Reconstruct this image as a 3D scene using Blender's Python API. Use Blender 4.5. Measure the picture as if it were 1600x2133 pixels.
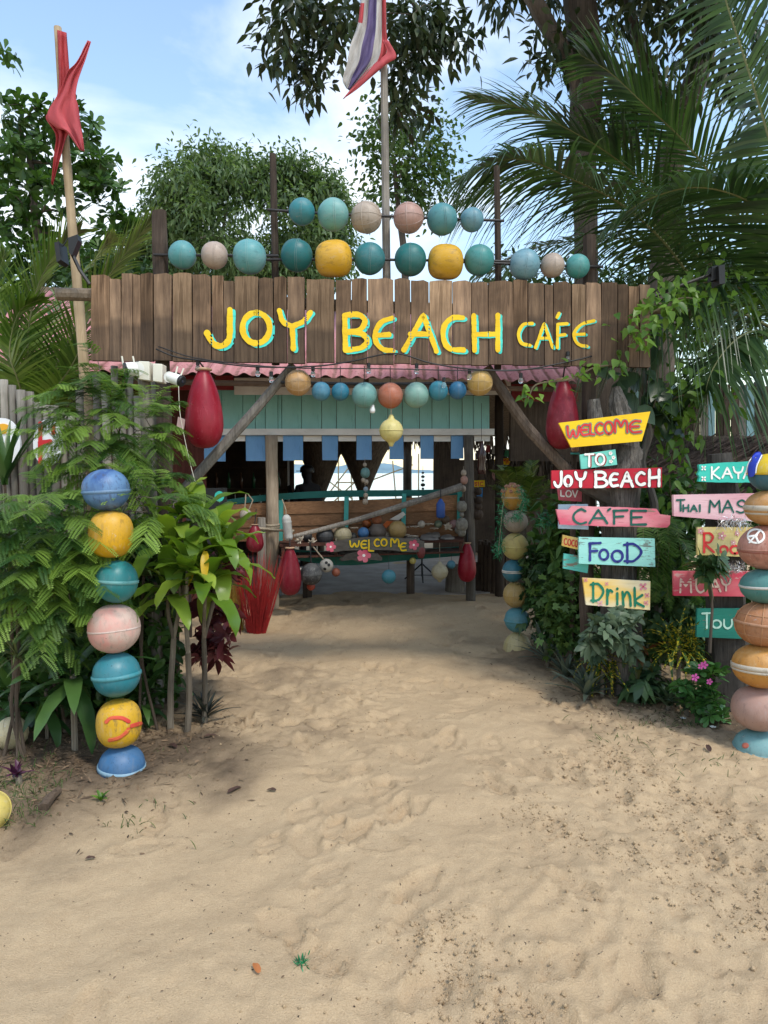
import bpy, bmesh, math, random
import numpy as np
from mathutils import Vector, Matrix, Euler
random.seed(7); rng = np.random.default_rng(7)
for o in list(bpy.data.objects): bpy.data.objects.remove(o, do_unlink=True)
scene = bpy.context.scene
COL = scene.collection
R = math.radians
# ------------------------------------------------------------------ camera
FPX = 1450.0                      # focal length in photograph pixels
CAM = Vector((0, 0, 1.6)); PITCH = math.atan((1066.5-985)/FPX)
cd = bpy.data.cameras.new('camera'); cam = bpy.data.objects.new('camera', cd); COL.objects.link(cam)
cam.location = CAM; cam.rotation_euler = (math.pi/2-PITCH, 0, 0)
cd.sensor_fit = 'VERTICAL'; cd.sensor_height = 36; cd.lens = FPX/2133*36
cd.clip_start = .05; cd.clip_end = 9000
scene.camera = cam
scene.render.resolution_x = 768; scene.render.resolution_y = 1024
# ------------------------------------------------------------------ sky, sun, exposure
SUN_AZ, SUN_EL = R(142), R(57)     # azimuth from +Y towards +X
w = bpy.data.worlds.new('World'); scene.world = w; w.use_nodes = True
nt = w.node_tree; nt.nodes.clear()
def wn(t, **k):
    n = nt.nodes.new(t)
    for a, b in k.items(): setattr(n, a, b)
    return n
sky = wn('ShaderNodeTexSky', sky_type='NISHITA', sun_disc=False, sun_elevation=SUN_EL, sun_rotation=SUN_AZ)
sky.air_density = 1.5; sky.dust_density = .5; sky.ozone_density = 1.0
tc = wn('ShaderNodeTexCoord'); mp = wn('ShaderNodeMapping'); mp.inputs['Scale'].default_value = (1, 1, 1.7)
mp.inputs['Location'].default_value = (.35, .1, .2)
nz = wn('ShaderNodeTexNoise'); nz.inputs['Scale'].default_value = 2.1; nz.inputs['Detail'].default_value = 8; nz.inputs['Roughness'].default_value = .52; nz.inputs['Distortion'].default_value = .35
rp = wn('ShaderNodeValToRGB'); rp.color_ramp.elements[0].position = .47; rp.color_ramp.elements[1].position = .64
rp.color_ramp.elements[0].color = (.0, .0, .0, 1); rp.color_ramp.elements[1].color = (.95, .95, .95, 1)
mx = wn('ShaderNodeMix', data_type='RGBA'); mx.inputs[7].default_value = (4.9, 5.1, 5.3, 1)
bg = wn('ShaderNodeBackground'); bg.inputs['Strength'].default_value = .15
wo = wn('ShaderNodeOutputWorld'); L_ = nt.links.new
L_(tc.outputs['Generated'], mp.inputs['Vector']); L_(mp.outputs[0], nz.inputs['Vector']); L_(nz.outputs['Fac'], rp.inputs[0])
L_(rp.outputs[0], mx.inputs[0]); L_(sky.outputs[0], mx.inputs[6]); L_(mx.outputs[2], bg.inputs['Color']); L_(bg.outputs[0], wo.inputs[0])
sd = bpy.data.lights.new('sun', 'SUN'); sd.energy = 1.5; sd.angle = R(10); sd.color = (1, .94, .84)
so = bpy.data.objects.new('sun', sd); COL.objects.link(so)
sv = Vector((math.sin(SUN_AZ)*math.cos(SUN_EL), math.cos(SUN_AZ)*math.cos(SUN_EL), math.sin(SUN_EL)))
so.rotation_euler = sv.to_track_quat('Z', 'Y').to_euler(); so.location = sv*30
vs = scene.view_settings; vs.view_transform = 'Standard'; vs.look = 'None'; vs.exposure = 0.9; vs.gamma = 1; vs.use_curve_mapping = False
scene.render.engine = 'CYCLES'
scene.cycles.max_bounces = 6; scene.cycles.transparent_max_bounces = 8
# ------------------------------------------------------------------ places
FW = Vector((0, math.cos(PITCH), -math.sin(PITCH))); UP = Vector((0, math.sin(PITCH), math.cos(PITCH)))
def ray(px, py): return Vector(((px-800)/FPX, 0, 0)) + UP*((1066.5-py)/FPX) + FW
def at(px, py, Y):
    d = ray(px, py); return CAM + d*(Y/d.y)
def onplane(px, py, a, s, off=0.):        # vertical plane y = a + s*x, shifted by off in y
    d = ray(px, py); t = (a+off)/(d.y-s*d.x); return CAM + d*t
def gp(px, py, off=0.): return onplane(px, py, 4.887, .0946, off)      # the gate
def bp(px, py, off=0.): return onplane(px, py, 8.433, .254, off)       # the front of the bar
def pxm(Y): return Y/FPX
# ------------------------------------------------------------------ objects and meshes
def tag(o, label=None, cat=None, group=None, kind=None):
    if label: o['label'] = label
    if cat: o['category'] = cat
    if group: o['group'] = group
    if kind: o['kind'] = kind
    return o
def wloc(o):
    v = Vector((0, 0, 0))
    while o is not None: v = v + o.location; o = o.parent
    return v
def thing(name, label, cat, loc, group=None):
    o = bpy.data.objects.new(name, None); COL.objects.link(o); o.location = loc; o.empty_display_size = .1
    return tag(o, label, cat, group)
def link(name, me, mat=None, parent=None, loc=None):
    o = bpy.data.objects.new(name, me); COL.objects.link(o)
    if mat is not None:
        for m in (mat if isinstance(mat, (list, tuple)) else [mat]): me.materials.append(m)
    if parent is not None: o.parent = parent
    if loc is not None: o.location = loc
    return o
class MB:
    def __init__(s): s.v = []; s.f = []; s.m = []
    def add(s, vs_, fs_, mi=0):
        b = len(s.v); s.v += [tuple(q) for q in vs_]; s.f += [tuple(b+i for i in f) for f in fs_]; s.m += [mi]*len(fs_)
        return s
    def box(s, c, size, rot=None, mi=0, taper=1.):
        c = Vector(c); h = Vector(size)/2; M = rot.to_matrix() if rot is not None else Matrix.Identity(3)
        V = []
        for z in (-1, 1):
            k = taper if z > 0 else 1
            for x, y in ((-1, -1), (1, -1), (1, 1), (-1, 1)): V.append(c + M @ Vector((x*h.x*k, y*h.y*k, z*h.z)))
        return s.add(V, [(3, 2, 1, 0), (4, 5, 6, 7), (0, 1, 5, 4), (1, 2, 6, 5), (2, 3, 7, 6), (3, 0, 4, 7)], mi)
    def tube(s, pts, rad, n=8, mi=0, rough=0., cap=True):
        pts = [Vector(p) for p in pts]; N = len(pts)
        if not isinstance(rad, (list, tuple)): rad = [rad]*N
        t0 = (pts[1]-pts[0]).normalized()
        a = t0.cross(Vector((0, 0, 1)) if abs(t0.z) < .9 else Vector((1, 0, 0))).normalized()
        V = []
        gr = [1+rough*random.uniform(-1, 1) for _ in range(n)]
        for i, p in enumerate(pts):
            t = (pts[min(i+1, N-1)]-pts[max(i-1, 0)]).normalized()
            a = (a-t*a.dot(t)).normalized(); b = t.cross(a)
            for k in range(n):
                q = 2*math.pi*k/n; rr = rad[i]*gr[k]*(1+rough*.5*random.uniform(-1, 1))
                V.append(p+(a*math.cos(q)+b*math.sin(q))*rr)
        F = [(i*n+k, i*n+(k+1) % n, (i+1)*n+(k+1) % n, (i+1)*n+k) for i in range(N-1) for k in range(n)]
        if cap: F += [tuple(range(n-1, -1, -1)), tuple((N-1)*n+k for k in range(n))]
        return s.add(V, F, mi)
    def lathe(s, prof, n=32, M=None, mi=0):          # prof: (r, z) pairs bottom to top
        V = []; F = []; idx = []
        for r, z in prof:
            if r < 1e-6: idx.append([len(V)]); V.append(Vector((0, 0, z)))
            else:
                idx.append(list(range(len(V), len(V)+n)))
                V += [Vector((r*math.cos(2*math.pi*k/n), r*math.sin(2*math.pi*k/n), z)) for k in range(n)]
        for A, B in zip(idx, idx[1:]):
            for k in range(n):
                k2 = (k+1) % n
                if len(A) == 1 and len(B) == 1: continue
                if len(A) == 1: F.append((A[0], B[k2], B[k]))
                elif len(B) == 1: F.append((A[k], A[k2], B[0]))
                else: F.append((A[k], A[k2], B[k2], B[k]))
        if M is not None: V = [M @ q for q in V]
        return s.add(V, F, mi)
    def prism(s, front, back, mi=0):
        n = len(front)
        return s.add(list(front)+list(back), [tuple(range(n)), tuple(range(2*n-1, n-1, -1))]+[(i, n+i, n+(i+1) % n, (i+1) % n) for i in range(n)], mi)
    def build(s, name, mat, parent=None, origin=None, smooth=False, bevel=0):
        o0 = wloc(parent) if parent is not None else Vector((0, 0, 0))
        if origin is not None: o0 = Vector(origin)
        me = bpy.data.meshes.new(name); me.from_pydata([(q[0]-o0.x, q[1]-o0.y, q[2]-o0.z) for q in s.v], [], s.f)
        if any(s.m): me.polygons.foreach_set('material_index', s.m)
        if smooth: me.polygons.foreach_set('use_smooth', [True]*len(me.polygons))
        bm = bmesh.new(); bm.from_mesh(me); bmesh.ops.recalc_face_normals(bm, faces=bm.faces)
        if bevel: bmesh.ops.bevel(bm, geom=bm.edges[:], offset=bevel, segments=1, affect='EDGES')
        bm.to_mesh(me); bm.free()
        o = link(name, me, mat, parent)
        if origin is not None: o.location = Vector(origin)-(wloc(parent) if parent is not None else Vector((0, 0, 0)))
        return o
def spline(pts, n):
    P = [Vector(p) for p in pts]
    if len(P) == 2: return [P[0].lerp(P[1], i/(n-1)) for i in range(n)]
    out = []
    for i in range(n):
        u = i/(n-1)*(len(P)-1); k = min(int(u), len(P)-2); t = u-k
        p0 = P[max(k-1, 0)]; p1 = P[k]; p2 = P[k+1]; p3 = P[min(k+2, len(P)-1)]
        if k == 0: p0 = p1*2-p2
        if k == len(P)-2: p3 = p2*2-p1
        out.append(.5*((2*p1)+(p2-p0)*t+(2*p0-5*p1+4*p2-p3)*t*t+(3*p1-p0-3*p2+p3)*t**3))
    return out
def np_mesh(name, V, Q, T, mat, parent=None, origin=None, var=None, smooth=True):
    o0 = wloc(parent) if parent is not None else Vector((0, 0, 0))
    if origin is not None: o0 = Vector(origin)
    V = np.asarray(V, dtype=np.float32).reshape(-1, 3)-np.array(o0, dtype=np.float32)
    Q = np.asarray(Q, dtype=np.int32).reshape(-1, 4) if Q is not None and len(Q) else np.zeros((0, 4), np.int32)
    T = np.asarray(T, dtype=np.int32).reshape(-1, 3) if T is not None and len(T) else np.zeros((0, 3), np.int32)
    me = bpy.data.meshes.new(name); me.vertices.add(len(V)); me.vertices.foreach_set('co', V.ravel())
    loops = np.concatenate([Q.ravel(), T.ravel()]); me.loops.add(len(loops)); me.loops.foreach_set('vertex_index', loops)
    nq, ntr = len(Q), len(T); me.polygons.add(nq+ntr)
    ls = np.concatenate([np.arange(nq)*4, nq*4+np.arange(ntr)*3]).astype(np.int32)
    me.polygons.foreach_set('loop_start', ls)
    me.update(calc_edges=True)
    if smooth: me.polygons.foreach_set('use_smooth', np.ones(nq+ntr, bool))
    if var is not None:
        a = me.attributes.new('var', 'FLOAT', 'POINT'); a.data.foreach_set('value', np.asarray(var, dtype=np.float32))
    me.validate()
    o = link(name, me, mat, parent)
    if origin is not None: o.location = Vector(origin)-(wloc(parent) if parent is not None else Vector((0, 0, 0)))
    return o
# ------------------------------------------------------------------ materials
def srgb(r, g, b): return tuple(((c/255)/12.92 if c <= 10 else (((c/255)+.055)/1.055)**2.4) for c in (r, g, b))
def newmat(name):
    m = bpy.data.materials.new(name); m.use_nodes = True; n = m.node_tree; n.nodes.clear()
    out = n.nodes.new('ShaderNodeOutputMaterial'); p = n.nodes.new('ShaderNodeBsdfPrincipled'); n.links.new(p.outputs[0], out.inputs[0])
    return m, n, p, out
def nn(n, t, **k):
    x = n.nodes.new(t)
    for a, b in k.items():
        if a in ('ins',):
            for i, v in b.items(): x.inputs[i].default_value = v
        else: setattr(x, a, b)
    return x
def c4(c): return (c[0], c[1], c[2], 1)
def noise(n, scale, detail=4, rough=.55, stretch=(1, 1, 1), dist=0., coord='Object', seed=0.):
    tcn = nn(n, 'ShaderNodeTexCoord'); m = nn(n, 'ShaderNodeMapping'); m.inputs['Scale'].default_value = stretch; m.inputs['Location'].default_value = (seed, seed*.7, seed*1.3)
    if coord == 'World':
        g = nn(n, 'ShaderNodeNewGeometry'); n.links.new(g.outputs['Position'], m.inputs[0])
    else: n.links.new(tcn.outputs[coord], m.inputs[0])
    z = nn(n, 'ShaderNodeTexNoise'); z.inputs['Scale'].default_value = scale; z.inputs['Detail'].default_value = detail; z.inputs['Roughness'].default_value = rough; z.inputs['Distortion'].default_value = dist
    n.links.new(m.outputs[0], z.inputs['Vector']); return z.outputs['Fac']
def ramp(n, fac, a, b, ca=(0, 0, 0), cb=(1, 1, 1)):
    r = nn(n, 'ShaderNodeValToRGB'); e = r.color_ramp.elements; e[0].position = a; e[1].position = b; e[0].color = c4(ca); e[1].color = c4(cb)
    n.links.new(fac, r.inputs[0]); return r.outputs[0]
def mixc(n, fac, a, b, mode='MIX'):
    m = nn(n, 'ShaderNodeMix', data_type='RGBA', blend_type=mode)
    for i, v in ((0, fac), (6, a), (7, b)):
        if isinstance(v, (int, float)): m.inputs[i].default_value = v
        elif isinstance(v, tuple): m.inputs[i].default_value = c4(v)
        else: n.links.new(v, m.inputs[i])
    return m.outputs[2]
def bump(n, p, h, strength, dist=.01):
    b = nn(n, 'ShaderNodeBump'); b.inputs['Strength'].default_value = strength; b.inputs['Distance'].default_value = dist
    n.links.new(h, b.inputs['Height']); n.links.new(b.outputs[0], p.inputs['Normal'])
MC = {}
def plain(name, col, rough=.6, var=.25, scale=6, metal=0., spec=.4):
    if name in MC: return MC[name]
    m, n, p, o = newmat(name)
    f = noise(n, scale, 5)
    c = mixc(n, ramp(n, f, .3, .72), tuple(x*(1-var) for x in col), tuple(min(1, x*(1+var)) for x in col))
    n.links.new(c, p.inputs['Base Color']); p.inputs['Roughness'].default_value = rough; p.inputs['Metallic'].default_value = metal; p.inputs['Specular IOR Level'].default_value = spec
    bump(n, p, noise(n, scale*8, 3), .15, .004)
    MC[name] = m; return m
def wood(name, c1, c2, scale=1., axis='Z', rough=.85, bmp=.7, seed=0., stain=None):
    if name in MC: return MC[name]
    m, n, p, o = newmat(name)
    st = {'X': (1.4, 26, 26), 'Y': (26, 1.4, 26), 'Z': (26, 26, 1.4)}[axis]
    g = noise(n, 1.6*scale, 7, .62, st, 1.2, seed=seed); b = noise(n, 2.2*scale, 4, .6, seed=seed+3)
    inf = nn(n, 'ShaderNodeObjectInfo')
    col = mixc(n, ramp(n, g, .32, .68), c1, c2)
    col = mixc(n, ramp(n, b, .35, .75), col, tuple(x*.62 for x in c1))
    hv = nn(n, 'ShaderNodeMapRange'); n.links.new(inf.outputs['Random'], hv.inputs[0]); hv.inputs[3].default_value = .6; hv.inputs[4].default_value = 1.35
    mm = nn(n, 'ShaderNodeMix', data_type='RGBA', blend_type='MULTIPLY'); mm.inputs[0].default_value = 1; n.links.new(col, mm.inputs[6]); n.links.new(hv.outputs[0], mm.inputs[7]); col = mm.outputs[2]
    if stain:                                  # rain-dark lower ends with an uneven edge
        t = nn(n, 'ShaderNodeTexCoord'); sx = nn(n, 'ShaderNodeSeparateXYZ'); n.links.new(t.outputs['Object'], sx.inputs[0])
        a = nn(n, 'ShaderNodeMath', operation='MULTIPLY_ADD'); n.links.new(b, a.inputs[0]); a.inputs[1].default_value = .16; n.links.new(sx.outputs[2], a.inputs[2])
        a2 = nn(n, 'ShaderNodeMath', operation='MULTIPLY_ADD'); n.links.new(inf.outputs['Random'], a2.inputs[0]); a2.inputs[1].default_value = .05; n.links.new(a.outputs[0], a2.inputs[2])
        col = mixc(n, ramp(n, a2.outputs[0], stain-.012, stain+.03), mixc(n, .52, col, (.025, .02, .018)), col)
    kn = nn(n, 'ShaderNodeTexVoronoi'); kn.inputs['Scale'].default_value = 3.2; kt = nn(n, 'ShaderNodeTexCoord'); n.links.new(kt.outputs['Object'], kn.inputs['Vector'])
    col = mixc(n, ramp(n, kn.outputs['Distance'], .02, .07), (.02, .013, .01), col)
    n.links.new(col, p.inputs['Base Color']); p.inputs['Roughness'].default_value = rough; p.inputs['Specular IOR Level'].default_value = .2
    bump(n, p, g, bmp, .009); MC[name] = m; return m
def paint(name, c, c2=None, wear=.35, under=(.16, .12, .09), axis='X', rough=.6, seed=0.):
    if name in MC: return MC[name]
    m, n, p, o = newmat(name)
    st = {'X': (1.2, 10, 14), 'Z': (12, 12, 1.2), 'Y': (12, 1.2, 12)}[axis]
    g = noise(n, 5, 6, .65, st, .6, seed=seed); b = noise(n, 7, 5, .65, seed=seed+1)
    st2 = {'X': (1, 3, 3), 'Z': (3, 3, 1), 'Y': (3, 1, 3)}[axis]
    big = noise(n, 3.0, 3, .5, st2, seed=seed+5)
    col = mixc(n, ramp(n, big, .35, .68), c, c2 if c2 else tuple(min(1, x*1.2+.015) for x in c))
    col = mixc(n, ramp(n, g, .2, .42), tuple(x*.6 for x in c), col)
    th = .5+.17*(1-wear)
    sp = nn(n, 'ShaderNodeMath', operation='MULTIPLY'); n.links.new(g, sp.inputs[0]); n.links.new(b, sp.inputs[1])
    col = mixc(n, ramp(n, sp.outputs[0], th*th+.03, th*th+.05), col, under)
    n.links.new(col, p.inputs['Base Color']); p.inputs['Roughness'].default_value = rough; p.inputs['Specular IOR Level'].default_value = .3
    bump(n, p, g, .45, .004); MC[name] = m; return m
BS = [0]
def buoymat(c, fade=.35, dirt=.35, rough=.42, c2=None, trans=0.):
    BS[0] += 1.37
    m, n, p, o = newmat('buoy_plastic')
    big = noise(n, 5.5, 4, .6, seed=BS[0], dist=.5); fine = noise(n, 34, 5, .7, seed=BS[0]+2, stretch=(1, 1, .35)); spk = noise(n, 120, 2, .6, seed=BS[0]+4)
    c = tuple(x*.76 for x in c); lt = c2 if c2 else tuple(x*.7+.3*sum(c)/3*1.5+.03 for x in c)
    col = mixc(n, ramp(n, big, .42, .66), c, tuple(a*(1-fade)+b*fade for a, b in zip(c, lt)))
    col = mixc(n, ramp(n, fine, .56, .78), col, tuple(x*.85+.15*sum(c)/3 for x in lt))
    col = mixc(n, ramp(n, fine, .3, .46), tuple(x*(1-dirt)+dirt*.05 for x in c), col)
    chip = noise(n, 11, 6, .75, seed=BS[0]+7); col = mixc(n, ramp(n, chip, .66, .685), col, tuple(x*.5+.5*sum(lt)/3 for x in lt)); strk = noise(n, 5, 4, .6, stretch=(6, 6, .5), seed=BS[0]+9); col = mixc(n, ramp(n, strk, .6, .75), col, tuple(x*(1-dirt*.8)+dirt*.8*.09 for x in c))
    col = mixc(n, ramp(n, spk, .27, .31), tuple(x*.35 for x in c), col)
    n.links.new(col, p.inputs['Base Color']); p.inputs['Specular IOR Level'].default_value = .38
    rr = nn(n, 'ShaderNodeMapRange'); n.links.new(fine, rr.inputs[0]); rr.inputs[3].default_value = rough-.12; rr.inputs[4].default_value = rough+.28; n.links.new(rr.outputs[0], p.inputs['Roughness'])
    bump(n, p, fine, .12, .004)
    if trans:
        t = nn(n, 'ShaderNodeBsdfTranslucent'); n.links.new(col, t.inputs[0]); x = nn(n, 'ShaderNodeMixShader'); x.inputs[0].default_value = trans
        n.links.new(p.outputs[0], x.inputs[1]); n.links.new(t.outputs[0], x.inputs[2]); n.links.new(x.outputs[0], o.inputs[0])
    return m
def leafmat(name, c1, c2, trans=.3, rough=.42, speck=None, spec=.35):
    if name in MC: return MC[name]
    m, n, p, o = newmat(name)
    a = nn(n, 'ShaderNodeAttribute', attribute_name='var'); inf = nn(n, 'ShaderNodeObjectInfo')
    f = nn(n, 'ShaderNodeMath', operation='ADD'); n.links.new(a.outputs['Fac'], f.inputs[0])
    nz_ = noise(n, 9, 3); s = nn(n, 'ShaderNodeMath', operation='MULTIPLY_ADD'); n.links.new(nz_, s.inputs[0]); s.inputs[1].default_value = .5; s.inputs[2].default_value = -.25; n.links.new(s.outputs[0], f.inputs[1])
    col = mixc(n, f.outputs[0], c1, c2)
    if speck:
        sp = noise(n, 55, 2, .5); col = mixc(n, ramp(n, sp, .52, .56), col, speck)
    n.links.new(col, p.inputs['Base Color']); p.inputs['Roughness'].default_value = rough; p.inputs['Specular IOR Level'].default_value = spec
    t = nn(n, 'ShaderNodeBsdfTranslucent'); tcol = mixc(n, 1., col, (1.0, 1.15, .45), 'MULTIPLY'); n.links.new(tcol, t.inputs[0])
    x = nn(n, 'ShaderNodeMixShader'); x.inputs[0].default_value = trans
    n.links.new(p.outputs[0], x.inputs[1]); n.links.new(t.outputs[0], x.inputs[2]); n.links.new(x.outputs[0], o.inputs[0])
    MC[name] = m; return m
M_DARKWOOD = wood('dark_post_wood', (.05, .036, .028), (.12, .09, .07))
M_GREYWOOD = wood('weathered_grey_wood', (.14, .125, .11), (.34, .31, .27))
M_LOG = wood('pale_log_wood', (.22, .17, .12), (.42, .34, .26))
M_PLANK = [wood('sign_plank_wood', (.10, .06, .035), (.34, .215, .13), seed=i*3.1, stain=.36) if i == 0 else wood('sign_plank_wood_%d' % i, (.095+.01*i, .06+.007*i, .037+.006*i), (.31+.025*i, .195+.02*i, .118+.014*i), seed=i*3.1, stain=.33+.02*i) for i in range(4)]
M_BLACK = plain('black_plastic', (.012, .012, .013), .45, .2)
M_ROPE = plain('rope_fibre', (.32, .27, .2), .9, .3, 60)
M_WHITEPL = plain('cream_plastic', (.68, .65, .55), .4, .08)
M_BARK = wood('bark', (.06, .05, .04), (.17, .14, .115), scale=.6)
plain('frond_midrib', (.17, .18, .075), .5, .2)
M_STEEL = plain('dark_iron', (.03, .03, .032), .5, .3, 30, .6)

# ------------------------------------------------------------------ leaves, fronds, trees
def tmpl_leaf(rows=((0, .0), (.22, .72), (.5, 1.), (.78, .66), (1, 0)), fold=.12):
    V = []; Q = []; T = []; prev = None
    for t, wd in rows:
        if wd == 0: cur = [len(V)]; V.append((t, 0, 0))
        else: cur = [len(V), len(V)+1, len(V)+2]; V += [(t, -.5*wd, fold*wd), (t, 0, 0), (t, .5*wd, fold*wd)]
        if prev is not None:
            if len(prev) == 1 and len(cur) == 3: T += [(prev[0], cur[1], cur[0]), (prev[0], cur[2], cur[1])]
            elif len(prev) == 3 and len(cur) == 3: Q += [(prev[0], prev[1], cur[1], cur[0]), (prev[1], prev[2], cur[2], cur[1])]
            elif len(prev) == 3: T += [(prev[0], prev[1], cur[0]), (prev[1], prev[2], cur[0])]
        prev = cur
    return np.array(V, float), np.array(Q, int).reshape(-1, 4), np.array(T, int).reshape(-1, 3)
T_OVAL = tmpl_leaf()
T_LANCE = tmpl_leaf(((0, 0), (.2, .7), (.45, 1), (.75, .55), (1, 0)), .1)
T_OBOV = tmpl_leaf(((0, 0), (.3, .42), (.68, 1), (.9, .72), (1, 0)), .1)
T_HEART = tmpl_leaf(((0, 0), (.1, .8), (.32, 1), (.65, .62), (1, 0)), .1)
T_STRIP = tmpl_leaf(((0, .5), (.3, 1), (.65, .8), (1, 0)), .2)
def tmpl_lobed():
    V = []; Q = []; T = []
    for a, L in ((-75, .55), (-38, .8), (0, 1.), (38, .8), (75, .55)):
        ca, sa = math.cos(R(a)), math.sin(R(a)); b = len(V)
        for t, s in ((0, 0), (.55, .13), (1, 0), (.55, -.13)): V.append((t*L*ca-s*sa*1.3, (t*L*sa+s*ca*1.3), .05 if s else 0))
        Q.append((b, b+1, b+2, b+3))
    return np.array(V, float), np.array(Q, int), np.zeros((0, 3), int)
T_LOBED = tmpl_lobed()
def tmpl_pinna(n=12):
    V = []; Q = []
    for i in range(n):
        t = .05+.9*i/n; s = .5*(1-abs(t-.42)**1.6*1.1)
        for sg in (-1, 1):
            b = len(V); V += [(t, 0, 0), (t+.012, sg*s*.5, .02), (t+.06, sg*s, .0), (t+.075, sg*s*.45, .02)]
            Q.append((b, b+1, b+2, b+3))
    b = len(V); V += [(0, -.02, -.004), (0, .02, -.004), (1, .006, -.004), (1, -.006, -.004)]; Q.append((b, b+1, b+2, b+3))
    return np.array(V, float), np.array(Q, int), np.zeros((0, 3), int)
T_PINNA = tmpl_pinna()
def unit(a): return a/np.maximum(np.linalg.norm(a, axis=-1, keepdims=True), 1e-9)
class Cloud:
    def __init__(s): s.V = []; s.Q = []; s.T = []; s.A = []; s.n = 0
    def add(s, tm, P, D, N, L, W, droop=0., var=None):
        tv, tq, tt = tm; P = np.atleast_2d(np.asarray(P, float)); D = unit(np.atleast_2d(np.asarray(D, float))); N = np.atleast_2d(np.asarray(N, float))
        n = len(P); k = len(tv); S = unit(np.cross(D, N)); N = unit(np.cross(S, D))
        L = np.broadcast_to(np.asarray(L, float), (n,))[:, None, None]; W = np.broadcast_to(np.asarray(W, float), (n,))[:, None, None]
        t = tv[None, :, 0:1]; V = P[:, None]+D[:, None]*t*L+S[:, None]*tv[None, :, 1:2]*W+N[:, None]*tv[None, :, 2:3]*W
        V[..., 2] -= (np.broadcast_to(np.asarray(droop, float), (n,))[:, None]*L[:, :, 0]*tv[None, :, 0]**2)
        off = (s.n+np.arange(n)*k)[:, None, None]
        if len(tq): s.Q.append((tq[None]+off).reshape(-1, 4))
        if len(tt): s.T.append((tt[None]+off).reshape(-1, 3))
        if var is None: var = rng.random(n)
        s.V.append(V.reshape(-1, 3)); s.A.append(np.repeat(var, k)); s.n += n*k; return s
    def build(s, name, mat, parent=None, origin=None):
        return np_mesh(name, np.concatenate(s.V), np.concatenate(s.Q) if s.Q else None, np.concatenate(s.T) if s.T else None, mat, parent, origin, np.concatenate(s.A))
def rdir(n, up=0.):
    d = rng.normal(size=(n, 3)); d[:, 2] += up; return unit(d)
UPZ = np.array([0, 0, 1.])
def frond(name, pts, parent, mat, ll=.8, n=70, lw=.035, droop=.5, rad=.016, side_up=.15, fwd=.75, nseg=4, both=True, mrach=None):
    C = [np.array(p) for p in spline(pts, 40)]
    C = np.array(C); Tn = unit(np.gradient(C, axis=0))
    ns = nseg+1; cl = Cloud()
    ts = np.linspace(.10, .995, n); idx = ts*(len(C)-1); i0 = np.minimum(idx.astype(int), len(C)-2); fr = (idx-i0)[:, None]
    P = C[i0]*(1-fr)+C[i0+1]*fr; T = unit(Tn[i0]*(1-fr)+Tn[i0+1]*fr)
    base_up = UPZ[None]-T*(T @ UPZ)[:, None]; base_up = unit(base_up+1e-6)
    S = unit(np.cross(T, base_up))
    prof = np.sin(np.pi*np.clip(ts*.86+.13, 0, 1))**.6
    V = []; Q = []; A = []
    for sg in (-1, 1):
        jit = rng.normal(0, .05, (n, 3))
        D = unit(S*sg+T*fwd*(.6+ts[:, None])+base_up*side_up+jit)
        Ln = ll*prof*rng.uniform(.85, 1.1, n)
        dr = droop*rng.uniform(.6, 1.35, n)
        tw = rng.normal(0, .25, (n, 3))
        sd_ = unit(np.cross(D, base_up)+tw*.5)
        v = rng.random(n)
        k0 = sum(len(x) for x in V)
        grid = np.zeros((n, ns, 2, 3))
        for j in range(ns):
            t = j/nseg; c = P+D*(Ln*t)[:, None]; c[:, 2] -= dr*Ln*t**2
            ww = lw*(.55+.45*math.sin(math.pi*min(1, t*1.6+.15)))*(1-t**3)+.001
            grid[:, j, 0] = c-sd_*ww/2; grid[:, j, 1] = c+sd_*ww/2
        V.append(grid.reshape(-1, 3)); A.append(np.repeat(v, ns*2))
        base = k0+np.arange(n)[:, None]*ns*2+np.arange(nseg)[None]*2
        Q.append(np.stack([base, base+1, base+3, base+2], -1).reshape(-1, 4))
    # midrib
    k0 = sum(len(x) for x in V); m = len(C); ring = []
    Su = unit(np.cross(Tn, unit(UPZ[None]-Tn*(Tn @ UPZ)[:, None]+1e-6))); Nu = np.cross(Su, Tn)
    for i in range(m):
        r = rad*(1-.85*i/(m-1))
        for a in range(5): ring.append(C[i]+(Su[i]*math.cos(a*1.2566)+Nu[i]*math.sin(a*1.2566))*r)
    q = [(k0+i*5+a, k0+i*5+(a+1) % 5, k0+(i+1)*5+(a+1) % 5, k0+(i+1)*5+a) for i in range(m-1) for a in range(5)]
    fo = np_mesh(name, np.concatenate(V), np.concatenate(Q), None, mat, parent, None, np.concatenate(A), smooth=False)
    mo = np_mesh('midrib', np.array(ring), np.array(q)-k0, None, mrach or MC['frond_midrib'], fo, wloc(parent)); mo.location = (0, 0, 0)
    return fo
def limbs(mb, roots, targets, r0=.05, n=5, rmin=.006):
    nodes = [(Vector(p), r) for p, r in roots]
    tg = sorted(targets, key=lambda q: min((Vector(q)-a).length for a, _ in nodes[:len(roots)]))
    for q in tg:
        q = Vector(q); best = min(nodes, key=lambda a: (a[0]-q).length+.0*a[1]); p, r = best
        d = (q-p).length; mid = p.lerp(q, .5)+Vector((random.uniform(-1, 1), random.uniform(-1, 1), random.uniform(-.3, 1)))*d*.14
        ra = max(rmin, min(r*.72, r0)); rb = max(rmin, ra*.6)
        mb.tube([p, mid, q], [ra, (ra+rb)/2, rb], n, cap=False)
        nodes.append((mid, (ra+rb)/2)); nodes.append((q, rb))
def blob_points(blobs, shell=.45):
    out = []
    for c, r, n in blobs:
        c = np.array(c); r = np.array(r)
        d = rdir(n); rad = (shell+(1-shell)*rng.random(n))**.7
        out.append(c+d*rad[:, None]*r)
    return np.concatenate(out)
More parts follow.
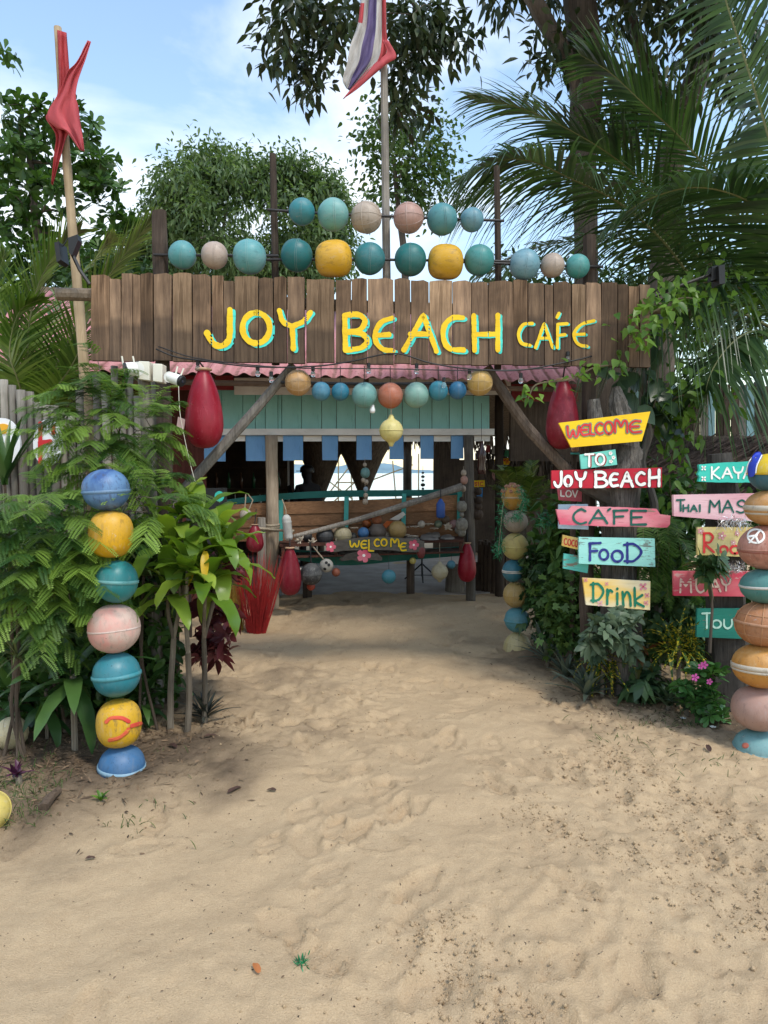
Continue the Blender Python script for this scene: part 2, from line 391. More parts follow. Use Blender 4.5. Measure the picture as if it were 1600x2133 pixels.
def leaves_at(cl, P, per, tm, L, W, spread, droop=.3, up=.2, down=0., whorl=False):
    n = len(P); Q = np.repeat(P, per, 0); m = len(Q)
    if whorl:
        ax = unit(rdir(n, .9)); a = np.tile(np.arange(per)*2.399, n)+np.repeat(rng.random(n)*6, per); AX = np.repeat(ax, per, 0)
        X = unit(np.cross(AX, np.array([.3, .8, .1]))); Y = np.cross(AX, X); D = X*np.cos(a)[:, None]+Y*np.sin(a)[:, None]+AX*.45+rng.normal(0, .12, (m, 3))
        Q = Q+rng.normal(0, spread*.2, (m, 3)); N = AX
    else:
        off = rng.normal(0, spread, (m, 3)); Q = Q+off; D = unit(off)*.6+rdir(m, up); D[:, 2] -= down; N = UPZ[None]+rng.normal(0, .5, (m, 3))
    cl.add(tm, Q, D, N, L*rng.uniform(.7, 1.15, m), W*rng.uniform(.75, 1.15, m), droop)
def tree(name, label, cat, trunk, rad, blobs, leaf, lm, bm_=None, group=None, nlimb=60, limb_r=.06, lev=.5):
    tr = spline(trunk, 14); t = thing(name, label, cat, Vector(trunk[0]), group)
    mb = MB(); rs = [rad*(1-.62*i/13) for i in range(14)]; rs[0] *= 1.25; mb.tube(tr, rs, 10, rough=.06)
    P = blob_points(blobs)
    sel = P[rng.choice(len(P), min(nlimb, len(P)), replace=False)]
    limbs(mb, [(tr[i], rs[i]) for i in range(int(14*lev), 14)], [Vector(q) for q in sel], limb_r)
    mb.build('trunk', bm_ or M_BARK, t, smooth=True)
    cl = Cloud(); leaves_at(cl, P, **leaf); cl.build('crown', lm, t); return t
def strap_leaf(name, base, az, length, width, rise, curl, mat, parent, fold=.18, n=9, var=None, shape=.45, twist=0., hang=None):
    """one long arching leaf; rise = start elevation in degrees, curl = total bend downward in degrees"""
    V = []; Q = []; p = Vector(base); dl = length/(n-1)
    for i in range(n):
        t = i/(n-1); el = R(rise-curl*t**1.2); a = az+twist*t
        d = Vector((math.cos(a)*math.cos(el), math.sin(a)*math.cos(el), math.sin(el)))
        sdv = Vector((-math.sin(a), math.cos(a), 0)); nr = sdv.cross(d)*-1
        wd = width*(max(0, math.sin(math.pi*min(1, (t*.93+.05)**shape*1.0)))**.75 if i < n-1 else .02)
        wv = .06*width*math.sin(i*2.1+az*3)
        V += [p-sdv*wd/2+nr*(fold*wd+wv), p, p+sdv*wd/2+nr*(fold*wd-wv)]
        p = p+d*dl
    for i in range(n-1):
        b = i*3; Q += [(b, b+1, b+4, b+3), (b+1, b+2, b+5, b+4)]
    vv = random.random() if var is None else var
    return np_mesh(name, np.array([tuple(q) for q in V]), np.array(Q), None, mat, parent, None, np.full(len(V), vv))

# ------------------------------------------------------------------ the ground
def vnoise(x, y, f, seed):
    g = np.random.default_rng(seed).random((256, 256)); X = x*f+seed*7.3; Y = y*f+seed*3.1
    xi = np.floor(X).astype(int); yi = np.floor(Y).astype(int); fx = X-xi; fy = Y-yi; fx = fx*fx*(3-2*fx); fy = fy*fy*(3-2*fy)
    a = g[xi % 256, yi % 256]; b = g[(xi+1) % 256, yi % 256]; c = g[xi % 256, (yi+1) % 256]; d = g[(xi+1) % 256, (yi+1) % 256]
    return (a*(1-fx)+b*fx)*(1-fy)+(c*(1-fx)+d*fx)*fy-.5
def axis(a, b, step, lo, hi, g=1.22):
    m = list(np.arange(a, b, step)); st = step; x = m[-1]
    up = []
    while x < hi: st = st*g; x += st; up.append(x)
    st = step; x = a; dn = []
    while x > lo: st = st*g; x -= st; dn.append(x)
    return np.array(dn[::-1]+m+up)
gx = axis(-2.7, 2.7, .0165, -1500, 1500)
gy = np.concatenate([axis(1.35, 5.6, .0165, -60, 5.59), axis(5.615, 9.5, .032, 99, 1500)])
gy = np.unique(np.round(gy, 5))
GX, GY = np.meshgrid(gx, gy, indexing='ij')
def base_h(x, y):
    near = np.exp(-((x/9)**2+((y-4)/9)**2))
    return near*(.085*vnoise(x, y, .55, 3)+.034*vnoise(x, y, 1.7, 5))-np.clip((y-17)/6, 0, 2.2)
H = base_h(GX, GY)
near = (np.abs(GX) < 3.4) & (GY > 1.2) & (GY < 10)
rough = np.clip(vnoise(GX, GY, .9, 21)*2.2+.15+.35*(GX-.6)*np.exp(-((GY-2.6)/1.4)**2), 0, 1)
H += near*(.03*vnoise(GX, GY, 4.3, 8)+.010*vnoise(GX, GY, 9, 9)+.02*np.abs(vnoise(GX*.6+GY*.5, GY*.9-GX*.8, 3.1, 19))+rough*(.03*vnoise(GX, GY, 16, 10)+.03*np.abs(vnoise(GX, GY, 27, 11)))+.005*vnoise(GX, GY, 40, 12))
def stamp(cx, cy, ang, L, W, depth, tread):
    m = (np.abs(gx-cx) < L*1.1), (np.abs(gy-cy) < L*1.1)
    ix = np.where(m[0])[0]; iy = np.where(m[1])[0]
    if len(ix) < 3 or len(iy) < 3: return
    x = gx[ix][:, None]-cx; y = gy[iy][None]-cy; u = x*math.cos(ang)+y*math.sin(ang); v = -x*math.sin(ang)+y*math.cos(ang)
    wv = W*(1+.22*np.cos(u/L*5.5)); d = np.sqrt((u/(L/2))**2+(v/(wv/2))**2)
    h = -depth*np.clip((1.06-d)/.11, 0, 1)+depth*.75*np.exp(-((d-1.18)/.16)**2)*(1+.7*np.sin(u*37+v*21))
    if tread: h += (d < .92)*depth*.34*np.sign(np.sin(u*2*math.pi/.021))*np.minimum(1, np.abs(np.sin(u*2*math.pi/.021))*2)
    H[np.ix_(ix, iy)] += h
for i in range(190):
    y = random.uniform(1.5, 8.6)**1; x = random.gauss(.1, .95+.05*y)
    if abs(x) > 2.5: continue
    stamp(x, y, random.choice([1.57, 1.57, 2.2, .9, 2.6, .5])+random.uniform(-.35, .35), random.uniform(.22, .3), random.uniform(.085, .115), random.uniform(.007, .017), random.random() < .6)
TRACKS = [(.95, 3.9, .95, -2.3), (.15, 2.4, .45, -1.05), (1.25, 4.0, .6, -1.6)]
for k in range(3):                              # churned, crumbly wheel and drag marks
    x0, y0, dx, dy = TRACKS[k]
    LL = math.hypot(dx, dy); u = ((GX-x0)*dx+(GY-y0)*dy)/LL; v = ((GX-x0)*-dy+(GY-y0)*dx)/LL+.06*vnoise(u, u*0, 2.3, 40+k)
    msk = np.exp(-(v/.075)**2)*(u > -.2)*(u < LL)*near
    H += msk*(.06*np.abs(vnoise(GX, GY, 21, 31+k))+.045*vnoise(GX, GY, 12, 34+k)-.008)
soil = np.zeros_like(H)
for cx, cy, rx, ry in ((-2.1, 4.6, 1.2, 1.35), (-1.6, 3.85, .95, .7), (1.95, 5.0, .85, .75), (1.35, 5.9, .42, .9), (2.4, 4.3, .6, .45), (-2.2, 3.3, .7, .55)):
    soil = np.maximum(soil, np.clip(1.35-np.sqrt(((GX-cx)/rx)**2+((GY-cy)/ry)**2)+.9*vnoise(GX, GY, 2.6, 50)+.5*vnoise(GX, GY, 9, 51), 0, 1))
H += soil*.03*near+soil*near*.02*np.abs(vnoise(GX, GY, 18, 52))
def gz(x, y):
    i = int(np.clip(np.searchsorted(gx, x), 0, len(gx)-1)); j = int(np.clip(np.searchsorted(gy, y), 0, len(gy)-1)); return float(H[i, j])
def onground(px, py):
    d = ray(px, py); z = 0.
    for _ in range(4):
        t = (z-CAM.z)/d.z; q = CAM+d*t; z = gz(q.x, q.y)
    return Vector((q.x, q.y, z))
nx, ny = H.shape
ii = np.arange(nx-1)[:, None]*ny+np.arange(ny-1)[None]
m, n, p, o = newmat('beach_sand'); M_SAND = m
a = nn(n, 'ShaderNodeAttribute', attribute_name='var')
f1 = noise(n, 1.3, 5, .6, coord='World'); f2 = noise(n, 14, 6, .7, coord='World'); f3 = noise(n, 190, 3, .7, coord='World'); f4 = noise(n, 46, 3, .6, coord='World', seed=4.)
c = mixc(n, ramp(n, f1, .3, .7), (.54, .385, .222), (.63, .472, .287)); c = mixc(n, ramp(n, f2, .3, .75), tuple(x*.9 for x in (.54, .385, .222)), c)
c = mixc(n, ramp(n, f3, .25, .75), mixc(n, .45, c, (.23, .16, .10)), mixc(n, .25, c, (.66, .52, .36)))
c = mixc(n, ramp(n, f4, .275, .30), (.06, .045, .032), c)
sc = mixc(n, ramp(n, f2, .3, .7), (.055, .04, .028), (.155, .11, .075))
c = mixc(n, a.outputs['Fac'], c, sc)
n.links.new(c, p.inputs['Base Color']); p.inputs['Roughness'].default_value = .95; p.inputs['Specular IOR Level'].default_value = .12
hh = nn(n, 'ShaderNodeMath', operation='MULTIPLY_ADD'); n.links.new(f2, hh.inputs[0]); hh.inputs[1].default_value = 1.6; n.links.new(f3, hh.inputs[2])
bump(n, p, hh.outputs[0], .8, .01)
g = np_mesh('ground', np.stack([GX, GY, H], -1), np.stack([ii, ii+ny, ii+ny+1, ii+1], -1).reshape(-1, 4), None, M_SAND, None, None, soil.ravel()*.92)
tag(g, kind='structure')
# sea and far shore
m, n, p, o = newmat('shallow_sea'); M_SEA = m
c = mixc(n, ramp(n, noise(n, .05, 5, .6, (.3, 3, 1), coord='World'), .42, .6), (.30, .42, .46), (.55, .56, .52)); n.links.new(c, p.inputs['Base Color']); p.inputs['Roughness'].default_value = .22
bump(n, p, noise(n, .8, 4, .6, (.5, 2, 1), coord='World'), .4, .05)
tag(MB().add([(-4000, 21.5, -.45), (4000, 21.5, -.45), (4000, 6000, -.45), (-4000, 6000, -.45)], [(0, 1, 2, 3)]).build('sea', M_SEA), kind='structure')
hv, hf = [], []
for i in range(81):
    x = -2600+i*65; h = 26+30*max(0, math.sin(i*.21+.5))+14*math.sin(i*.67)+6*math.sin(i*1.9)
    hv += [(x, 3900, -2), (x, 4000, max(4, h)), (x, 4400, -2)]
for i in range(80):
    b = i*3; hf += [(b, b+3, b+4, b+1), (b+1, b+4, b+5, b+2)]
tag(MB().add(hv, hf).build('hills', plain('haze_blue_hills', (.16, .25, .30), .95, .2, .01), smooth=True), kind='structure')  # distance haze is mixed into the blue-green base colour
# ------------------------------------------------------------------ painted strokes and boards
def dens(pts, step, curve):
    P = [Vector((q[0], q[1])) for q in pts]
    if curve and len(P) > 2:
        tot = sum((b-a).length for a, b in zip(P, P[1:])); return [Vector((q.x, q.y)) for q in spline([(q.x, q.y, 0) for q in P], max(6, int(tot/step)))]
    out = [P[0]]
    for a, b in zip(P, P[1:]):
        k = max(1, int((b-a).length/step)); out += [a.lerp(b, i/k) for i in range(1, k+1)]
    return out
def stroke(mb, pts, wpx, place, lift, curve=True, step=1.6, thick=.003, gaps=None, mi=0, wob=.08):
    """brush stroke along photograph-measured points; place(px,py,off) lays it on the board's own face"""
    P = dens(pts, step, curve); n = len(P); d = [0]
    for a, b in zip(P, P[1:]): d.append(d[-1]+(b-a).length)
    tot = d[-1]; r = wpx/2; V = []; ph = random.random()*9
    # round ends
    head = [P[0]-(P[1]-P[0]).normalized()*r*math.sin(a) for a in (1.45, 1., .5)]; tail = [P[-1]+(P[-1]-P[-2]).normalized()*r*math.sin(a) for a in (.5, 1., 1.45)]
    P2 = head+P+tail; wf = [math.cos(1.45)+.02, math.cos(1.), math.cos(.5)]+[1]*n+[math.cos(.5), math.cos(1.), math.cos(1.45)+.02]
    prof = ((-1, .0), (-.985, 1), (-.5, 1), (0, 1.), (.5, 1), (.985, 1), (1, .0)); F = []; e1 = e2 = 0.
    for i, q in enumerate(P2):
        a = P2[max(0, i-1)]; b = P2[min(len(P2)-1, i+1)]; t = (b-a).normalized(); s = Vector((-t.y, t.x))
        ww = r*wf[i]*(1+wob*math.sin(i*.31+ph)+wob*.5*math.sin(i*.83+ph*2))
        e1 = e1*.75+random.gauss(0, .022); e2 = e2*.75+random.gauss(0, .022)
        for e0, z in prof:
            e = e0*(1+(e1 if e0 < 0 else e2)*min(1, 9/wpx+.4)); V.append(place(q.x+s.x*e*ww, q.y+s.y*e*ww, -(lift+thick*z)))
    k = len(prof)
    for i in range(len(P2)-1):
        for j in range(k-1):
            if gaps:
                cx = (P2[i].x+P2[i+1].x)/2+0
                s = Vector((-(P2[i+1]-P2[i]).normalized().y, 0)); cx += s.x*(prof[j][0]+prof[j+1][0])/2*r
                if any(g0 < cx < g1 for g0, g1 in gaps): continue
            F.append((i*k+j, i*k+j+1, (i+1)*k+j+1, (i+1)*k+j))
    mb.add(V, F, mi); return mb
def ell(cx, cy, rx, ry, a0=-90, a1=270, n=17): return [(cx+rx*math.cos(R(a0+(a1-a0)*i/n)), cy+ry*math.sin(R(a0+(a1-a0)*i/n))) for i in range(n+1)]
FONT = {  # x right, y up, unit box; True = curved stroke
 'A': [([(0, 0), (.5, 1), (1, 0)], 0), ([(.2, .38), (.85, .38)], 0)], 'B': [([(.05, 0), (.05, 1)], 0), ([(0, 1), (.6, .98), (.85, .78), (.6, .56), (.08, .53)], 1), ([(.08, .53), (.7, .5), (1, .27), (.7, .03), (0, 0)], 1)],
 'C': [([(.95, .88), (.6, 1), (.2, .8), (.02, .5), (.15, .18), (.55, 0), (1, .1)], 1)], 'D': [([(.12, 1.05), (.12, -.05)], 0), ([(-.08, .95), (.55, .98), (1, .55), (.55, .06), (-.05, .03)], 1)],
 'E': [([(.95, .95), (.45, .97), (.06, .68), (.02, .35), (.3, .03), (1, .08)], 1), ([(.06, .5), (.8, .52)], 0)], 'e': [([(0, 1), (0, 0)], 0), ([(0, 1), (1, 1)], 0), ([(0, .52), (.7, .55)], 0), ([(0, 0), (1, .02)], 0)],
 'F': [([(.05, 0), (.05, .95)], 0), ([(.0, .97), (1, 1)], 0), ([(.05, .52), (.7, .55)], 0)], 'H': [([(.03, 0), (.05, 1)], 0), ([(.95, 0), (.95, 1)], 0), ([(.05, .5), (.98, .56)], 0)],
 'I': [([(.5, 0), (.5, 1)], 0)], 'J': [([(.9, 1), (.88, .3), (.6, .02), (.2, .08), (.0, .3)], 1)], 'K': [([(.05, 0), (.05, 1)], 0), ([(.9, 1), (.1, .48), (1, 0)], 0)],
 'L': [([(.05, 1), (.05, .05), (.9, .02)], 0)], 'M': [([(.0, 0), (.06, 1), (.5, .45), (.94, 1), (1, 0)], 0)], 'm': [([(.02, 0), (.05, .95), (.3, .9), (.5, .5), (.72, .95), (.95, .85), (1, 0)], 1)],
 'N': [([(.0, 0), (.05, 1), (.9, 0), (.95, 1)], 0)], 'O': [(ell(.5, .5, .5, .5), 1)], 'R': [([(.05, 0), (.05, 1)], 0), ([(.0, 1), (.6, 1), (.9, .78), (.6, .52), (.08, .48), (1, 0)], 1)],
 'S': [([(.95, .85), (.55, 1), (.1, .8), (.3, .55), (.8, .42), (.9, .15), (.45, 0), (0, .12)], 1)], 'T': [([(.5, 0), (.5, 1)], 0), ([(0, .97), (1, 1)], 0)],
 'U': [([(.02, 1), (.05, .3), (.4, 0), (.8, .15), (.97, .45), (.98, 1)], 1)], 'V': [([(0, 1), (.5, 0), (1, 1)], 0)], 'W': [([(.0, 1), (.08, .2), (.28, .02), (.5, .6), (.7, .02), (.92, .25), (1, 1)], 1)],
 'Y': [([(0, 1), (.15, .6), (.5, .48), (.85, .62), (1, 1)], 1), ([(.5, .5), (.5, 0)], 0)], 'r': [([(.1, 1), (.1, 0)], 0), ([(.12, .5), (.5, .95), (.95, .85)], 1)],
 'i': [([(.5, .8), (.5, 0)], 0), ([(.48, 1.1), (.52, 1.14)], 0)], 'n': [([(.05, 1), (.15, 0)], 0), ([(.12, .55), (.5, 1), (.85, .7), (.95, 0)], 1)], 'k': [([(.05, 1.5), (.1, 0)], 0), ([(.85, .9), (.12, .4), (1, -.05)], 1)],
}
def letters(parent, place, spec, wpx, mat, lift, name='letter', outline=None, thick=.0008, step=1.6):
    """spec: (char, x0, y_base, x1, y_top[, slope])"""
    for sp in spec:
        ch, x0, yb, x1, yt = sp[:5]
        layers = ([(outline[0], outline[1], outline[2] if len(outline) > 2 else (0, 0), lift, 'letter_outline')] if outline else [])+[(wpx, mat, (0, 0), lift+(.002 if outline else 0), name)]
        lo = None
        for wd, mt, (ox, oy), lf, nm in layers:
            mb = MB()
            for k, (pts, cv) in enumerate(FONT[ch]):
                q = [(x0+(x1-x0)*u+ox, yb+(yt-yb)*v+oy) for u, v in pts]
                stroke(mb, q, wd, place, lf+.0007*k, cv, step, thick)
            o_ = mb.build(nm, mt, parent)
def board(name, label, poly, Y, mat, thick=.022, parent=None, cat='sign', group=None, place=None, rough=0.):
    pl = place or (lambda x, y, off=0.: at(x, y, Y+off))
    q = []
    for i, (x, y) in enumerate(poly):
        x2, y2 = poly[(i+1) % len(poly)]; k = max(1, int(math.hypot(x2-x, y2-y)/9)) if rough else 1
        for j in range(k):
            jj = rough*random.uniform(-1, 1) if j else 0
            q.append((x+(x2-x)*j/k+jj, y+(y2-y)*j/k+jj))
    F = [pl(x, y, 0.) for x, y in q]; B = [f+Vector((0, thick, 0)) for f in F]
    cx = sum(p_[0] for p_ in poly)/len(poly); yb = max(p_[1] for p_ in poly)
    t = thing(name, label, cat, pl(cx, yb, 0.), group) if parent is None else parent
    MB().prism(F, B).build('board', mat, t, origin=pl(cx, sum(p_[1] for p_ in poly)/len(poly)))
    return t, pl
P_YEL = paint('letter_yellow_paint', (.72, .46, .015), (.80, .56, .025), .3, rough=.75); P_TEAL = paint('letter_teal_paint', (.05, .55, .47), None, .15)
P_WHITE = paint('white_lettering_paint', (.78, .76, .72), None, .3, under=(.3, .2, .2)); P_RED = paint('red_lettering_paint', (.55, .03, .03), None, .15); P_GRN = paint('dark_green_lettering_paint', (.005, .09, .07), None, .2)
P_NAVY = paint('navy_lettering_paint', (.02, .03, .2), None, .25, under=(.3, .4, .38)); P_BLK = paint('black_outline_paint', (.015, .012, .012), None, .1)
# ------------------------------------------------------------------ the gate
root = thing('entrance_gate', 'tall rustic timber gate frame of dark posts and slanting braces over the sandy path', 'gate', Vector((gp(350, 1480).x, gp(350, 1480).y, 0)))
def post(name, px, pt, pxb, r, off, mat, parent=root, top=None, zb=-.2, place=gp, rough=.08, n=10, segs=9):
    a = place(px, pt, off); b = place(pxb, 1100, off); b = Vector((b.x, b.y, zb)); b = Vector((b.x, a.y, zb))
    mb = MB(); rs = [r*random.uniform(.93, 1.07)*(1.06-.1*i/segs) for i in range(segs+1)]
    mb.tube([b.lerp(a, i/segs)+Vector((random.uniform(-1, 1), random.uniform(-1, 1), 0))*r*.12 for i in range(segs+1)], rs, n, rough=rough)
    return mb.build(name, mat, parent, smooth=False)
post('post', 331, 441, 356, .052, .12, M_DARKWOOD, rough=.14, segs=16)
post('post', 1229, 491, 1226, .047, .12, M_DARKWOOD, rough=.1, segs=16)
def pole(name, pts, r, mat, parent, place=gp, off=.1, n=9, rough=.06):
    P = [place(x, y, off) for x, y in pts]; Q = spline(P, max(4, len(P)*3)); rr = r if isinstance(r, (list, tuple)) else (r, r)
    mb = MB(); mb.tube(Q, [rr[0]+(rr[1]-rr[0])*i/(len(Q)-1) for i in range(len(Q))], n, rough=rough); return mb.build(name, mat, parent)
pole('upright', [(574, 760), (573, 560), (568, 321)], (.03, .024), M_DARKWOOD, root, off=.13)
pole('upright', [(1037, 770), (1038, 580), (1035, 347)], (.026, .022), M_DARKWOOD, root, off=.13)
pole('brace', [(612, 760), (500, 890), (345, 1062)], (.034, .042), M_GREYWOOD, root, off=.17, rough=.1)
pole('brace', [(1012, 765), (1090, 880), (1130, 925), (1215, 1015)], (.036, .044), wood('brown_brace_wood', (.075, .055, .042), (.19, .15, .12)), root, off=.17, rough=.1)
pole('beam', [(118, 612), (400, 622), (800, 640), (1200, 650), (1410, 640)], (.042, .04), M_LOG, root, off=.085)
for pts in ([(557, 437), (700, 446), (1050, 460)], [(320, 531), (580, 533)], [(552, 541), (800, 541), (1030, 545)], [(945, 545), (1100, 551), (1256, 556)], [(950, 541), (1070, 545)]):
    pole('iron_rod', pts, .0095, M_STEEL, root, off=.055, rough=0)
pole('iron_rod', [(585, 797), (800, 800), (1020, 797)], .011, M_STEEL, root, off=.1, rough=0)
# central flag pole with the striped flag
fp = thing('flag_pole', 'tall weathered grey flag pole with torn red white and purple striped flag', 'flag pole', Vector((gp(806, 770, .15).x, gp(806, 770, .15).y, 0)))
pole('pole', [(808, 757), (806, 600), (800, 130), (795, -140)], (.036, .02), M_GREYWOOD, fp, off=.15)
def cloth(name, left, right, place, mats, parent, cols=None, amp=.02, nu=30, nv=12, off=0., seed=0):
    Lp = spline([Vector((x, y, 0)) for x, y in left], nu); Rp = spline([Vector((x, y, 0)) for x, y in right], nu); V = []; F = []; mi = []
    for i in range(nu):
        for j in range(nv):
            q = Lp[i].lerp(Rp[i], j/(nv-1)); ph = amp*(math.sin(j*1.15+i*.16+seed)+.5*math.sin(j*2.3-i*.3+seed*2))
            V.append(place(q.x, q.y, off+ph))
    for i in range(nu-1):
        for j in range(nv-1): F.append((i*nv+j, i*nv+j+1, (i+1)*nv+j+1, (i+1)*nv+j)); mi.append(cols(i/(nu-1), j/(nv-1)) if cols else 0)
    mb = MB(); mb.v = [tuple(q) for q in V]; mb.f = F; mb.m = mi
    o_ = mb.build(name, mats, parent, smooth=True); s = o_.modifiers.new('thick', 'SOLIDIFY'); s.thickness = .002; return o_
def clothmat(name, c):
    m, n, p, o = newmat(name); f = noise(n, 14, 5, .6, (1, 1, .3)); col = mixc(n, ramp(n, f, .3, .75), tuple(x*.75 for x in c), tuple(min(1, x*1.15+.01) for x in c)); n.links.new(col, p.inputs['Base Color']); p.inputs['Roughness'].default_value = .7
    t = nn(n, 'ShaderNodeBsdfTranslucent'); n.links.new(col, t.inputs[0]); x = nn(n, 'ShaderNodeMixShader'); x.inputs[0].default_value = .35
    n.links.new(p.outputs[0], x.inputs[1]); n.links.new(t.outputs[0], x.inputs[2]); n.links.new(x.outputs[0], o.inputs[0]); bump(n, p, f, .5, .01); return m
C_RED = clothmat('faded_red_cloth', (.55, .06, .07)); C_WHITE = clothmat('dirty_white_cloth', (.62, .6, .58)); C_PURP = clothmat('faded_purple_cloth', (.17, .13, .30)); C_PINK = clothmat('sun_bleached_red_cloth', (.62, .10, .12))
def fcol(u, v):
    if v > .8: return 0
    if .62 < v: return 1
    if .3 < v: return 2
    if v < .14 and .28 < u < .4: return 0
    return 1
cloth('flag', [(770, -150), (765, -60), (752, 0), (745, 50), (730, 95), (724, 130), (714, 165), (722, 184)], [(790, -150), (800, -60), (804, 0), (805, 60), (807, 90), (800, 122), (775, 150), (730, 190)], gp, [C_RED, C_WHITE, C_PURP], fp, fcol, .022, 44, 20, .09)
cloth('flag_hem', [(797, 84), (806, 108), (790, 124), (762, 150), (736, 180), (714, 207)], [(809, 84), (826, 118), (806, 133), (776, 158), (744, 186), (717, 205)], gp, C_PINK, fp, None, .006, 22, 6, .07)
# left bamboo pole with the knotted red flag
PL = lambda x, y, off=0.: at(x, y, 5.15+off)
M_BAMBOO = wood('dry_bamboo', (.34, .25, .15), (.55, .43, .28), bmp=.3)
bpole = thing('flag_pole', 'leaning pale bamboo flag pole with a knotted tattered red flag', 'flag pole', Vector((PL(196, 900).x, 5.15, 0)))
b0 = PL(200, 1000); b0 = Vector((b0.x, 5.15, -.15)); top = PL(129, 57)
mb = MB(); Q = [b0.lerp(top, i/40)+Vector((.03*math.sin(i*.12), 0, 0)) for i in range(41)]
mb.tube(Q, [(.05-.026*i/40)*(1.09 if i % 4 == 0 else 1) for i in range(41)], 10); mb.build('pole', M_BAMBOO, bpole, smooth=True)
cloth('flag', [(119, 62), (121, 120), (122, 180), (110, 225), (95, 245), (116, 282), (112, 330), (107, 383)], [(139, 68), (143, 120), (146, 165), (150, 220), (146, 270), (138, 288), (126, 330), (110, 386)], PL, [C_RED], bpole, None, .016, 34, 12, -.05, 1)
cloth('flag_fold', [(183, 84), (160, 128), (140, 150), (124, 190), (98, 240), (117, 266), (138, 274), (166, 312)], [(190, 87), (178, 125), (163, 168), (158, 200), (163, 222), (167, 255), (173, 288), (176, 316)], PL, [C_PINK], bpole, None, .014, 34, 12, -.10, 4)
# ------------------------------------------------------------------ the name board: every plank its own piece
e5 = [(25, 127), (129, 191), (194, 255), (257, 300), (301, 368), (374, 472), (479, 587), (591, 691), (697, 760), (762, 818), (822, 953), (959, 1038), (1041, 1112), (1117, 1212), (1222, 1377), (1385, 1471), (1473, 1560)]
e6 = [(15, 155), (159, 245), (248, 344), (347, 470), (472, 571), (574, 663), (666, 796), (798, 875), (878, 964), (968, 1013), (1016, 1110), (1114, 1187), (1190, 1271), (1274, 1358), (1360, 1415), (1418, 1475), (1478, 1535)]
planks = [(180+a/2.667, 180+b/2.667) for a, b in e5]+[(760+a/2.58, 760+b/2.58) for a, b in e6]
M_TAN = wood('tan_plank_wood', (.15, .095, .055), (.43, .29, .18), seed=21., stain=.3)
ns = thing('name_sign', 'wide brown board of weathered upright planks with yellow lettering above the gate', 'sign', gp(770, 760))
for i, (x0, x1) in enumerate(planks):
    xm = (x0+x1)/2; yt = 566+(xm-190)*.0222+random.uniform(-3, 5)+(6 if i in (1, 9, 26) else 0); yb = 749.5+(xm-190)*.0116+random.uniform(-1.5, 2)
    th = random.uniform(.016, .024); off = random.uniform(-.004, .004)
    k = random.uniform(1, 5); pts = [(x0, yb), (x1, yb+.3), (x1+random.uniform(-1, .6), (yb+yt)/2), (x1-random.uniform(0, 1.2), yt+k)]
    if (x1-x0) > 24: pts += [(x0+(x1-x0)*.7, yt+random.uniform(-1, 1)), (x0+(x1-x0)*.35, yt+random.uniform(-1, 2))]
    pts += [(x0+random.uniform(0, 1), yt+random.uniform(0, 4)), (x0+random.uniform(-.4, .8), (yb+yt)/2)]
    F = [gp(x, y, off) for x, y in pts]; B = [q+Vector((0, th+.02, 0)) for q in F]
    MB().prism(F, B).build('plank', M_TAN if i in (6, 10, 14, 20, 28) else M_PLANK[(i*3) % 4], ns, origin=gp(xm, 755, off))
gaps = [(a[1]-.2, b[0]+.2) for a, b in zip(planks, planks[1:])]
def m5(L): return [(180+x/2.667, 540+y/2.667) for x, y in L]
def m6(L): return [(760+x/2.58, 540+y/2.58) for x, y in L]
NAME = [ # strokes, width
 ([(m5([(797, 282), (797, 410), (785, 458), (745, 482), (703, 466), (670, 408)]), 1)], 13.5), ([(m5(ell(943, 382, 75, 85)), 1)], 13),
 ([(m5([(1072, 285), (1092, 345), (1142, 374)]), 1), (m5([(1245, 295), (1205, 345), (1142, 374)]), 1), (m5([(1144, 374), (1150, 498)]), 0)], 11.5),
 ([(m5([(1436, 312), (1440, 503)]), 0), (m5([(1436, 310), (1512, 308), (1548, 345), (1515, 394), (1445, 404)]), 1), (m5([(1445, 404), (1530, 414), (1560, 455), (1525, 492), (1440, 505)]), 1)], 12),
 ([(m6([(148, 316), (90, 338), (57, 392), (62, 448), (100, 484), (152, 492)]), 1), (m6([(68, 408), (130, 405)]), 0)], 11.5),
 ([(m6([(210, 488), (315, 300), (385, 494)]), 0), (m6([(245, 402), (352, 402)]), 0)], 11.5), ([(m6([(525, 314), (470, 316), (428, 358), (424, 430), (457, 480), (530, 488)]), 1)], 12),
 ([(m6([(586, 302), (590, 490)]), 0), (m6([(715, 300), (715, 488)]), 0), (m6([(590, 404), (715, 402)]), 0)], 11),
 ([(m6([(900, 345), (852, 352), (826, 400), (842, 450), (888, 463)]), 1)], 7.6), ([(m6([(917, 475), (964, 345), (1010, 475)]), 0), (m6([(938, 424), (992, 424)]), 0)], 6.8),
 ([(m6([(1035, 475), (1037, 350)]), 0), (m6([(1037, 349), (1088, 346)]), 0), (m6([(1037, 410), (1076, 405)]), 0), (m6([(1033, 312), (1044, 290)]), 0)], 6.8),
 ([(m6([(1232, 330), (1165, 350), (1126, 395), (1134, 440), (1160, 462), (1195, 468)]), 1), (m6([(1126, 405), (1182, 402)]), 0)], 7)]
for strokes, wd in NAME:
    for lift, dx, dy, mt, nm in ((.005, wd*.42, wd*.28, P_TEAL, 'letter_shadow'), (.0075, 0, 0, P_YEL, 'letter')):
        mb = MB()
        for k, (pts, cv) in enumerate(strokes): stroke(mb, [(x+dx, y+dy) for x, y in pts], wd*(.94 if nm == 'letter' else .9), gp, lift+.0005*k, cv, 1.7, .0006, gaps, wob=.07)
        mb.build(nm, mt, ns)
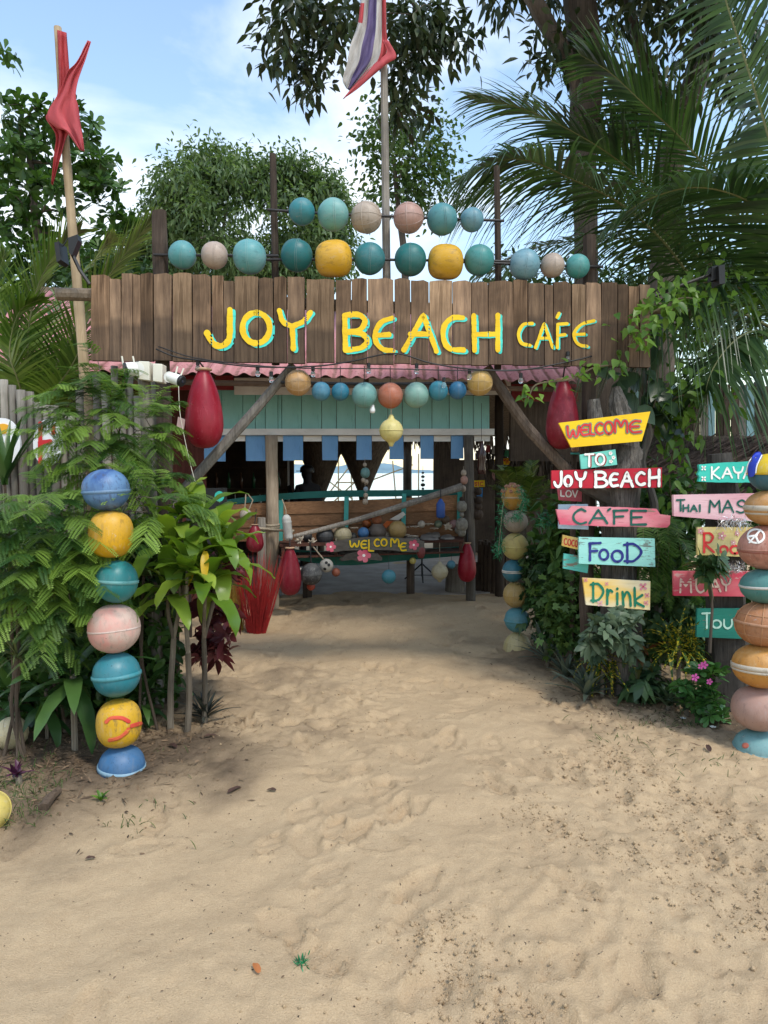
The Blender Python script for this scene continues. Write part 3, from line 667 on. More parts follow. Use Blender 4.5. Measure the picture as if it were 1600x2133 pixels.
# ------------------------------------------------------------------ buoys
def sup(a, c, e, n=18, lo=-1., hi=1.):
    out = []
    for i in range(n+1):
        t = (lo+(hi-lo)*i/n)*math.pi/2; ct, st = max(0, math.cos(t)), math.sin(t)
        out.append((a*abs(ct)**(2/e), c*math.copysign(abs(st)**(2/e), st)))
    return out
def ringprof(a, c, e, z, wd, pr):
    z = max(-.97*c, min(.97*c, z)); rr = lambda zz: a*max(0, 1-abs(zz/c)**e)**(1/e)
    return [(rr(z-wd)-.002, z-wd), (rr(z-wd*.6)+pr, z-wd*.6), (rr(z+wd*.6)+pr, z+wd*.6), (rr(z+wd)-.002, z+wd)]
def buoy(label, center, rx, rz, mat, axis='z', tilt=(0, 0), e=2., seams=(), grid=0, gmat=None, group=None, lo=-1., hi=1., name='buoy', knobs=None, n=36):
    mb = MB(); a, c = (rx, rz) if axis == 'z' else (rz, rx)
    prof = sup(a, c, e, 18, lo, hi)
    if lo > -1: prof = [(0, prof[0][1])]+prof
    if hi < 1: prof = prof+[(0, prof[-1][1])]
    mb.lathe(prof, n); ph = [random.random()*6.28 for _ in range(4)]; dn = Vector(rdir(1)[0]); R0 = max(a, c)
    for i, q in enumerate(mb.v):
        q = Vector(q); u = q/R0; k = 1+.008*math.sin(3*u.x+ph[0])*math.sin(3.5*u.z+ph[1])+.006*math.sin(6*u.y+ph[2])*math.sin(5*u.z+ph[3]); dd = u.dot(dn)
        if dd > .8: k -= .02*(dd-.8)/.2
        mb.v[i] = tuple(q*k)
    o_ = mb.build(name, mat, None, smooth=True); o_.location = center
    if axis == 'x': o_.rotation_euler = Euler((R(tilt[1]), R(90+tilt[0]), R(random.uniform(-4, 4))))
    elif axis == 'y': o_.rotation_euler = Euler((R(80+tilt[0]), R(tilt[1]), R(random.uniform(0, 50))))
    else: o_.rotation_euler = Euler((R(tilt[1]), R(tilt[0]), R(random.uniform(0, 360))))
    tag(o_, label, 'buoy', group)
    for z, wd, pr, mt in seams:
        s = MB(); s.lathe(ringprof(a, c, e, z*c, wd, pr), 48); s.build('seam', mt or mat, None, smooth=True).parent = o_
    if grid:
        for k in range(grid):
            ph = 2*math.pi*k/grid; P = [Vector((r*math.cos(ph), r*math.sin(ph), z)) for r, z in sup(a*1.003, c*1.003, e, 16, max(lo, -.97), .97)]
            s = MB(); s.tube(P, a*.022, 6, cap=False); s.build('rib', gmat or mat, None, smooth=True).parent = o_
        for z in (-.46, .46):
            s = MB(); s.lathe(ringprof(a, c, e, z*c, a*.02, a*.012), 40); s.build('seam', gmat or mat, None, smooth=True).parent = o_
    return o_
def kx(px): return math.sqrt(1+((px-800)/FPX)**2)
def ky(py): return math.sqrt(1+((1066-py)/FPX)**2)
def light(c, k=.45): return tuple(x*(1-k)+k*.62 for x in c)
TEAL = (.035, .235, .27); DTEAL = (.012, .155, .165); AQUA = (.17, .42, .40); LBLUE = (.16, .36, .45); BEIGE = (.48, .37, .30); PINKB = (.46, .28, .235); YELB = (.72, .40, .012); SKYB = (.05, .27, .40)
top_row = [(629, 441, 29, TEAL, 'small teal blue buoy at the left end of the top rod over the gate', 0), (694, 447, 35, AQUA, 'large pale sea green buoy, second from left on the top rod', 0), (763, 453, 34, (.45, .36, .28), 'ribbed sandy beige buoy left of the flag pole on the top rod', 1),
 (851, 454, 33, (.47, .28, .23), 'ribbed dusty pink buoy right of the flag pole on the top rod', 1), (921, 457, 34, (.075, .28, .31), 'large blue teal buoy, second from right on the top rod', 0), (983, 458, 26, (.11, .30, .38), 'small light blue buoy at the right end of the top rod', 0)]
mid_row = [(380, 531, 30, (.08, .33, .35), 'teal buoy at the left end of the long rod above the sign', 0), (447, 532, 29, BEIGE, 'beige buoy with a small hole, second from left above the sign', 0), (520, 535, 37, (.12, .38, .40), 'large light turquoise buoy left of the thin upright above the sign', 0),
 (618, 532, 35, DTEAL, 'dark teal buoy right of the thin left upright above the sign', 0), (695, 539, 40, YELB, 'yellow barrel buoy between two dark teal buoys left of the flag pole', 2), (770, 539, 34, (.025, .2, .22), 'teal buoy just left of the flag pole on the long rod', 0),
 (855, 541, 35, (.01, .165, .165), 'deep teal buoy just right of the flag pole on the long rod', 0), (928, 546, 38, (.66, .37, .012), 'grimy yellow barrel buoy right of the flag pole', 2), (998, 542, 33, (.05, .28, .27), 'mottled green teal buoy beside the right thin upright', 0),
 (1093, 551, 33, LBLUE, 'light blue buoy, third from the right end above the sign', 0), (1151, 553, 26, (.47, .38, .31), 'small plain beige buoy, second from the right end above the sign', 0), (1203, 555, 26, (.06, .33, .32), 'small turquoise buoy at the right end above the sign', 0)]
low_row = [(621, 797, 27, (.58, .33, .12), 'tan orange ribbed buoy at the left end of the hanging row under the sign', 1), (669, 815, 20, (.05, .27, .42), 'small blue buoy, second from left in the hanging row', 0), (709, 816, 19, (.03, .22, .34), 'small deeper blue buoy, third from left in the hanging row', 0),
 (759, 823, 27, (.14, .36, .34), 'grey green buoy left of the terracotta one in the hanging row', 0), (813, 824, 27, (.46, .145, .075), 'terracotta buoy at the middle of the hanging row', 0), (867, 823, 27, (.22, .42, .36), 'pale seafoam buoy right of the terracotta one', 0),
 (913, 814, 21, (.04, .26, .36), 'small teal blue buoy, third from right in the hanging row', 0), (953, 813, 19, (.03, .17, .33), 'small blue buoy, second from right in the hanging row', 0), (999, 797, 27, (.56, .36, .10), 'mustard ribbed buoy at the right end of the hanging row', 1)]
for row, off, grp in ((top_row, .055, 'buoys threaded on the top rod'), (mid_row, .055, 'buoys threaded on the long rod above the sign'), (low_row, .1, 'buoys hanging in a row under the sign')):
    for px, py, r, col, lab, kind in row:
        c_ = gp(px, py, off); rr = r*pxm(c_.y)/ky(py); m_ = buoymat(col, .55, .3)
        sm = buoymat(light(col, .13), .3, .2)
        if kind == 2: buoy(lab, c_, rr, rr*.98, buoymat(col, .3, .55, .5), 'x', (random.uniform(-3, 3), 0), 2.7, group=grp)
        elif kind == 1: buoy(lab, c_, rr, rr, m_, 'x', (random.uniform(-6, 6), random.uniform(-20, 20)), 2., ((0, rr*.05, rr*.02, sm),), 8, sm, group=grp)
        else:
            q = random.uniform(-.08, .12); buoy(lab, c_, rr*.985, rr, m_, 'x', (random.uniform(-8, 8), random.uniform(-5, 5)), 2.05, ((q-.05, rr*.025, rr*.012, sm), (q+.05, rr*.025, rr*.012, sm)), group=grp)
# string from the rod to the drooping middle buoys
def cord(name, pts, r, mat, parent=None, label=None, cat='cord', n=6, group=None):
    mb = MB(); Q = spline(pts, max(4, 4*len(pts))); mb.tube(Q, r, n)
    o_ = mb.build(name, mat, parent, origin=None if parent is not None else pts[-1], smooth=True)
    return tag(o_, label, cat, group) if parent is None else o_
for px, py, r, col, lab, kind in low_row[1:8]: cord('hanger_cord', [gp(px, 763, .1), gp(px, py-r+2, .1)], .003, M_BLACK, root)
# yellow mooring buoy with knobs under the terracotta buoy
def knob_buoy(label, c, r, mat, group=None, h=1.35, top=None, twist=0):
    mb = MB(); prof = [(0, -h*r), (r*.16, -h*r*.985), (r*.2, -r*1.2), (r*.27, -r*1.05)]+[(r*math.cos(t), r*math.sin(t)) for t in [R(-70+10*i) for i in range(15)]]+[(r*.27, r*1.05), (r*.2, r*1.2), (r*.15, h*r*.99), (0, h*r)]
    mb.lathe(prof, 36); o_ = mb.build('buoy', mat, None, smooth=True); o_.location = c; o_.rotation_euler = (R(twist), R(twist*.6), 0); tag(o_, label, 'buoy', group)
    s = MB(); s.lathe([(r-.003, -r*.05), (r*1.035, -r*.03), (r*1.035, r*.03), (r-.003, r*.05)], 40); s.build('seam', mat, None, smooth=True).parent = o_
    if top is not None: s = MB(); s.tube([Vector((0, 0, h*r*.97)), Vector(top)-Vector(c)], .004, 6); s.build('hanger_rope', M_ROPE, None).parent = o_
    return o_
c_ = gp(815, 897, .1); knob_buoy('pale yellow mooring buoy with knobs hanging below the terracotta buoy', c_, 24.5*pxm(c_.y), buoymat((.68, .58, .20), .3, .25), top=gp(815, 850, .1))
# red teardrop buoys
def teardrop(label, pxc, ytop, ybot, hw, place, off, mat, top=None, group=None, ribs=False, sh=1.):
    a = place(pxc, ytop, off); b = place(pxc, ybot, off); h = a.z-b.z; r = hw*pxm(a.y)
    pr = [(0, 0), (.22, .004), (.45, .02), (.68, .06), (.86, .13), (.97, .22), (1, .3), (.98, .4), (.93, .5), (.85, .6), (.73, .72), (.58, .82), (.42, .91), (.33, .95), (.32, .975), (.38, .985), (.38, .998), (.3, 1.)]
    prof = [(r*q, h*z) for q, z in pr]+[(0, h)]; mb = MB(); mb.lathe(prof, 36)
    o_ = mb.build('buoy', mat, None, smooth=True); o_.location = Vector((a.x, a.y, b.z)); tag(o_, label, 'buoy', group)
    s = MB(); s.lathe([(r*.30, h*.972), (r*.43, h*.978), (r*.44, h*1.0), (r*.3, h*1.01)], 24); s.build('collar', plain('tan_rubber', (.42, .27, .17), .6), None, smooth=True).parent = o_
    if top is not None: s = MB(); s.tube([Vector((0, 0, h*.99)), Vector((.0, 0, h*1.02)), Vector(top)-o_.location], .006, 6); s.build('hanger_rope', M_BLACK, None).parent = o_
    return o_
RED = buoymat((.40, .012, .032), .35, .2, .3, (.5, .06, .09), .3); RED2 = buoymat((.30, .014, .032), .35, .2, .3, (.42, .07, .1), .3)
teardrop('big glossy red teardrop buoy hanging from the left end of the gate', 424, 768, 934, 39, gp, .03, RED, gp(412, 750, .0), 'red teardrop buoys under the gate')
teardrop('dull red teardrop buoy hanging behind the yellow welcome board', 1173, 789, 936, 34, gp, .10, RED2, gp(1178, 755, .06), 'red teardrop buoys under the gate')
# ------------------------------------------------------------------ ball columns
CREAM = buoymat((.62, .54, .42), .4, .4)
def col_ball(label, px, py, rx, ry, Y, mat, **k):
    c_ = at(px, py, Y); return buoy(label, c_, rx*pxm(Y)/kx(px), ry*pxm(Y)/ky(py), mat, **k)
YL = 3.63; GL = 'column of stacked buoys left of the path'
bl = (.05, .13, .36); lw_ = buoymat((.2, .36, .52), .4, .3)
col_ball('scuffed dark blue buoy topping the column left of the path', 221, 1020, 51, 43, YL, buoymat((.045, .115, .31), .75, .6, .38, (.13, .25, .42)), tilt=(-3, 0), seams=((-.10, .010, .004, buoymat((.12, .24, .40), .5, .3)),), group=GL, e=2.15)
col_ball('yellow barrel buoy second from the top of the left column', 231, 1113, 48, 49, YL, buoymat((.74, .40, .010), .25, .45, .4), tilt=(5, 0), e=2.6, group=GL)
col_ball('teal buoy third from the top of the left column, partly behind leaves', 243, 1211, 46, 45, YL, buoymat((.02, .215, .225), .4, .3, .36), tilt=(-5, 0), seams=((.03, .010, .004, buoymat((.12, .36, .36), .4, .3)),), group=GL, e=2.1)
col_ball('faded pale pink buoy with a rubbed white seam in the left column', 238, 1309, 57, 52, YL, buoymat((.66, .49, .41), .7, .35, .5, (.60, .22, .19)), tilt=(-6, 0), seams=((-.02, .006, .001, buoymat((.66, .50, .43), .5, .3)),), group=GL, e=2.1)
col_ball('blue teal buoy below the pink one in the left column', 243, 1405, 52, 48, YL, buoymat((.018, .215, .27), .35, .3, .34), tilt=(-6, 0), seams=((-.02, .012, .0055, buoymat((.05, .29, .34), .4, .2)),), group=GL, e=2.1)
yb_ = col_ball('grimy yellow barrel buoy with a red painted mark in the left column', 248, 1506, 49, 52, YL, buoymat((.70, .40, .012), .3, .75, .55), tilt=(-2, 0), e=2.5, group=GL)
col_ball('blue buoy half sunk in the sand under the left column', 254, 1595, 51, 46, YL, buoymat((.035, .15, .33), .5, .4, .4), tilt=(-6, 0), seams=((-.02, .013, .005, buoymat((.22, .4, .52), .5, .3)), (-.17, .008, .003, None)), group=GL, e=2.1)
# red mark on the yellow buoy, wrapped on its skin
def wrap_strokes(o_, strokes, wd, mat, a, c, e, name='painted_mark', rise=.0025):
    inv = o_.rotation_euler.to_matrix().inverted(); cen = o_.location
    def pl(px, py, off):
        d = ray(px, py); lo_, hi_ = 0, 0
        # march to the skin
        t = (cen.y-a*1.25)/d.y
        for _ in range(160):
            q = inv @ (CAM+d*t-cen); rr = (math.hypot(q.x, q.y)/a)**e+(abs(q.z)/c)**e
            if rr < 1: break
            t += a*.012
        q = CAM+d*t; nrm = (q-cen).normalized(); return q+nrm*(-off)
    mb = MB()
    for k, (pts, cv) in enumerate(strokes): stroke(mb, pts, wd, pl, rise+.0004*k, cv, 3., .0006)
    s = mb.build(name, mat, None, smooth=True); s.parent = o_; s.matrix_parent_inverse = Matrix.LocRotScale(o_.location, o_.rotation_euler, None).inverted()
    return s
ra, rc = 49*pxm(YL)/kx(248), 52*pxm(YL)/ky(1506)
wrap_strokes(yb_, [([(222, 1504), (232, 1496), (254, 1496), (268, 1503)], 1), ([(229, 1541), (246, 1537), (260, 1528), (268, 1519)], 1), ([(274, 1512), (292, 1507)], 0)], 8, paint('worn_red_paint', (.5, .035, .03), (.62, .14, .05), .85, under=(.55, .3, .03)), ra, rc, 2.5)
YR = 3.97; GR = 'column of stacked buoys at the right edge'
w_ = buoymat((.62, .60, .55), .4, .4)
cap = col_ball('yellow and blue painted dome with white lines topping the right column', 1603, 987, 50, 42, YR, buoymat((.80, .55, .015), .2, .1, .35), lo=-.02, group=GR, e=2.2)
cb = 50*pxm(YR)/kx(1603); cc = 42*pxm(YR)/ky(987)
for x0 in (1566, 1612, 1650):
    wrap_strokes(cap, [([(x0, 985), (x0+2, 972), (x0+7, 960), (x0+14, 950)], 1)], 17, paint('blue_stripe_paint', (.02, .05, .42), None, .1), cb, cc, 2.2, 'blue_stripe')
    for dx in (-9.5, 9.5): wrap_strokes(cap, [([(x0+dx, 985), (x0+2+dx, 972), (x0+7+dx, 960), (x0+14+dx*.8, 950)], 1)], 2.2, paint('white_line_paint', (.8, .8, .78), None, .1), cb, cc, 2.2, 'white_line', .005)
col_ball('dark blue teal buoy under the painted dome of the right column', 1603, 984, 47, 40, YR, buoymat((.03, .15, .21), .5, .4, .4), hi=.12, seams=((.06, .012, .004, buoymat((.24, .38, .42), .4, .3)),), group=GR)
col_ball('orange buoy with a thick cream seam high in the right column', 1603, 1058, 55, 38, YR, buoymat((.56, .27, .06), .4, .35, .4, (.5, .33, .22)), seams=((.02, .016, .005, CREAM), (-.3, .006, .001, CREAM)), group=GR)
pb = col_ball('rusty pink buoy with a white peace sign in the right column', 1598, 1140, 64, 47, YR, buoymat((.47, .20, .14), .6, .5, .45, (.58, .33, .27)), tilt=(3, 0), seams=((-.12, .007, .003, buoymat((.36, .10, .06), .3, .4)), (-.02, .006, .003, None)), group=GR)
ra, rc = 64*pxm(YR)/kx(1598), 47*pxm(YR)/ky(1140)
wrap_strokes(pb, [(ell(1575, 1117, 17, 14), 1), ([(1584, 1105), (1562, 1130)], 0), ([(1577, 1116), (1560, 1118)], 0), ([(1575, 1118), (1581, 1131)], 0)], 4, P_WHITE, ra, rc, 2., 'peace_sign')
col_ball('sea green teal buoy with a white seam in the right column', 1594, 1220, 56, 37, YR, buoymat((.07, .25, .235), .4, .35), tilt=(4, 0), seams=((.03, .008, .004, w_),), group=GR)
col_ball('orange tan ribbed buoy in the middle of the right column', 1590, 1300, 64, 47, YR, buoymat((.46, .20, .085), .4, .35), tilt=(4, 0), seams=((.05, .010, .005, buoymat((.50, .25, .13), .3, .3)),), grid=10, gmat=buoymat((.50, .25, .12), .3, .2), group=GR)
col_ball('bright orange buoy with a worn white double seam in the right column', 1585, 1387, 64, 47, YR, buoymat((.60, .27, .05), .5, .45, .4, (.56, .36, .16)), tilt=(4, 0), seams=((.02, .014, .005, CREAM), (-.16, .008, .004, CREAM)), group=GR, e=2.1)
col_ball('plain dusty pink buoy second from the bottom of the right column', 1580, 1475, 62, 48, YR, buoymat((.45, .27, .215), .4, .35, .5), group=GR, e=2.1)
hb = col_ball('pale blue buoy half sunk in sand under the right column', 1580, 1557, 56, 40, YR, buoymat((.17, .36, .37), .5, .4, .5), tilt=(3, 0), seams=((-.02, .007, .003, None), (-.14, .007, .003, None)), group=GR)
wrap_strokes(hb, [([(1552, 1553), (1555, 1553)], 0)], 11, paint('rust_spot_paint', (.42, .12, .08), None, .3), 56*pxm(YR)/kx(1580), 40*pxm(YR)/ky(1557), 2., 'rust_spot')
YM = 6.25; GM = 'column of stacked buoys on the far right of the path'
kb = col_ball('mustard buoy studded with little clay cups topping the far column', 1067, 1036, 22, 27, YM, buoymat((.52, .26, .025), .3, .3), seams=((-.02, .010, .005, buoymat((.5, .36, .22), .3, .3)),), group=GM)
CLAY = plain('clay_cup', (.36, .19, .13), .8, .25, 20)
rk = 22*pxm(YM)
for el_ in (28, 55, 80):
    for az in range(0, 360, 45 if el_ < 70 else 120):
        d = Vector((math.cos(R(az+el_))*math.cos(R(el_)), math.sin(R(az+el_))*math.cos(R(el_)), math.sin(R(el_)))); M4 = d.to_track_quat('Z', 'Y').to_matrix().to_4x4(); M4.translation = Vector((d.x*rk, d.y*rk, d.z*27*pxm(YM)))*.95
        s = MB(); s.lathe([(.016, -.004), (.017, .014), (.015, .022), (.009, .022), (.007, .006), (0, .004)], 12, M4); s.build('clay_cup', CLAY, None, smooth=True).parent = kb; 
for o_ in kb.children:
    o_.location = (0, 0, 0)
col_ball('matt beige buoy second from top of the far column', 1074, 1086, 26, 24, YM, buoymat((.37, .31, .25), .4, .3, .6), seams=((0, .004, .001, None),), group=GM)
col_ball('pale yellow buoy with green smears in the far column', 1073, 1138, 28, 28, YM, buoymat((.55, .44, .17), .35, .3, .5, (.33, .4, .12)), seams=((-.03, .009, .005, None),), group=GM)
col_ball('blue buoy with a white double seam in the far column', 1068, 1189, 22, 24, YM, buoymat((.025, .17, .24), .35, .3), seams=((.03, .007, .004, w_), (-.1, .006, .004, w_)), group=GM)
col_ball('mustard ribbed buoy in the far column', 1073, 1239, 25, 27, YM, buoymat((.45, .30, .09), .35, .35), grid=8, gmat=buoymat((.5, .36, .15), .3, .2), seams=((-.02, .007, .004, None),), group=GM)
col_ball('light blue buoy with raised seam, second from bottom of the far column', 1077, 1291, 27, 27, YM, buoymat((.085, .28, .33), .35, .3), seams=((-.05, .009, .005, None),), group=GM)
col_ball('pale yellow half buoy at the foot of the far column', 1078, 1353, 30, 38, YM, buoymat((.55, .45, .21), .35, .35), grid=8, gmat=buoymat((.6, .5, .27), .3, .2), group=GM)
# loose buoys at the left edge
c_ = onground(25, 1556); rr = 37*pxm(c_.y)/1.1
buoy('cream ribbed buoy lying among grass at the left edge', c_+Vector((0, 0, rr*.93)), rr, rr, buoymat((.62, .52, .30), .3, .25), 'y', (0, 25), grid=8, gmat=buoymat((.66, .57, .36), .2, .2), n=40)
c_ = onground(-20, 1728); knob_buoy('yellow knobbed buoy cut by the left edge near the camera', c_+Vector((0, 0, .085)), .085, buoymat((.70, .55, .13), .3, .25), twist=60)
# ------------------------------------------------------------------ cafe building with bar front
cafe = thing('cafe_building', 'cafe bar with pink corrugated roof, turquoise planks and a blue and white valance', 'building', Vector((0, 9.5, 0)))
P_TURQ = paint('turquoise_wall_paint', (.24, .52, .49), (.28, .57, .54), .3, axis='Z', under=(.12, .2, .17))
P_TURQD = paint('dark_turquoise_paint', (.015, .13, .11), (.02, .16, .14), .25, axis='X')
P_TURQM = paint('mid_turquoise_paint', (.05, .30, .27), None, .2, axis='Z')
P_WBOARD = paint('white_board_paint', (.60, .59, .57), None, .15); P_BLUET = paint('blue_tab_paint', (.13, .30, .56), (.16, .34, .6), .15, axis='Z', under=(.25, .3, .35)); P_MAROON = paint('dark_red_board_paint', (.17, .012, .014), None, .2)
def bbox_part(name, x0, y0, x1, y1, off, th, mat, parent=cafe, place=bp, dx=0., taper=0.):
    F = [place(x0+dx, y0, off), place(x1+dx, y0, off), place(x1-taper, y1, off), place(x0+taper, y1, off)]; B = [q+Vector((0, th, 0)) for q in F]
    return MB().prism(F, B).build(name, mat, parent, origin=place((x0+x1)/2, y1, off))
ed = [425, 462, 506, 532, 553, 579, 587, 628, 670, 701, 740, 772, 808, 838, 874, 900, 936, 963, 986, 1020]
for i, (a, b) in enumerate(zip(ed, ed[1:])):
    yt = 812+(a-425)*.022; bbox_part('plank', a+.6, yt, b-.6, 894, random.uniform(-.006, .006)+(-.02 if i in (4, 17) else 0), .025, P_TURQ)
bbox_part('ledge_board', 425, 893, 1030, 906, -.10, .14, P_WBOARD)
for i, (a, b) in enumerate([(425, 470), (512, 555), (590, 631), (671, 704), (743, 774), (812, 840), (876, 903), (940, 965)]): bbox_part('valance_tab', a, 907, b, 961-i*.8, -.055+random.uniform(-.004, .004), .014, P_BLUET, dx=0, taper=random.uniform(-1.5, 1.5))
for a, b in [(471, 511), (556, 590), (632, 670), (705, 742), (775, 811), (841, 875), (904, 939), (988, 1021)]: bbox_part('valance_tab', a, 907.5, b, 919+random.uniform(0, 1), -.04, .014, P_WBOARD)
bbox_part('fascia_board', 300, 782, 486, 812, -.25, .03, P_MAROON); bbox_part('fascia_board', 488, 787, 1064, 822, -.25, .03, P_WBOARD); bbox_part('fascia_board', 1066, 800, 1205, 836, -.25, .03, P_MAROON)
def bpost(name, px, pt, r, mat, off=-.07, pb=None):
    a = bp(px, pt, off); b = Vector((bp(pb or px, 1200, off).x, a.y, -.15)); mb = MB(); mb.tube([b.lerp(a, i/8)+Vector((random.uniform(-1, 1), 0, 0))*.006 for i in range(9)], [r*random.uniform(.95, 1.05) for i in range(9)], 11, rough=.04); return mb.build(name, mat, cafe, smooth=True)
bpost('post', 566, 907, .072, M_LOG, pb=569); bpost('post', 976, 908, .060, M_GREYWOOD, pb=981)
for px in (380, 1040, 1160): bpost('post', px, 800, .055, M_DARKWOOD, off=.25)
# roof sheets with real corrugation
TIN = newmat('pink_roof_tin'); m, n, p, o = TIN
f = noise(n, 3, 6, .7, (3, .6, .6)); f2 = noise(n, 26, 4, .7); c = mixc(n, ramp(n, f, .3, .72), (.40, .14, .15), (.56, .25, .26)); gm = nn(n, 'ShaderNodeNewGeometry'); sxr = nn(n, 'ShaderNodeSeparateXYZ'); n.links.new(gm.outputs['Position'], sxr.inputs[0]); w1 = nn(n, 'ShaderNodeMath', operation='MULTIPLY'); n.links.new(sxr.outputs[0], w1.inputs[0]); w1.inputs[1].default_value = 2*math.pi/.165; w2 = nn(n, 'ShaderNodeMath', operation='SINE'); n.links.new(w1.outputs[0], w2.inputs[0]); w3 = nn(n, 'ShaderNodeMath', operation='MULTIPLY_ADD'); n.links.new(f2_ := noise(n, 9, 5, .7), w3.inputs[0]); w3.inputs[1].default_value = 2.; n.links.new(w2.outputs[0], w3.inputs[2]); c = mixc(n, ramp(n, w3.outputs[0], .0, .5), (.20, .075, .06), c); c = mixc(n, ramp(n, f2, .6, .68), c, (.16, .07, .04)); n.links.new(c, p.inputs['Base Color']); p.inputs['Roughness'].default_value = .6; TINM = m  # dark trough stripes: groove shade painted into the tin colour, with grime
def roof_sheet(x0, x1, e0, r0, k):
    """corrugated sheet between world x0..x1; e0(x) eave point, r0(x) ridge point"""
    nxs = max(8, int((x1-x0)/.022)); V = []; F = []
    for i in range(nxs+1):
        x = x0+(x1-x0)*i/nxs; a = e0(x); b = r0(x); w_ = .017*math.sin(2*math.pi*x/.165)
        for j in range(5): q = a.lerp(b, j/4); V.append(q+Vector((0, -.3*w_, w_+.004*k)))
    for i in range(nxs):
        for j in range(4): F.append((i*5+j, i*5+j+1, (i+1)*5+j+1, (i+1)*5+j))
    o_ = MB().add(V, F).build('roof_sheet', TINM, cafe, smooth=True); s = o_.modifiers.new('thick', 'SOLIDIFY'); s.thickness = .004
eave = lambda x: Vector((x, 7.62+.254*x, 2.63+.012*x)); ridge = lambda x: Vector((x, 10.4+.254*x, 3.98))
xs = [-4.4+i*.86 for i in range(9)]
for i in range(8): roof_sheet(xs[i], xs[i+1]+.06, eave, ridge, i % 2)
PURLIN = wood('purlin_wood', (.16, .1, .065), (.3, .2, .14), axis='X')
mb = MB(); mb.tube([eave(-4.3)+Vector((0, .12, -.075)), eave(2.45)+Vector((0, .12, -.075))], .032, 6); mb.build('eave_beam', PURLIN, cafe)
for i in range(9):
    x = -4.2+i*.8; a = eave(x)+Vector((0, .02, -.11)); b = ridge(x)+Vector((0, 0, -.1)); mb = MB(); mb.tube([a, b], .03, 4); mb.build('rafter', PURLIN, cafe)
# rear thatch slope, side walls, back wall with openings
m, n, p, o = newmat('dry_thatch'); THATCH = m
f = noise(n, 3, 6, .7, (8, 8, 1)); c = mixc(n, ramp(n, f, .3, .7), (.055, .038, .025), (.17, .125, .085)); n.links.new(c, p.inputs['Base Color']); p.inputs['Roughness'].default_value = .95; bump(n, p, f, .8, .02)
DARKIN = wood('old_interior_boards', (.06, .045, .035), (.12, .09, .065))
def slab(name, pts, th, mat, parent=cafe): 
    F = [Vector(q) for q in pts]; nr = (F[1]-F[0]).cross(F[2]-F[0]).normalized(); return MB().prism(F, [q+nr*th for q in F]).build(name, mat, parent)
slab('rear_roof', [(-4.5, 9.25, 3.94), (3.6, 11.3, 3.96), (4.2, 14.6, 2.35), (-4.5, 13.8, 2.35)], .12, THATCH)
slab('side_wall', [(-4.3, 7.0, 0), (-4.3, 13.6, 0), (-4.3, 13.6, 2.5), (-4.3, 9.3, 4.0), (-4.3, 7.0, 2.6)], .06, DARKIN)
slab('front_wall', [(-4.3, 7.35, -.1), (-2.02, 7.92, -.1), (-2.02, 7.92, 2.6), (-4.3, 7.35, 2.55)], .05, wood('red_brown_boards', (.06, .018, .014), (.12, .04, .03)))
slab('partition_wall', [(1.6, 8.95, 1.75), (3.7, 9.5, 1.75), (3.7, 9.5, 3.3), (1.6, 8.95, 3.3)], .05, DARKIN)
slab('back_wall', [(-4.3, 13.4, 0), (-1.75, 13.6, 0), (-1.75, 13.6, 2.6), (-4.3, 13.4, 2.6)], .06, DARKIN)
slab('back_wall', [(.98, 13.9, 0), (4.3, 14.2, 0), (4.3, 14.2, 1.86), (1.5, 13.95, 1.86), (1.4, 13.94, 2.6), (.98, 13.9, 2.6)], .06, DARKIN)
# thatch fringe hanging along the rear eave
cl = Cloud(); k = 900; X = rng.uniform(-1.7, 4.0, k); P = np.stack([X, 13.75+.12*X+rng.uniform(-.15, .15, k), 2.34+rng.uniform(-.08, .12, k)], 1); D = rng.normal(0, .2, (k, 3)); D[:, 2] = -1
cl.add(T_STRIP, P, D, np.tile([0, -1., .2], (k, 1)), rng.uniform(.12, .42, k), .025); tag(cl.build('thatch_fringe', THATCH, cafe), kind='stuff')
for i, (px, yt) in enumerate([(668, 930), (757, 935)]):        # flaring thatched columns inside
    b = at(px, 1040, 12.6); zt = at(px, yt-10, 12.6).z; mb = MB(); prof = [(.06, 0), (.065, 1.15), (.10, 1.35), (.2, 1.6), (.36, zt-.15), (.62, zt+.3), (.05, zt+.32)]
    M4 = Matrix.Translation(Vector((b.x, b.y, -.1))); mb.lathe([(q, z) for q, z in prof], 14, M4); mb.build('thatched_column', THATCH, cafe, smooth=True)
slab('floor_slab', [(-4.2, 8.75, .012), (1.15, 9.05, .012), (2.6, 9.9, .012), (3.6, 13.4, .012), (-4.2, 13.3, .012)], -.06, plain('worn_concrete', (.33, .30, .27), .85, .25, 3))
# back bar shelves with bottles
sh = thing('bottle_shelf', 'dark wooden shelf unit with bottles at the back of the bar', 'shelf', Vector((-2.9, 12.9, 0)))
for z in (.9, 1.3, 1.7): MB().box((-2.75, 12.95, z), (1.9, .28, .03)).build('shelf_board', DARKIN, sh)
for x in (-3.7, -1.8): MB().box((x, 12.95, 1.), (.05, .28, 2.0)).build('side_panel', DARKIN, sh)
BG = [plain('bottle_glass_%s' % nme, c_, .12, .1, 6, 0., .6) for nme, c_ in (('amber', (.22, .09, .02)), ('green', (.03, .14, .06)), ('clear', (.45, .48, .46)), ('brown', (.1, .05, .03)))]
for i in range(15):
    x = -3.45+i*.115; z = (.915, 1.315)[i % 2]; mb = MB(); mb.lathe([(0, 0), (.032, 0), (.034, .17), (.012, .22), (.012, .29), (0, .29)], 12, Matrix.Translation((x, 12.9, z)))
    tag(mb.build('bottle', BG[i % 4], origin=(x, 12.9, z), smooth=True), 'small bottle standing on the dark shelf at the back of the bar', 'bottle', 'bottles on the back bar shelf')
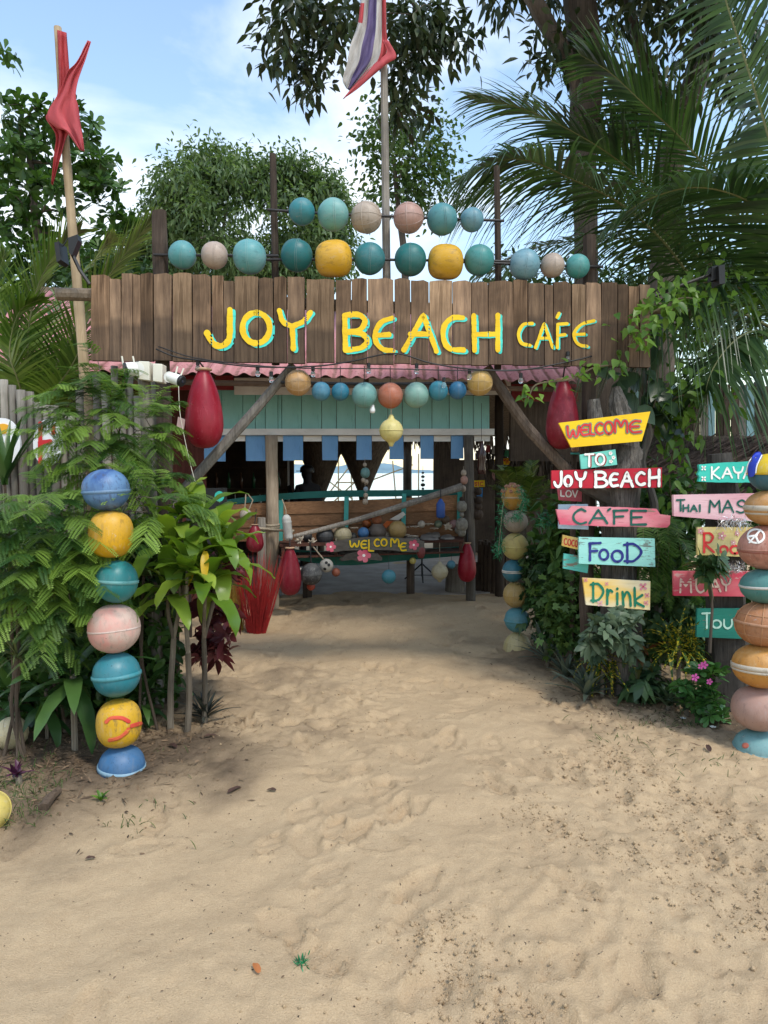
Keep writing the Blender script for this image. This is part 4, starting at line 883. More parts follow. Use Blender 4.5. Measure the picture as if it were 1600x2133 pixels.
# person inside
pm = bpy.data.meshes.new('person'); X0, Y0 = at(641, 1000, 11.6).x, 11.6
J = [((0, 0, .92), .15), ((0, 0, 1.12), .17), ((0, 0, 1.30), .19), ((0, .0, 1.40), .07), ((-.01, 0, 1.45), .055), ((-.015, 0, 1.55), .088), ((-.012, 0, 1.62), .08), ((.0, -.19, 1.33), .06), ((-.06, -.24, 1.08), .045), ((-.24, -.14, 1.28), .036), ((-.28, -.10, 1.36), .035), ((.0, .19, 1.33), .06), ((.02, .24, 1.08), .045), ((-.1, .2, .95), .036), ((0, -.1, .86), .095), ((-.02, -.1, .48), .065), ((0, -.1, .06), .045), ((-.14, -.1, .03), .04), ((0, .1, .86), .095), ((.0, .1, .48), .065), ((.02, .1, .06), .045), ((-.12, .1, .03), .04), ((-.105, 0, 1.54), .028)]
Ed = [(0, 1), (1, 2), (2, 3), (3, 4), (4, 5), (5, 6), (2, 7), (7, 8), (8, 9), (9, 10), (2, 11), (11, 12), (12, 13), (0, 14), (14, 15), (15, 16), (16, 17), (0, 18), (18, 19), (19, 20), (20, 21), (5, 22)]
pm.from_pydata([q for q, r in J], Ed, []); po = link('person', pm, plain('dark_clothing', (.02, .02, .024), .9)); po.location = (X0, Y0, .03); po.rotation_euler.z = R(-38); po.scale = (1.12, 1.12, 1.0)
sk = po.modifiers.new('skin', 'SKIN'); sub = po.modifiers.new('sub', 'SUBSURF'); sub.levels = 1; sub.render_levels = 2
for i, (q, r) in enumerate(J): pm.skin_vertices[0].data[i].radius = (r, r)
pm.skin_vertices[0].data[0].use_root = True
tag(po, 'person in dark clothing and cap standing behind the bar, hand raised to the face', 'person')
mb = MB(); mb.lathe([(.103, 1.575), (.108, 1.60), (.1, 1.66), (.06, 1.70), (0, 1.71)], 18, Matrix.Translation((-.012, 0, 0))); mb.box((-.13, 0, 1.60), (.1, .13, .014)); s = mb.build('cap', M_BLACK, None, smooth=True); s.parent = po
# bamboo scaffold beyond the rear opening
scf = thing('bamboo_scaffold', 'pale bamboo pole frame standing beyond the bar towards the sea', 'frame', at(690, 1030, 16.5)); scf.location.z = 0
BAM2 = plain('pale_cane', (.6, .5, .32), .6, .2)
for a, b in [((640, 930), (640, 1100)), ((655, 935), (660, 1100)), ((620, 955), (665, 955)), ((705, 940), (705, 1100)), ((730, 930), (735, 1100)), ((660, 1060), (745, 950)), ((690, 1050), (760, 985)), ((625, 1030), (760, 1030)), ((700, 1005), (755, 1005)), ((775, 1000), (860, 968)), ((818, 960), (830, 1100)), ((858, 950), (848, 1100)), ((872, 945), (872, 1100)), ((682, 1000), (735, 1040))]:
    mb = MB(); P0, P1 = at(*a, 16.5+random.uniform(-.3, .3)), at(*b, 16.5); mb.tube([P0, P1], .018, 6); mb.build('cane', BAM2, scf)
# ------------------------------------------------------------------ boat that forms the counter
boat = thing('boat', 'wooden boat hull used as the bar counter, brown planks and dark turquoise rails', 'boat', Vector((bp(720, 1165).x, bp(720, 1165).y, 0)))
HULL = wood('varnished_hull_wood', (.18, .09, .045), (.36, .19, .095), axis='X', rough=.55)
def strake(name, top, bot, off, th, mat, n=16):
    T = spline([bp(x, y, off) for x, y in top], n); B = spline([bp(x, y, off-.0) for x, y in bot], n); V = []; F = []
    for a, b in zip(T, B): V += [a, b, b+Vector((0, th, 0)), a+Vector((0, th, 0))]
    for i in range(n-1):
        q = i*4
        for k in range(4): F.append((q+k, q+(k+1) % 4, q+4+(k+1) % 4, q+4+k))
    F += [(0, 1, 2, 3), (4*n-1, 4*n-2, 4*n-3, 4*n-4)]
    return MB().add(V, F).build(name, mat, boat)
L1 = [(472, 1052), (580, 1046), (700, 1043), (830, 1038), (965, 1030)]; L2 = [(472, 1074), (580, 1069), (700, 1066), (830, 1064), (965, 1060)]; L3 = [(474, 1098), (580, 1094), (700, 1091), (830, 1090), (965, 1088)]; L4 = [(478, 1126), (580, 1124), (700, 1122), (830, 1121), (965, 1118)]
for T, B, of in ((L1, L2, .06), (L2, L3, .075), (L3, L4, .09)): strake('hull_plank', [(x, y+.2) for x, y in T], [(x, y+2.2) for x, y in B], of, .03, HULL)
strake('top_rail', [(470, 1041), (560, 1030), (690, 1022), (830, 1021), (965, 1019)], [(470, 1053), (560, 1043), (690, 1036), (830, 1034), (965, 1031)], .16, .05, P_TURQD)
strake('lower_strake', [(585, 1141), (640, 1147), (720, 1150), (840, 1146), (966, 1138)], [(590, 1158), (640, 1170), (720, 1178), (840, 1168), (966, 1157)], -.02, .035, P_TURQD)
for x, y0, y1 in ((585, 1042, 1138), (722, 1034, 1102), (842, 1028, 1100), (958, 1022, 1110)):
    F = [bp(x-4.5, y0, -.0), bp(x+4.5, y0, -.0), bp(x+3, y1, .02), bp(x-6, y1, .02)]; MB().prism(F, [q+Vector((0, .06, 0)) for q in F]).build('rib', P_TURQM, boat)
SHELF = wood('red_brown_shelf_wood', (.07, .028, .02), (.15, .07, .05), axis='X')
zS = bp(770, 1128, -.35).z
def shelfpt(px, off): q = bp(px, 1120, off); return Vector((q.x, q.y, zS))
F = [shelfpt(582, -.4), shelfpt(966, -.4), shelfpt(966, .05), shelfpt(582, .05)]; MB().prism(F, [q+Vector((0, 0, -.03)) for q in F]).build('counter_board', SHELF, boat)
F = [q+Vector((0, 0, -.14)) for q in F]; MB().prism(F, [q+Vector((0, 0, -.02)) for q in F]).build('lower_board', SHELF, boat)
for px in (590, 700, 880, 960): q = shelfpt(px, -.38); MB().box(q+Vector((0, 0, -.085)), (.04, .03, .108)).build('divider', SHELF, boat)
for px in (640, 855): q = bp(px, 1150, .5); MB().tube([Vector((q.x, q.y, -.1)), Vector((q.x, q.y, .62))], .055, 8, rough=.08).build('support_post', M_DARKWOOD, boat)
# diagonal grey log over the counter
P = spline([bp(612, 1117, -.33), bp(740, 1084, -.33), bp(905, 1032, -.33), bp(962, 1014, -.33)], 12); mb = MB(); mb.tube(P, [.022+.026*i/11 for i in range(12)], 9, rough=.06)
tag(mb.build('driftwood_log', M_GREYWOOD, origin=P[0]), 'long grey log leaning diagonally across the bar counter', 'log')
# ------------------------------------------------------------------ things on and under the counter
def sball(label, px, py, r, col, off=-.3, tilt=(0, 0), seams=1, axis='z', grid=0, grp=None, rough=.45, c2=None, fade=.35, rest=True, ry=None):
    c_ = bp(px, py, off); rr = r*pxm(c_.y); rz = (ry or r)*pxm(c_.y)
    return buoy(label, c_, rr, rz, buoymat(col, fade, .35, rough, c2), axis, tilt, 2., ((0, rr*.04, rr*.02, None),) if seams else (), grid, None, grp, n=28)
GC = 'buoys and balls lying on the bar counter'
sball('dark grey buoy on the counter behind the driftwood sign', 677, 1117, 18.5, (.06, .062, .068), -.25, grp=GC)
sball('cream globe buoy on the counter beside the dark grey one', 714, 1115, 19, (.48, .41, .24), -.27, grp=GC)
sball('blue ball on the counter above the driftwood sign', 757, 1110, 12, (.035, .15, .36), -.3, seams=0, grp=GC)
sball('speckled orange ball resting above the blue ball', 764, 1091, 10, (.50, .13, .015), -.16, seams=0, grp=GC, c2=(.06, .02, .01), fade=.9)
sball('terracotta ball sitting on the clay jar', 785, 1083, 11, (.40, .13, .05), -.22, seams=0, grp=GC)
sball('large ochre ribbed buoy on the counter right of the jar', 828, 1104, 19.5, (.42, .28, .10), -.27, (20, 0), 1, 'y', 0, GC)
sball('small green mottled ball among the shells', 913, 1092, 8.5, (.05, .11, .07), -.12, seams=0, grp=GC, c2=(.3, .3, .2), fade=.9)
sball('brown pierced ball among the shells', 927, 1083, 10, (.13, .08, .045), -.1, seams=0, grp=GC)
sball('dusty pink ball at the right end of the counter', 945, 1092, 9.5, (.34, .19, .18), -.14, seams=0, grp=GC)
c_ = bp(786, 1107, -.28); mb = MB(); r = 19*pxm(c_.y); mb.lathe([(0, -.085), (r*.7, -.085), (r, -.02), (r*.98, .03), (r*.62, .075), (r*.66, .09), (r*.55, .09), (r*.5, .07), (0, .06)], 26, Matrix.Translation(c_)); tag(mb.build('clay_jar', plain('dark_stoneware', (.085, .07, .06), .6, .3, 12), origin=c_-Vector((0, 0, .085)), smooth=True), 'squat dark stoneware jar on the counter', 'jar')
# shells, coral and flat stones
SHELLM = plain('shell_white', (.50, .44, .36), .7, .35, 25)
def shell(label, px, py, off, s, group='shells and coral on the counter'):
    c_ = bp(px, py, off); mb = MB(); V = []; F = []; nu = 14
    for j, t in enumerate((.12, .5, .85, 1.)):
        for i in range(nu+1):
            a = math.pi*(i/nu); rr = s*t*(1+(.14*math.cos(i*math.pi) if j > 1 else 0)); V.append(c_+Vector((rr*math.cos(a)*1.1, -rr*math.sin(a)*.7+.02, s*.55*math.sin(t*2.2)*(.7+.3*math.sin(a))+(s*.1*math.cos(i*math.pi) if j == 3 else 0))))
    for j in range(3):
        for i in range(nu): b = j*(nu+1)+i; F.append((b, b+1, b+nu+2, b+nu+1))
    mb.add(V, F); o_ = mb.build('shell', SHELLM, origin=c_, smooth=False); q = o_.modifiers.new('t', 'SOLIDIFY'); q.thickness = .006; tag(o_, label, 'shell', group)
for px, py, of, s, lab in [(866, 1101, -.2, .055, 'fluted giant clam shell behind the flat stones'), (892, 1096, -.14, .06, 'large pale shell left of the green mottled ball'), (905, 1104, -.18, .045, 'small pale shell beside the green mottled ball'), (860, 1121, -.33, .055, 'ridged clam shell at the front edge of the counter'), (845, 1117, -.3, .04, 'small whitish shell right of the ochre buoy'), (738, 1103, -.2, .04, 'pointed shell between cream globe and blue ball'), (831, 1082, -.1, .045, 'curled white shell above the ochre buoy'), (845, 1101, -.2, .035, 'little round shell behind the ochre buoy')]: shell(lab, px, py, of, s)
def coral(label, px, py, off, s):
    c_ = bp(px, py, off); mb = MB()
    for i in range(26):
        d = Vector(rdir(1, .4)[0]); L = s*random.uniform(.6, 1.1); mb.tube([c_, c_+d*L*.5, c_+d*L+Vector((0, 0, .1*s))], [s*.16, s*.13, s*.07], 5)
    tag(mb.build('coral', SHELLM, origin=c_-Vector((0, 0, s*.5))), label, 'coral', 'shells and coral on the counter')
coral('white branching coral on the left of the counter', 625, 1128, -.33, .075); coral('small tan coral left of the dark grey buoy', 651, 1131, -.35, .055); coral('spiky white coral below the pink ball', 933, 1100, -.3, .065)
STONE = plain('flat_grey_stone', (.17, .155, .14), .75, .4, 8)
for px, py, w_, lab in [(858, 1113, 34, 'broad flat grey stone right of the ochre buoy'), (893, 1113, 40, 'long flat grey stone in the middle of the stone row'), (935, 1113, 34, 'flat grey stone at the right end of the counter'), (900, 1104, 36, 'dark flat stone lying behind the others')]:
    c_ = bp(px, py, -.3 if py > 1110 else -.15); mb = MB(); k = w_*pxm(c_.y)/2; pr = [(random.uniform(.6, 1.15)*k*math.cos(a), random.uniform(.55, 1.1)*.1*math.sin(a)) for a in np.linspace(0, 2*math.pi, 13)[:-1]]
    tx, ty = random.uniform(-.12, .12), random.uniform(.05, .3); zt = zS+.03+(.02 if py < 1110 else 0)
    mb.prism([Vector((c_.x+a*.9, c_.y+b*.9, zt+a*tx+b*ty+random.uniform(-.006, .006))) for a, b in pr], [Vector((c_.x+a*1.05, c_.y+b*1.1, max(zS+.002, zt-.028+a*tx+b*ty))) for a, b in pr]); tag(mb.build('flat_stone', STONE, origin=(c_.x, c_.y, zS)), lab, 'stone', 'flat stones on the counter')
# orange and white fin shaped float
F = [bp(x, y, -.2) for x, y in [(795, 1097), (812, 1082), (840, 1066), (845, 1072), (830, 1084), (805, 1098)]]; t = thing('fin_float', 'orange and white wedge shaped float lying under the diagonal log', 'float', F[0])
F2 = [bp(x, y, -.2) for x, y in [(794, 1098), (806, 1085), (822, 1087), (804, 1100)]]; MB().prism(F[1:5], [q+Vector((0, .05, 0)) for q in F[1:5]]).build('white_blade', P_WBOARD, t); MB().prism(F2, [q+Vector((0, .055, 0)) for q in F2]).build('orange_end', plain('orange_plastic', (.62, .13, .02), .5), t)
# white bottle shaped float left of the counter
a = bp(596, 1072, -.42); b = bp(602, 1126, -.42); M4 = (a-b).to_track_quat('Z', 'Y').to_matrix().to_4x4(); M4.translation = b; h = (a-b).length
mb = MB(); mb.lathe([(0, 0), (.035, .004), (.052, .04), (.045, .075), (.05, .085), (.05, .2), (.054, .21), (.047, .225), (.05, .235), (.05, h*.85), (.04, h*.93), (.02, h), (0, h)], 22, M4); mb2 = MB()
o_ = mb.build('bottle_float', buoymat((.62, .62, .60), .3, .2), origin=b, smooth=True); tag(o_, 'ridged white bottle shaped float hanging by the left bar post', 'float')
s = MB(); s.tube([a, a+Vector((0, .0, .05)), bp(588, 1040, -.3)], .006, 6); s.build('hanger_rope', M_ROPE, o_)
# hanging under the counter
teardrop('dark red translucent buoy hanging left under the counter', 604, 1140, 1240, 23.5, bp, -.55, RED2, bp(604, 1122, -.5), 'red buoys hanging at the bar')
teardrop('bright red ribbed bottle buoy hanging on the right bar post', 973, 1130, 1212, 19.5, bp, -.33, RED, bp(974, 1110, -.18), 'red buoys hanging at the bar')
teardrop('dark red buoy hanging beside the left bar post', 531, 1092, 1150, 18, bp, -.45, RED2, bp(534, 1060, -.4), 'red buoys hanging at the bar')
c_ = bp(648, 1197, -.45); g_ = sball('big charcoal buoy with pale speckles hanging under the counter', 648, 1196, 23.5, (.045, .047, .052), -.45, c2=(.4, .4, .38), fade=.3, grp='buoys hanging under the counter'); s = MB(); s.tube([c_+Vector((0, 0, .12)), bp(646, 1128, -.4)], .009, 6); s2 = s.build('hanger_chain', M_STEEL, None); s2.parent = g_; s2.matrix_parent_inverse = Matrix.LocRotScale(g_.location, g_.rotation_euler, None).inverted()
c_ = bp(680, 1178, -.42); g_ = sball('white ball with holes hanging on a rope under the counter', 680, 1178, 14.5, (.50, .48, .43), -.42, seams=0, grp='buoys hanging under the counter'); s = MB(); s.tube([c_+Vector((-.03, -.02, .075)), bp(650, 1136, -.38)], .008, 6); s2 = s.build('hanger_rope', M_ROPE, None); s2.parent = g_; s2.matrix_parent_inverse = Matrix.LocRotScale(g_.location, g_.rotation_euler, None).inverted()
for q in ((.6, .3), (-.2, -.5), (.1, .75)):
    s = MB(); d = Vector((q[0]*.6, -.75, q[1]*.6)).normalized(); M4 = d.to_track_quat('Z', 'Y').to_matrix().to_4x4(); M4.translation = d*14.2*pxm(c_.y); s.lathe([(.016, -.005), (.018, .004), (.012, .006), (0, .002)], 12, M4); s2 = s.build('hole', M_BLACK, None); s2.parent = g_; s2.rotation_euler = g_.rotation_euler.to_matrix().inverted().to_euler()
c_ = bp(810, 1201, -.45); g_ = sball('light blue buoy hanging alone under the counter', 810, 1201, 15, (.07, .29, .37), -.45, (0, 0), 1, 'x', grp='buoys hanging under the counter'); s = MB(); s.tube([c_+Vector((0, 0, .08)), bp(810, 1134, -.35)], .003, 5); s2 = s.build('hanger_cord', M_BLACK, None); s2.parent = g_; s2.matrix_parent_inverse = Matrix.LocRotScale(g_.location, g_.rotation_euler, None).inverted()
c_ = bp(916, 1191, -.4); knob_buoy('cream mooring buoy with knobs hanging on the right under the counter', c_, 17.5*pxm(c_.y), buoymat((.48, .42, .27), .3, .35), 'buoys hanging under the counter', 1.25, bp(916, 1128, -.36))
g_ = sball('small wrapped orange red float under the charcoal buoy', 648, 1221, 9, (.42, .06, .03), -.44, seams=0, grp='buoys hanging under the counter')
c_ = bp(512, 1072, -.35); g_ = sball('pale rope bound ball hanging left of the bar post', 512, 1072, 12.5, (.42, .37, .29), -.35, seams=0)
for dx in (-.0, .05): s = MB(); s.tube([c_+Vector((dx-.01, -.01, .06)), c_+Vector((dx*1.6, 0, .16)), bp(512+dx*100, 1030, -.1)], .007, 6); s2 = s.build('hanger_rope', M_ROPE, None); s2.parent = g_; s2.matrix_parent_inverse = Matrix.LocRotScale(g_.location, g_.rotation_euler, None).inverted()
# blue cylinder float on the log
a = bp(918, 1039, -.42); b = bp(918, 1079, -.42); h = a.z-b.z; mb = MB(); mb.lathe([(0, 0), (.035, .0), (.051, .02), (.052, h*.72), (.03, h*.88), (.012, h), (0, h)], 22, Matrix.Translation(b)); o_ = mb.build('cylinder_float', buoymat((.02, .10, .42), .3, .2), origin=b, smooth=True); tag(o_, 'bright blue cylinder float hanging from the diagonal log', 'float'); s = MB(); s.tube([a, bp(918, 1018, -.38)], .006, 6); s.build('hanger_cord', M_BLACK, o_)
# shell and bead strings
def beads(name, label, pts, mats, place, off, r):
    t = thing(name, label, 'hanging string', place(pts[-1][0], pts[-1][1], off)); cord('string', [place(pts[0][0], pts[0][1]-14, off), place(pts[-1][0], pts[-1][1], off)], .003, M_ROPE, t)
    for (x, y, s), mt in zip(pts, mats):
        c2_ = place(x, y, off); k = s*pxm(c2_.y); mb = MB(); mb.lathe([(q, z*r) for q, z in sup(k, k, 2.2, 8)], 14, Matrix.Translation(c2_)); mb.build('bead', mt, t, smooth=True)
m1, m2, m3, m4 = buoymat((.14, .30, .30)), buoymat((.44, .36, .28)), buoymat((.3, .4, .5)), plain('pumice_grey', (.2, .19, .16), .9, .3, 30)
beads('shell_string', 'hanging string with a teal ball and shells in the middle of the bar opening', [(760, 968, 4), (761, 985, 10), (757, 1000, 5), (763, 1004, 5), (762, 1019, 5), (762, 1032, 5), (761, 1045, 6)], [m2, m1, m2, m2, m3, m2, m2], bp, -.25, 1.1)
beads('shell_string', 'string of big pale bottles and shells on the right bar post', [(966, 985, 6), (967, 1000, 8), (965, 1018, 6), (962, 1040, 5), (962, 1055, 11), (962, 1072, 5), (962, 1093, 13), (962, 1108, 9)], [m2, plain('coral_pink', (.35, .2, .16), .8), m2, M_DARKWOOD, m4, m4, m4, m4], bp, -.3, 1.15)
beads('bell_string', 'dark string of wooden bells right of the bar post', [(996, 1024, 8), (997, 1042, 9), (997, 1055, 8), (996, 1072, 11)], [M_DARKWOOD]*4, bp, -.1, 1.)
beads('shell_string', 'thin dark string of beads hanging before the sea view', [(881, 985, 3), (881, 993, 4), (881, 1001, 3), (881, 1010, 5), (881, 1018, 3)], [M_BLACK]*5, bp, .1, .7)
# driftwood welcome sign
WP = lambda x, y, off=0.: bp(x, y, -.46+off)
dw = thing('driftwood_sign', 'grey driftwood plank with yellow welcome lettering and pink hibiscus in front of the counter', 'sign', WP(775, 1172))
DRIFT = wood('driftwood_grey', (.10, .09, .08), (.22, .2, .175), axis='X')
poly = [(678, 1131), (695, 1128), (720, 1124), (760, 1119), (800, 1118), (850, 1122), (868, 1124), (884, 1128), (884, 1148), (866, 1150), (845, 1150), (815, 1146), (760, 1145), (720, 1146), (700, 1150), (682, 1149)]
F = [WP(*q) for q in poly]; MB().prism(F, [q+Vector((0, .03, 0)) for q in F]).build('upper_plank', DRIFT, dw)
poly = [(706, 1165), (722, 1154), (745, 1149), (770, 1151), (786, 1153), (797, 1162), (795, 1168), (775, 1166), (750, 1172), (735, 1166), (712, 1169)]
F = [WP(x, y, .012) for x, y in poly]; MB().prism(F, [q+Vector((0, .025, 0)) for q in F]).build('lower_plank', DRIFT, dw)
letters(dw, WP, [('W', 729, 1139, 748, 1127), ('E', 752, 1142, 764, 1126), ('L', 768, 1148, 779, 1125), ('C', 780, 1138, 790, 1123), ('O', 794, 1137, 806, 1123), ('m', 814, 1138, 831, 1123), ('E', 834, 1147, 846, 1131)], 3.6, P_YEL, .003, outline=(5.8, P_GRN), thick=.003)
def hibiscus(px, py, r, place, parent, lift, mat, n=5, cm=None, rot=0., name='painted_flower', pw=.62):
    mb = MB(); cl = []
    for k in range(n):
        a = 2*math.pi*k/n+rot; V = [place(px, py, -lift)]
        for t in np.linspace(-pw, pw, 7): rr = r*(1-.35*abs(t/pw)**3+.05*math.sin(t*17)); V.append(place(px+rr*math.cos(a+t), py+rr*math.sin(a+t), -lift-.0012*(1+.3*k)))
        mb.add(V, [(0, i, i+1) for i in range(1, 7)])
    mb.build(name, mat, parent)
    if cm: b = MB(); b.add([place(px, py, -lift-.004)]+[place(px+r*.22*math.cos(a), py+r*.22*math.sin(a), -lift-.0038) for a in np.linspace(0, 6.283, 9)], [(0, i, i+1) for i in range(1, 9)]); b.build('flower_centre', cm, parent)
PK = paint('pink_flower_paint', (.62, .05, .12), (.7, .2, .26), .1); PKL = paint('pale_pink_flower_paint', (.6, .25, .30), (.7, .45, .45), .2)
for px, py, r in ((689, 1139, 11), (862, 1135, 11), (758, 1157, 15)): hibiscus(px, py, r, (lambda x, y, off: WP(x, y, off-.0)), dw, .006 if py < 1150 else -.004, PK, cm=P_WHITE)
cord('hanger_rope', [WP(700, 1130, .01), bp(700, 1122, -.39)], .004, M_ROPE, dw); cord('hanger_rope', [WP(866, 1127, .01), bp(866, 1121, -.39)], .004, M_ROPE, dw)
# tripod stand behind the counter, red gourd hanging before it
q = onground(879, 1213); q.z = .012; tp = thing('tripod_stand', 'low black tripod stand on the concrete under the counter', 'stand', q)
MB().tube([q+Vector((0, 0, .06)), q+Vector((0, 0, .42))], .012, 8).build('pole', M_STEEL, tp)
for a in (15, 165, 270): MB().tube([q+Vector((0, 0, .25)), q+Vector((.26*math.cos(R(a)), .26*math.sin(R(a)), .012))], .012, 6).build('leg', M_STEEL, tp); MB().tube([q+Vector((0, 0, .08)), q+Vector((.19*math.cos(R(a)), .19*math.sin(R(a)), .07))], .007, 6).build('strut', M_STEEL, tp)
c_ = bp(877, 1148, -.42); mb = MB(); mb.lathe([(0, -.085), (.03, -.08), (.05, -.03), (.052, .02), (.035, .06), (.012, .075), (0, .075)], 18, Matrix.Translation(c_)); o_ = mb.build('gourd_float', buoymat((.22, .03, .03), .4, .4), origin=c_-Vector((0, 0, .085)), smooth=True); tag(o_, 'small dark red gourd shaped float hanging at the right end of the driftwood sign', 'float'); MB().tube([c_+Vector((0, 0, .07)), bp(877, 1122, -.39)], .004, 5).build('hanger_cord', M_BLACK, o_)
# stumps at the right bar post
for px, py, r, h, lab in [(948, 1232, .13, .36, 'short grey tree stump left of the right bar post'), (997, 1230, .10, .38, 'weathered stump right of the right bar post')]:
    c_ = onground(px, py); mb = MB(); mb.tube([c_+Vector((0, 0, -.08)), c_+Vector((0, 0, h*.5)), c_+Vector((0, 0, h))], [r*1.08, r, r*.97], 14, rough=.05); tag(mb.build('tree_stump', M_GREYWOOD if px < 960 else M_DARKWOOD, origin=c_), lab, 'stump', 'stumps by the bar post')
c_ = bp(1030, 1120, .6); mb = MB(); 
for i in range(22): a = i*.2856; mb.tube([Vector((c_.x+.2*math.cos(a), c_.y+.2*math.sin(a), -.05)), Vector((c_.x+.2*math.cos(a), c_.y+.2*math.sin(a), .66+.02*math.sin(i*3)))], .03, 6)
tag(mb.build('stick_bin', wood('stick_wood', (.08, .055, .04), (.2, .15, .11)), origin=(c_.x, c_.y, 0)), 'round stand bound from upright brown sticks right of the bar', 'stand')
# brooms
def broom(label, px, py, h, rb, rt, mat, n=240, lean=(0, 0)):
    b = onground(px, py); mb = MB(); V = []
    for i in range(n):
        a = random.random()*6.28; k = math.sqrt(random.random()); p0 = b+Vector((rb*k*math.cos(a), rb*k*math.sin(a), -.02)); hh = h*random.triangular(.35, 1.08, .8); kk = hh/h
        p1 = b+Vector((rt*k*kk*math.cos(a)+lean[0]*kk+random.uniform(-.03, .03), rt*k*kk*math.sin(a)+lean[1]*kk, hh)); m_ = p0.lerp(p1, .5)+Vector((random.uniform(-1, 1)*.015, 0, 0)); mb.tube([p0, m_, p1], [.0034, .0028, .001], 3, cap=False)
    t = thing('twig_broom', label, 'broom', b, 'dyed twig bundles'); tag(mb.build('twigs', mat, t), kind='stuff')
broom('bundle of bright red dyed twigs standing on the sand by the left bar post', 535, 1318, .80, .085, .34, plain('red_dyed_twig', (.30, .012, .012), .7, .35, 30), 300, (.02, 0)); broom('bundle of ochre yellow twigs standing left of the red one', 490, 1312, .58, .08, .12, plain('ochre_dyed_twig', (.30, .17, .02), .7, .35, 30), 220)

# odds and ends round the left bar post
q = bp(545, 1100, -.25); MB().tube([Vector((q.x, q.y, -.1)), Vector((q.x, q.y, .5)), bp(545, 1078, -.25)], [.06, .055, .05], 10, rough=.1).build('post', M_GREYWOOD, cafe)
c_ = bp(567, 1103, -.07); rp_ = thing('rope_binding', 'thick tan rope knotted round the left bar post', 'rope', c_)
for k in range(3): MB().lathe([(.07, -.016), (.09, -.008), (.092, .006), (.072, .016)], 20, Matrix.Translation(c_+Vector((0, 0, .028*k))) @ Matrix.Rotation(R(6*(k-1)), 4, 'X')).build('rope_turn', M_ROPE, rp_, smooth=True)
MB().tube(spline([bp(522, 1098, -.22), bp(545, 1101, -.33), bp(566, 1103, -.2), bp(612, 1106, -.42)], 14), .016, 7, rough=.1).build('rope_end', M_ROPE, rp_, smooth=True)
t, pl = board('chalk_board', 'black board with a teal disc and yellow paint behind the cordyline', [(388, 1018), (472, 1016), (472, 1135), (388, 1135)], 6.7, plain('chalk_black', (.02, .022, .024), .8), cat='board')
F = [pl(457+10*math.cos(a), 1034+11*math.sin(a), -.004) for a in np.linspace(0, 6.283, 25)[:-1]]; MB().prism(F, [v+Vector((0, .003, 0)) for v in F]).build('painted_disc', P_TEAL, t)
mb = MB(); stroke(mb, [(466, 1058), (462, 1085), (467, 1110)], 7, pl, .002, True, 2.); mb.build('painted_mark', P_YEL, t)
for x in (392, 468): MB().tube([Vector((pl(x, 1130).x, 6.74, -.05)), pl(x, 1030, .04)], .015, 6).build('leg', M_DARKWOOD, t)
a = bp(1003, 918, -.3); b = bp(1003, 988, -.3); h = a.z-b.z; mb = MB(); mb.lathe([(0, 0), (.05, .003), (.055, .06), (.045, .12), (.058, .2), (.055, .26), (.022, .34), (.02, h-.01), (0, h)], 18, Matrix.Translation(b)); o_ = mb.build('hanging_bottle', plain('dark_brown_glass', (.05, .02, .018), .2, .2, 8, 0, .6), origin=b, smooth=True); tag(o_, 'large dark brown bottle hanging right of the right bar post', 'bottle'); MB().tube([a, bp(1003, 840, -.3)], .003, 5).build('hanger_cord', M_BLACK, o_)

# more small floats along the counter
for i, (px, py, r, col, lab) in enumerate([(700, 1108, 9, (.42, .30, .2), 'small tan ball behind the cream globe'), (735, 1118, 9, (.12, .12, .11), 'small grey stone ball right of the cream globe'), (806, 1116, 9, (.3, .26, .2), 'small brown ball between jar and ochre buoy'), (640, 1118, 11, (.05, .05, .055), 'black ball at the left end of the counter'), (878, 1092, 8, (.45, .4, .33), 'pale round ball behind the clam shell'), (955, 1104, 8, (.3, .3, .27), 'grey ball beside the right bar post'), (770, 1076, 7, (.45, .07, .03), 'tiny red ball high on the counter pile')]): sball(lab, px, py, r, col, -.2, seams=0, grp=GC)
for px, py, r, col, lab in [(625, 1190, 8, (.5, .45, .4), 'small white float between red and charcoal buoys'), (700, 1192, 9, (.35, .1, .05), 'small rust float hanging right of the pierced ball'), (860, 1168, 7, (.5, .42, .1), 'tiny yellow float hanging under the driftwood sign'), (940, 1176, 9, (.06, .22, .3), 'small blue float hanging near the right red buoy')]:
    c_ = bp(px, py, -.38); g_ = sball(lab, px, py, r, col, -.38, seams=0, grp='buoys hanging under the counter'); s_ = MB(); s_.tube([c_+Vector((0, 0, r*pxm(c_.y)*.9)), bp(px, 1130, -.38)], .003, 5); s2 = s_.build('hanger_cord', M_BLACK, None); s2.parent = g_; s2.matrix_parent_inverse = Matrix.LocRotScale(g_.location, g_.rotation_euler, None).inverted()
# ------------------------------------------------------------------ sign trunks and boards on the right
YT = 5.02
TRK = wood('rough_grey_bark', (.045, .04, .036), (.22, .2, .175), scale=2.2, bmp=1.)
tk = thing('forked_tree', 'gnarled forked grey tree trunk carrying the welcome boards', 'tree', Vector((at(1292, 1400, YT).x, YT, 0)))
def trunkpart(name, pts, rr, mat, parent, n=14, rough=.1, Y=None):
    P = spline([at(x, y, yy) if not isinstance(y, str) else Vector((0, 0, 0)) for x, y, yy in pts], 16); mb = MB(); R_ = np.interp(np.linspace(0, 1, 16), np.linspace(0, 1, len(rr)), rr)
    mb.tube(P, [float(q) for q in R_], n, rough=rough); return mb.build(name, mat, parent)
trunkpart('trunk', [(1292, 1490, YT), (1292, 1300, YT), (1290, 1150, YT), (1290, 1000, YT), (1300, 930, YT)], [.17, .14, .12, .145, .12], TRK, tk, n=26, rough=.12)
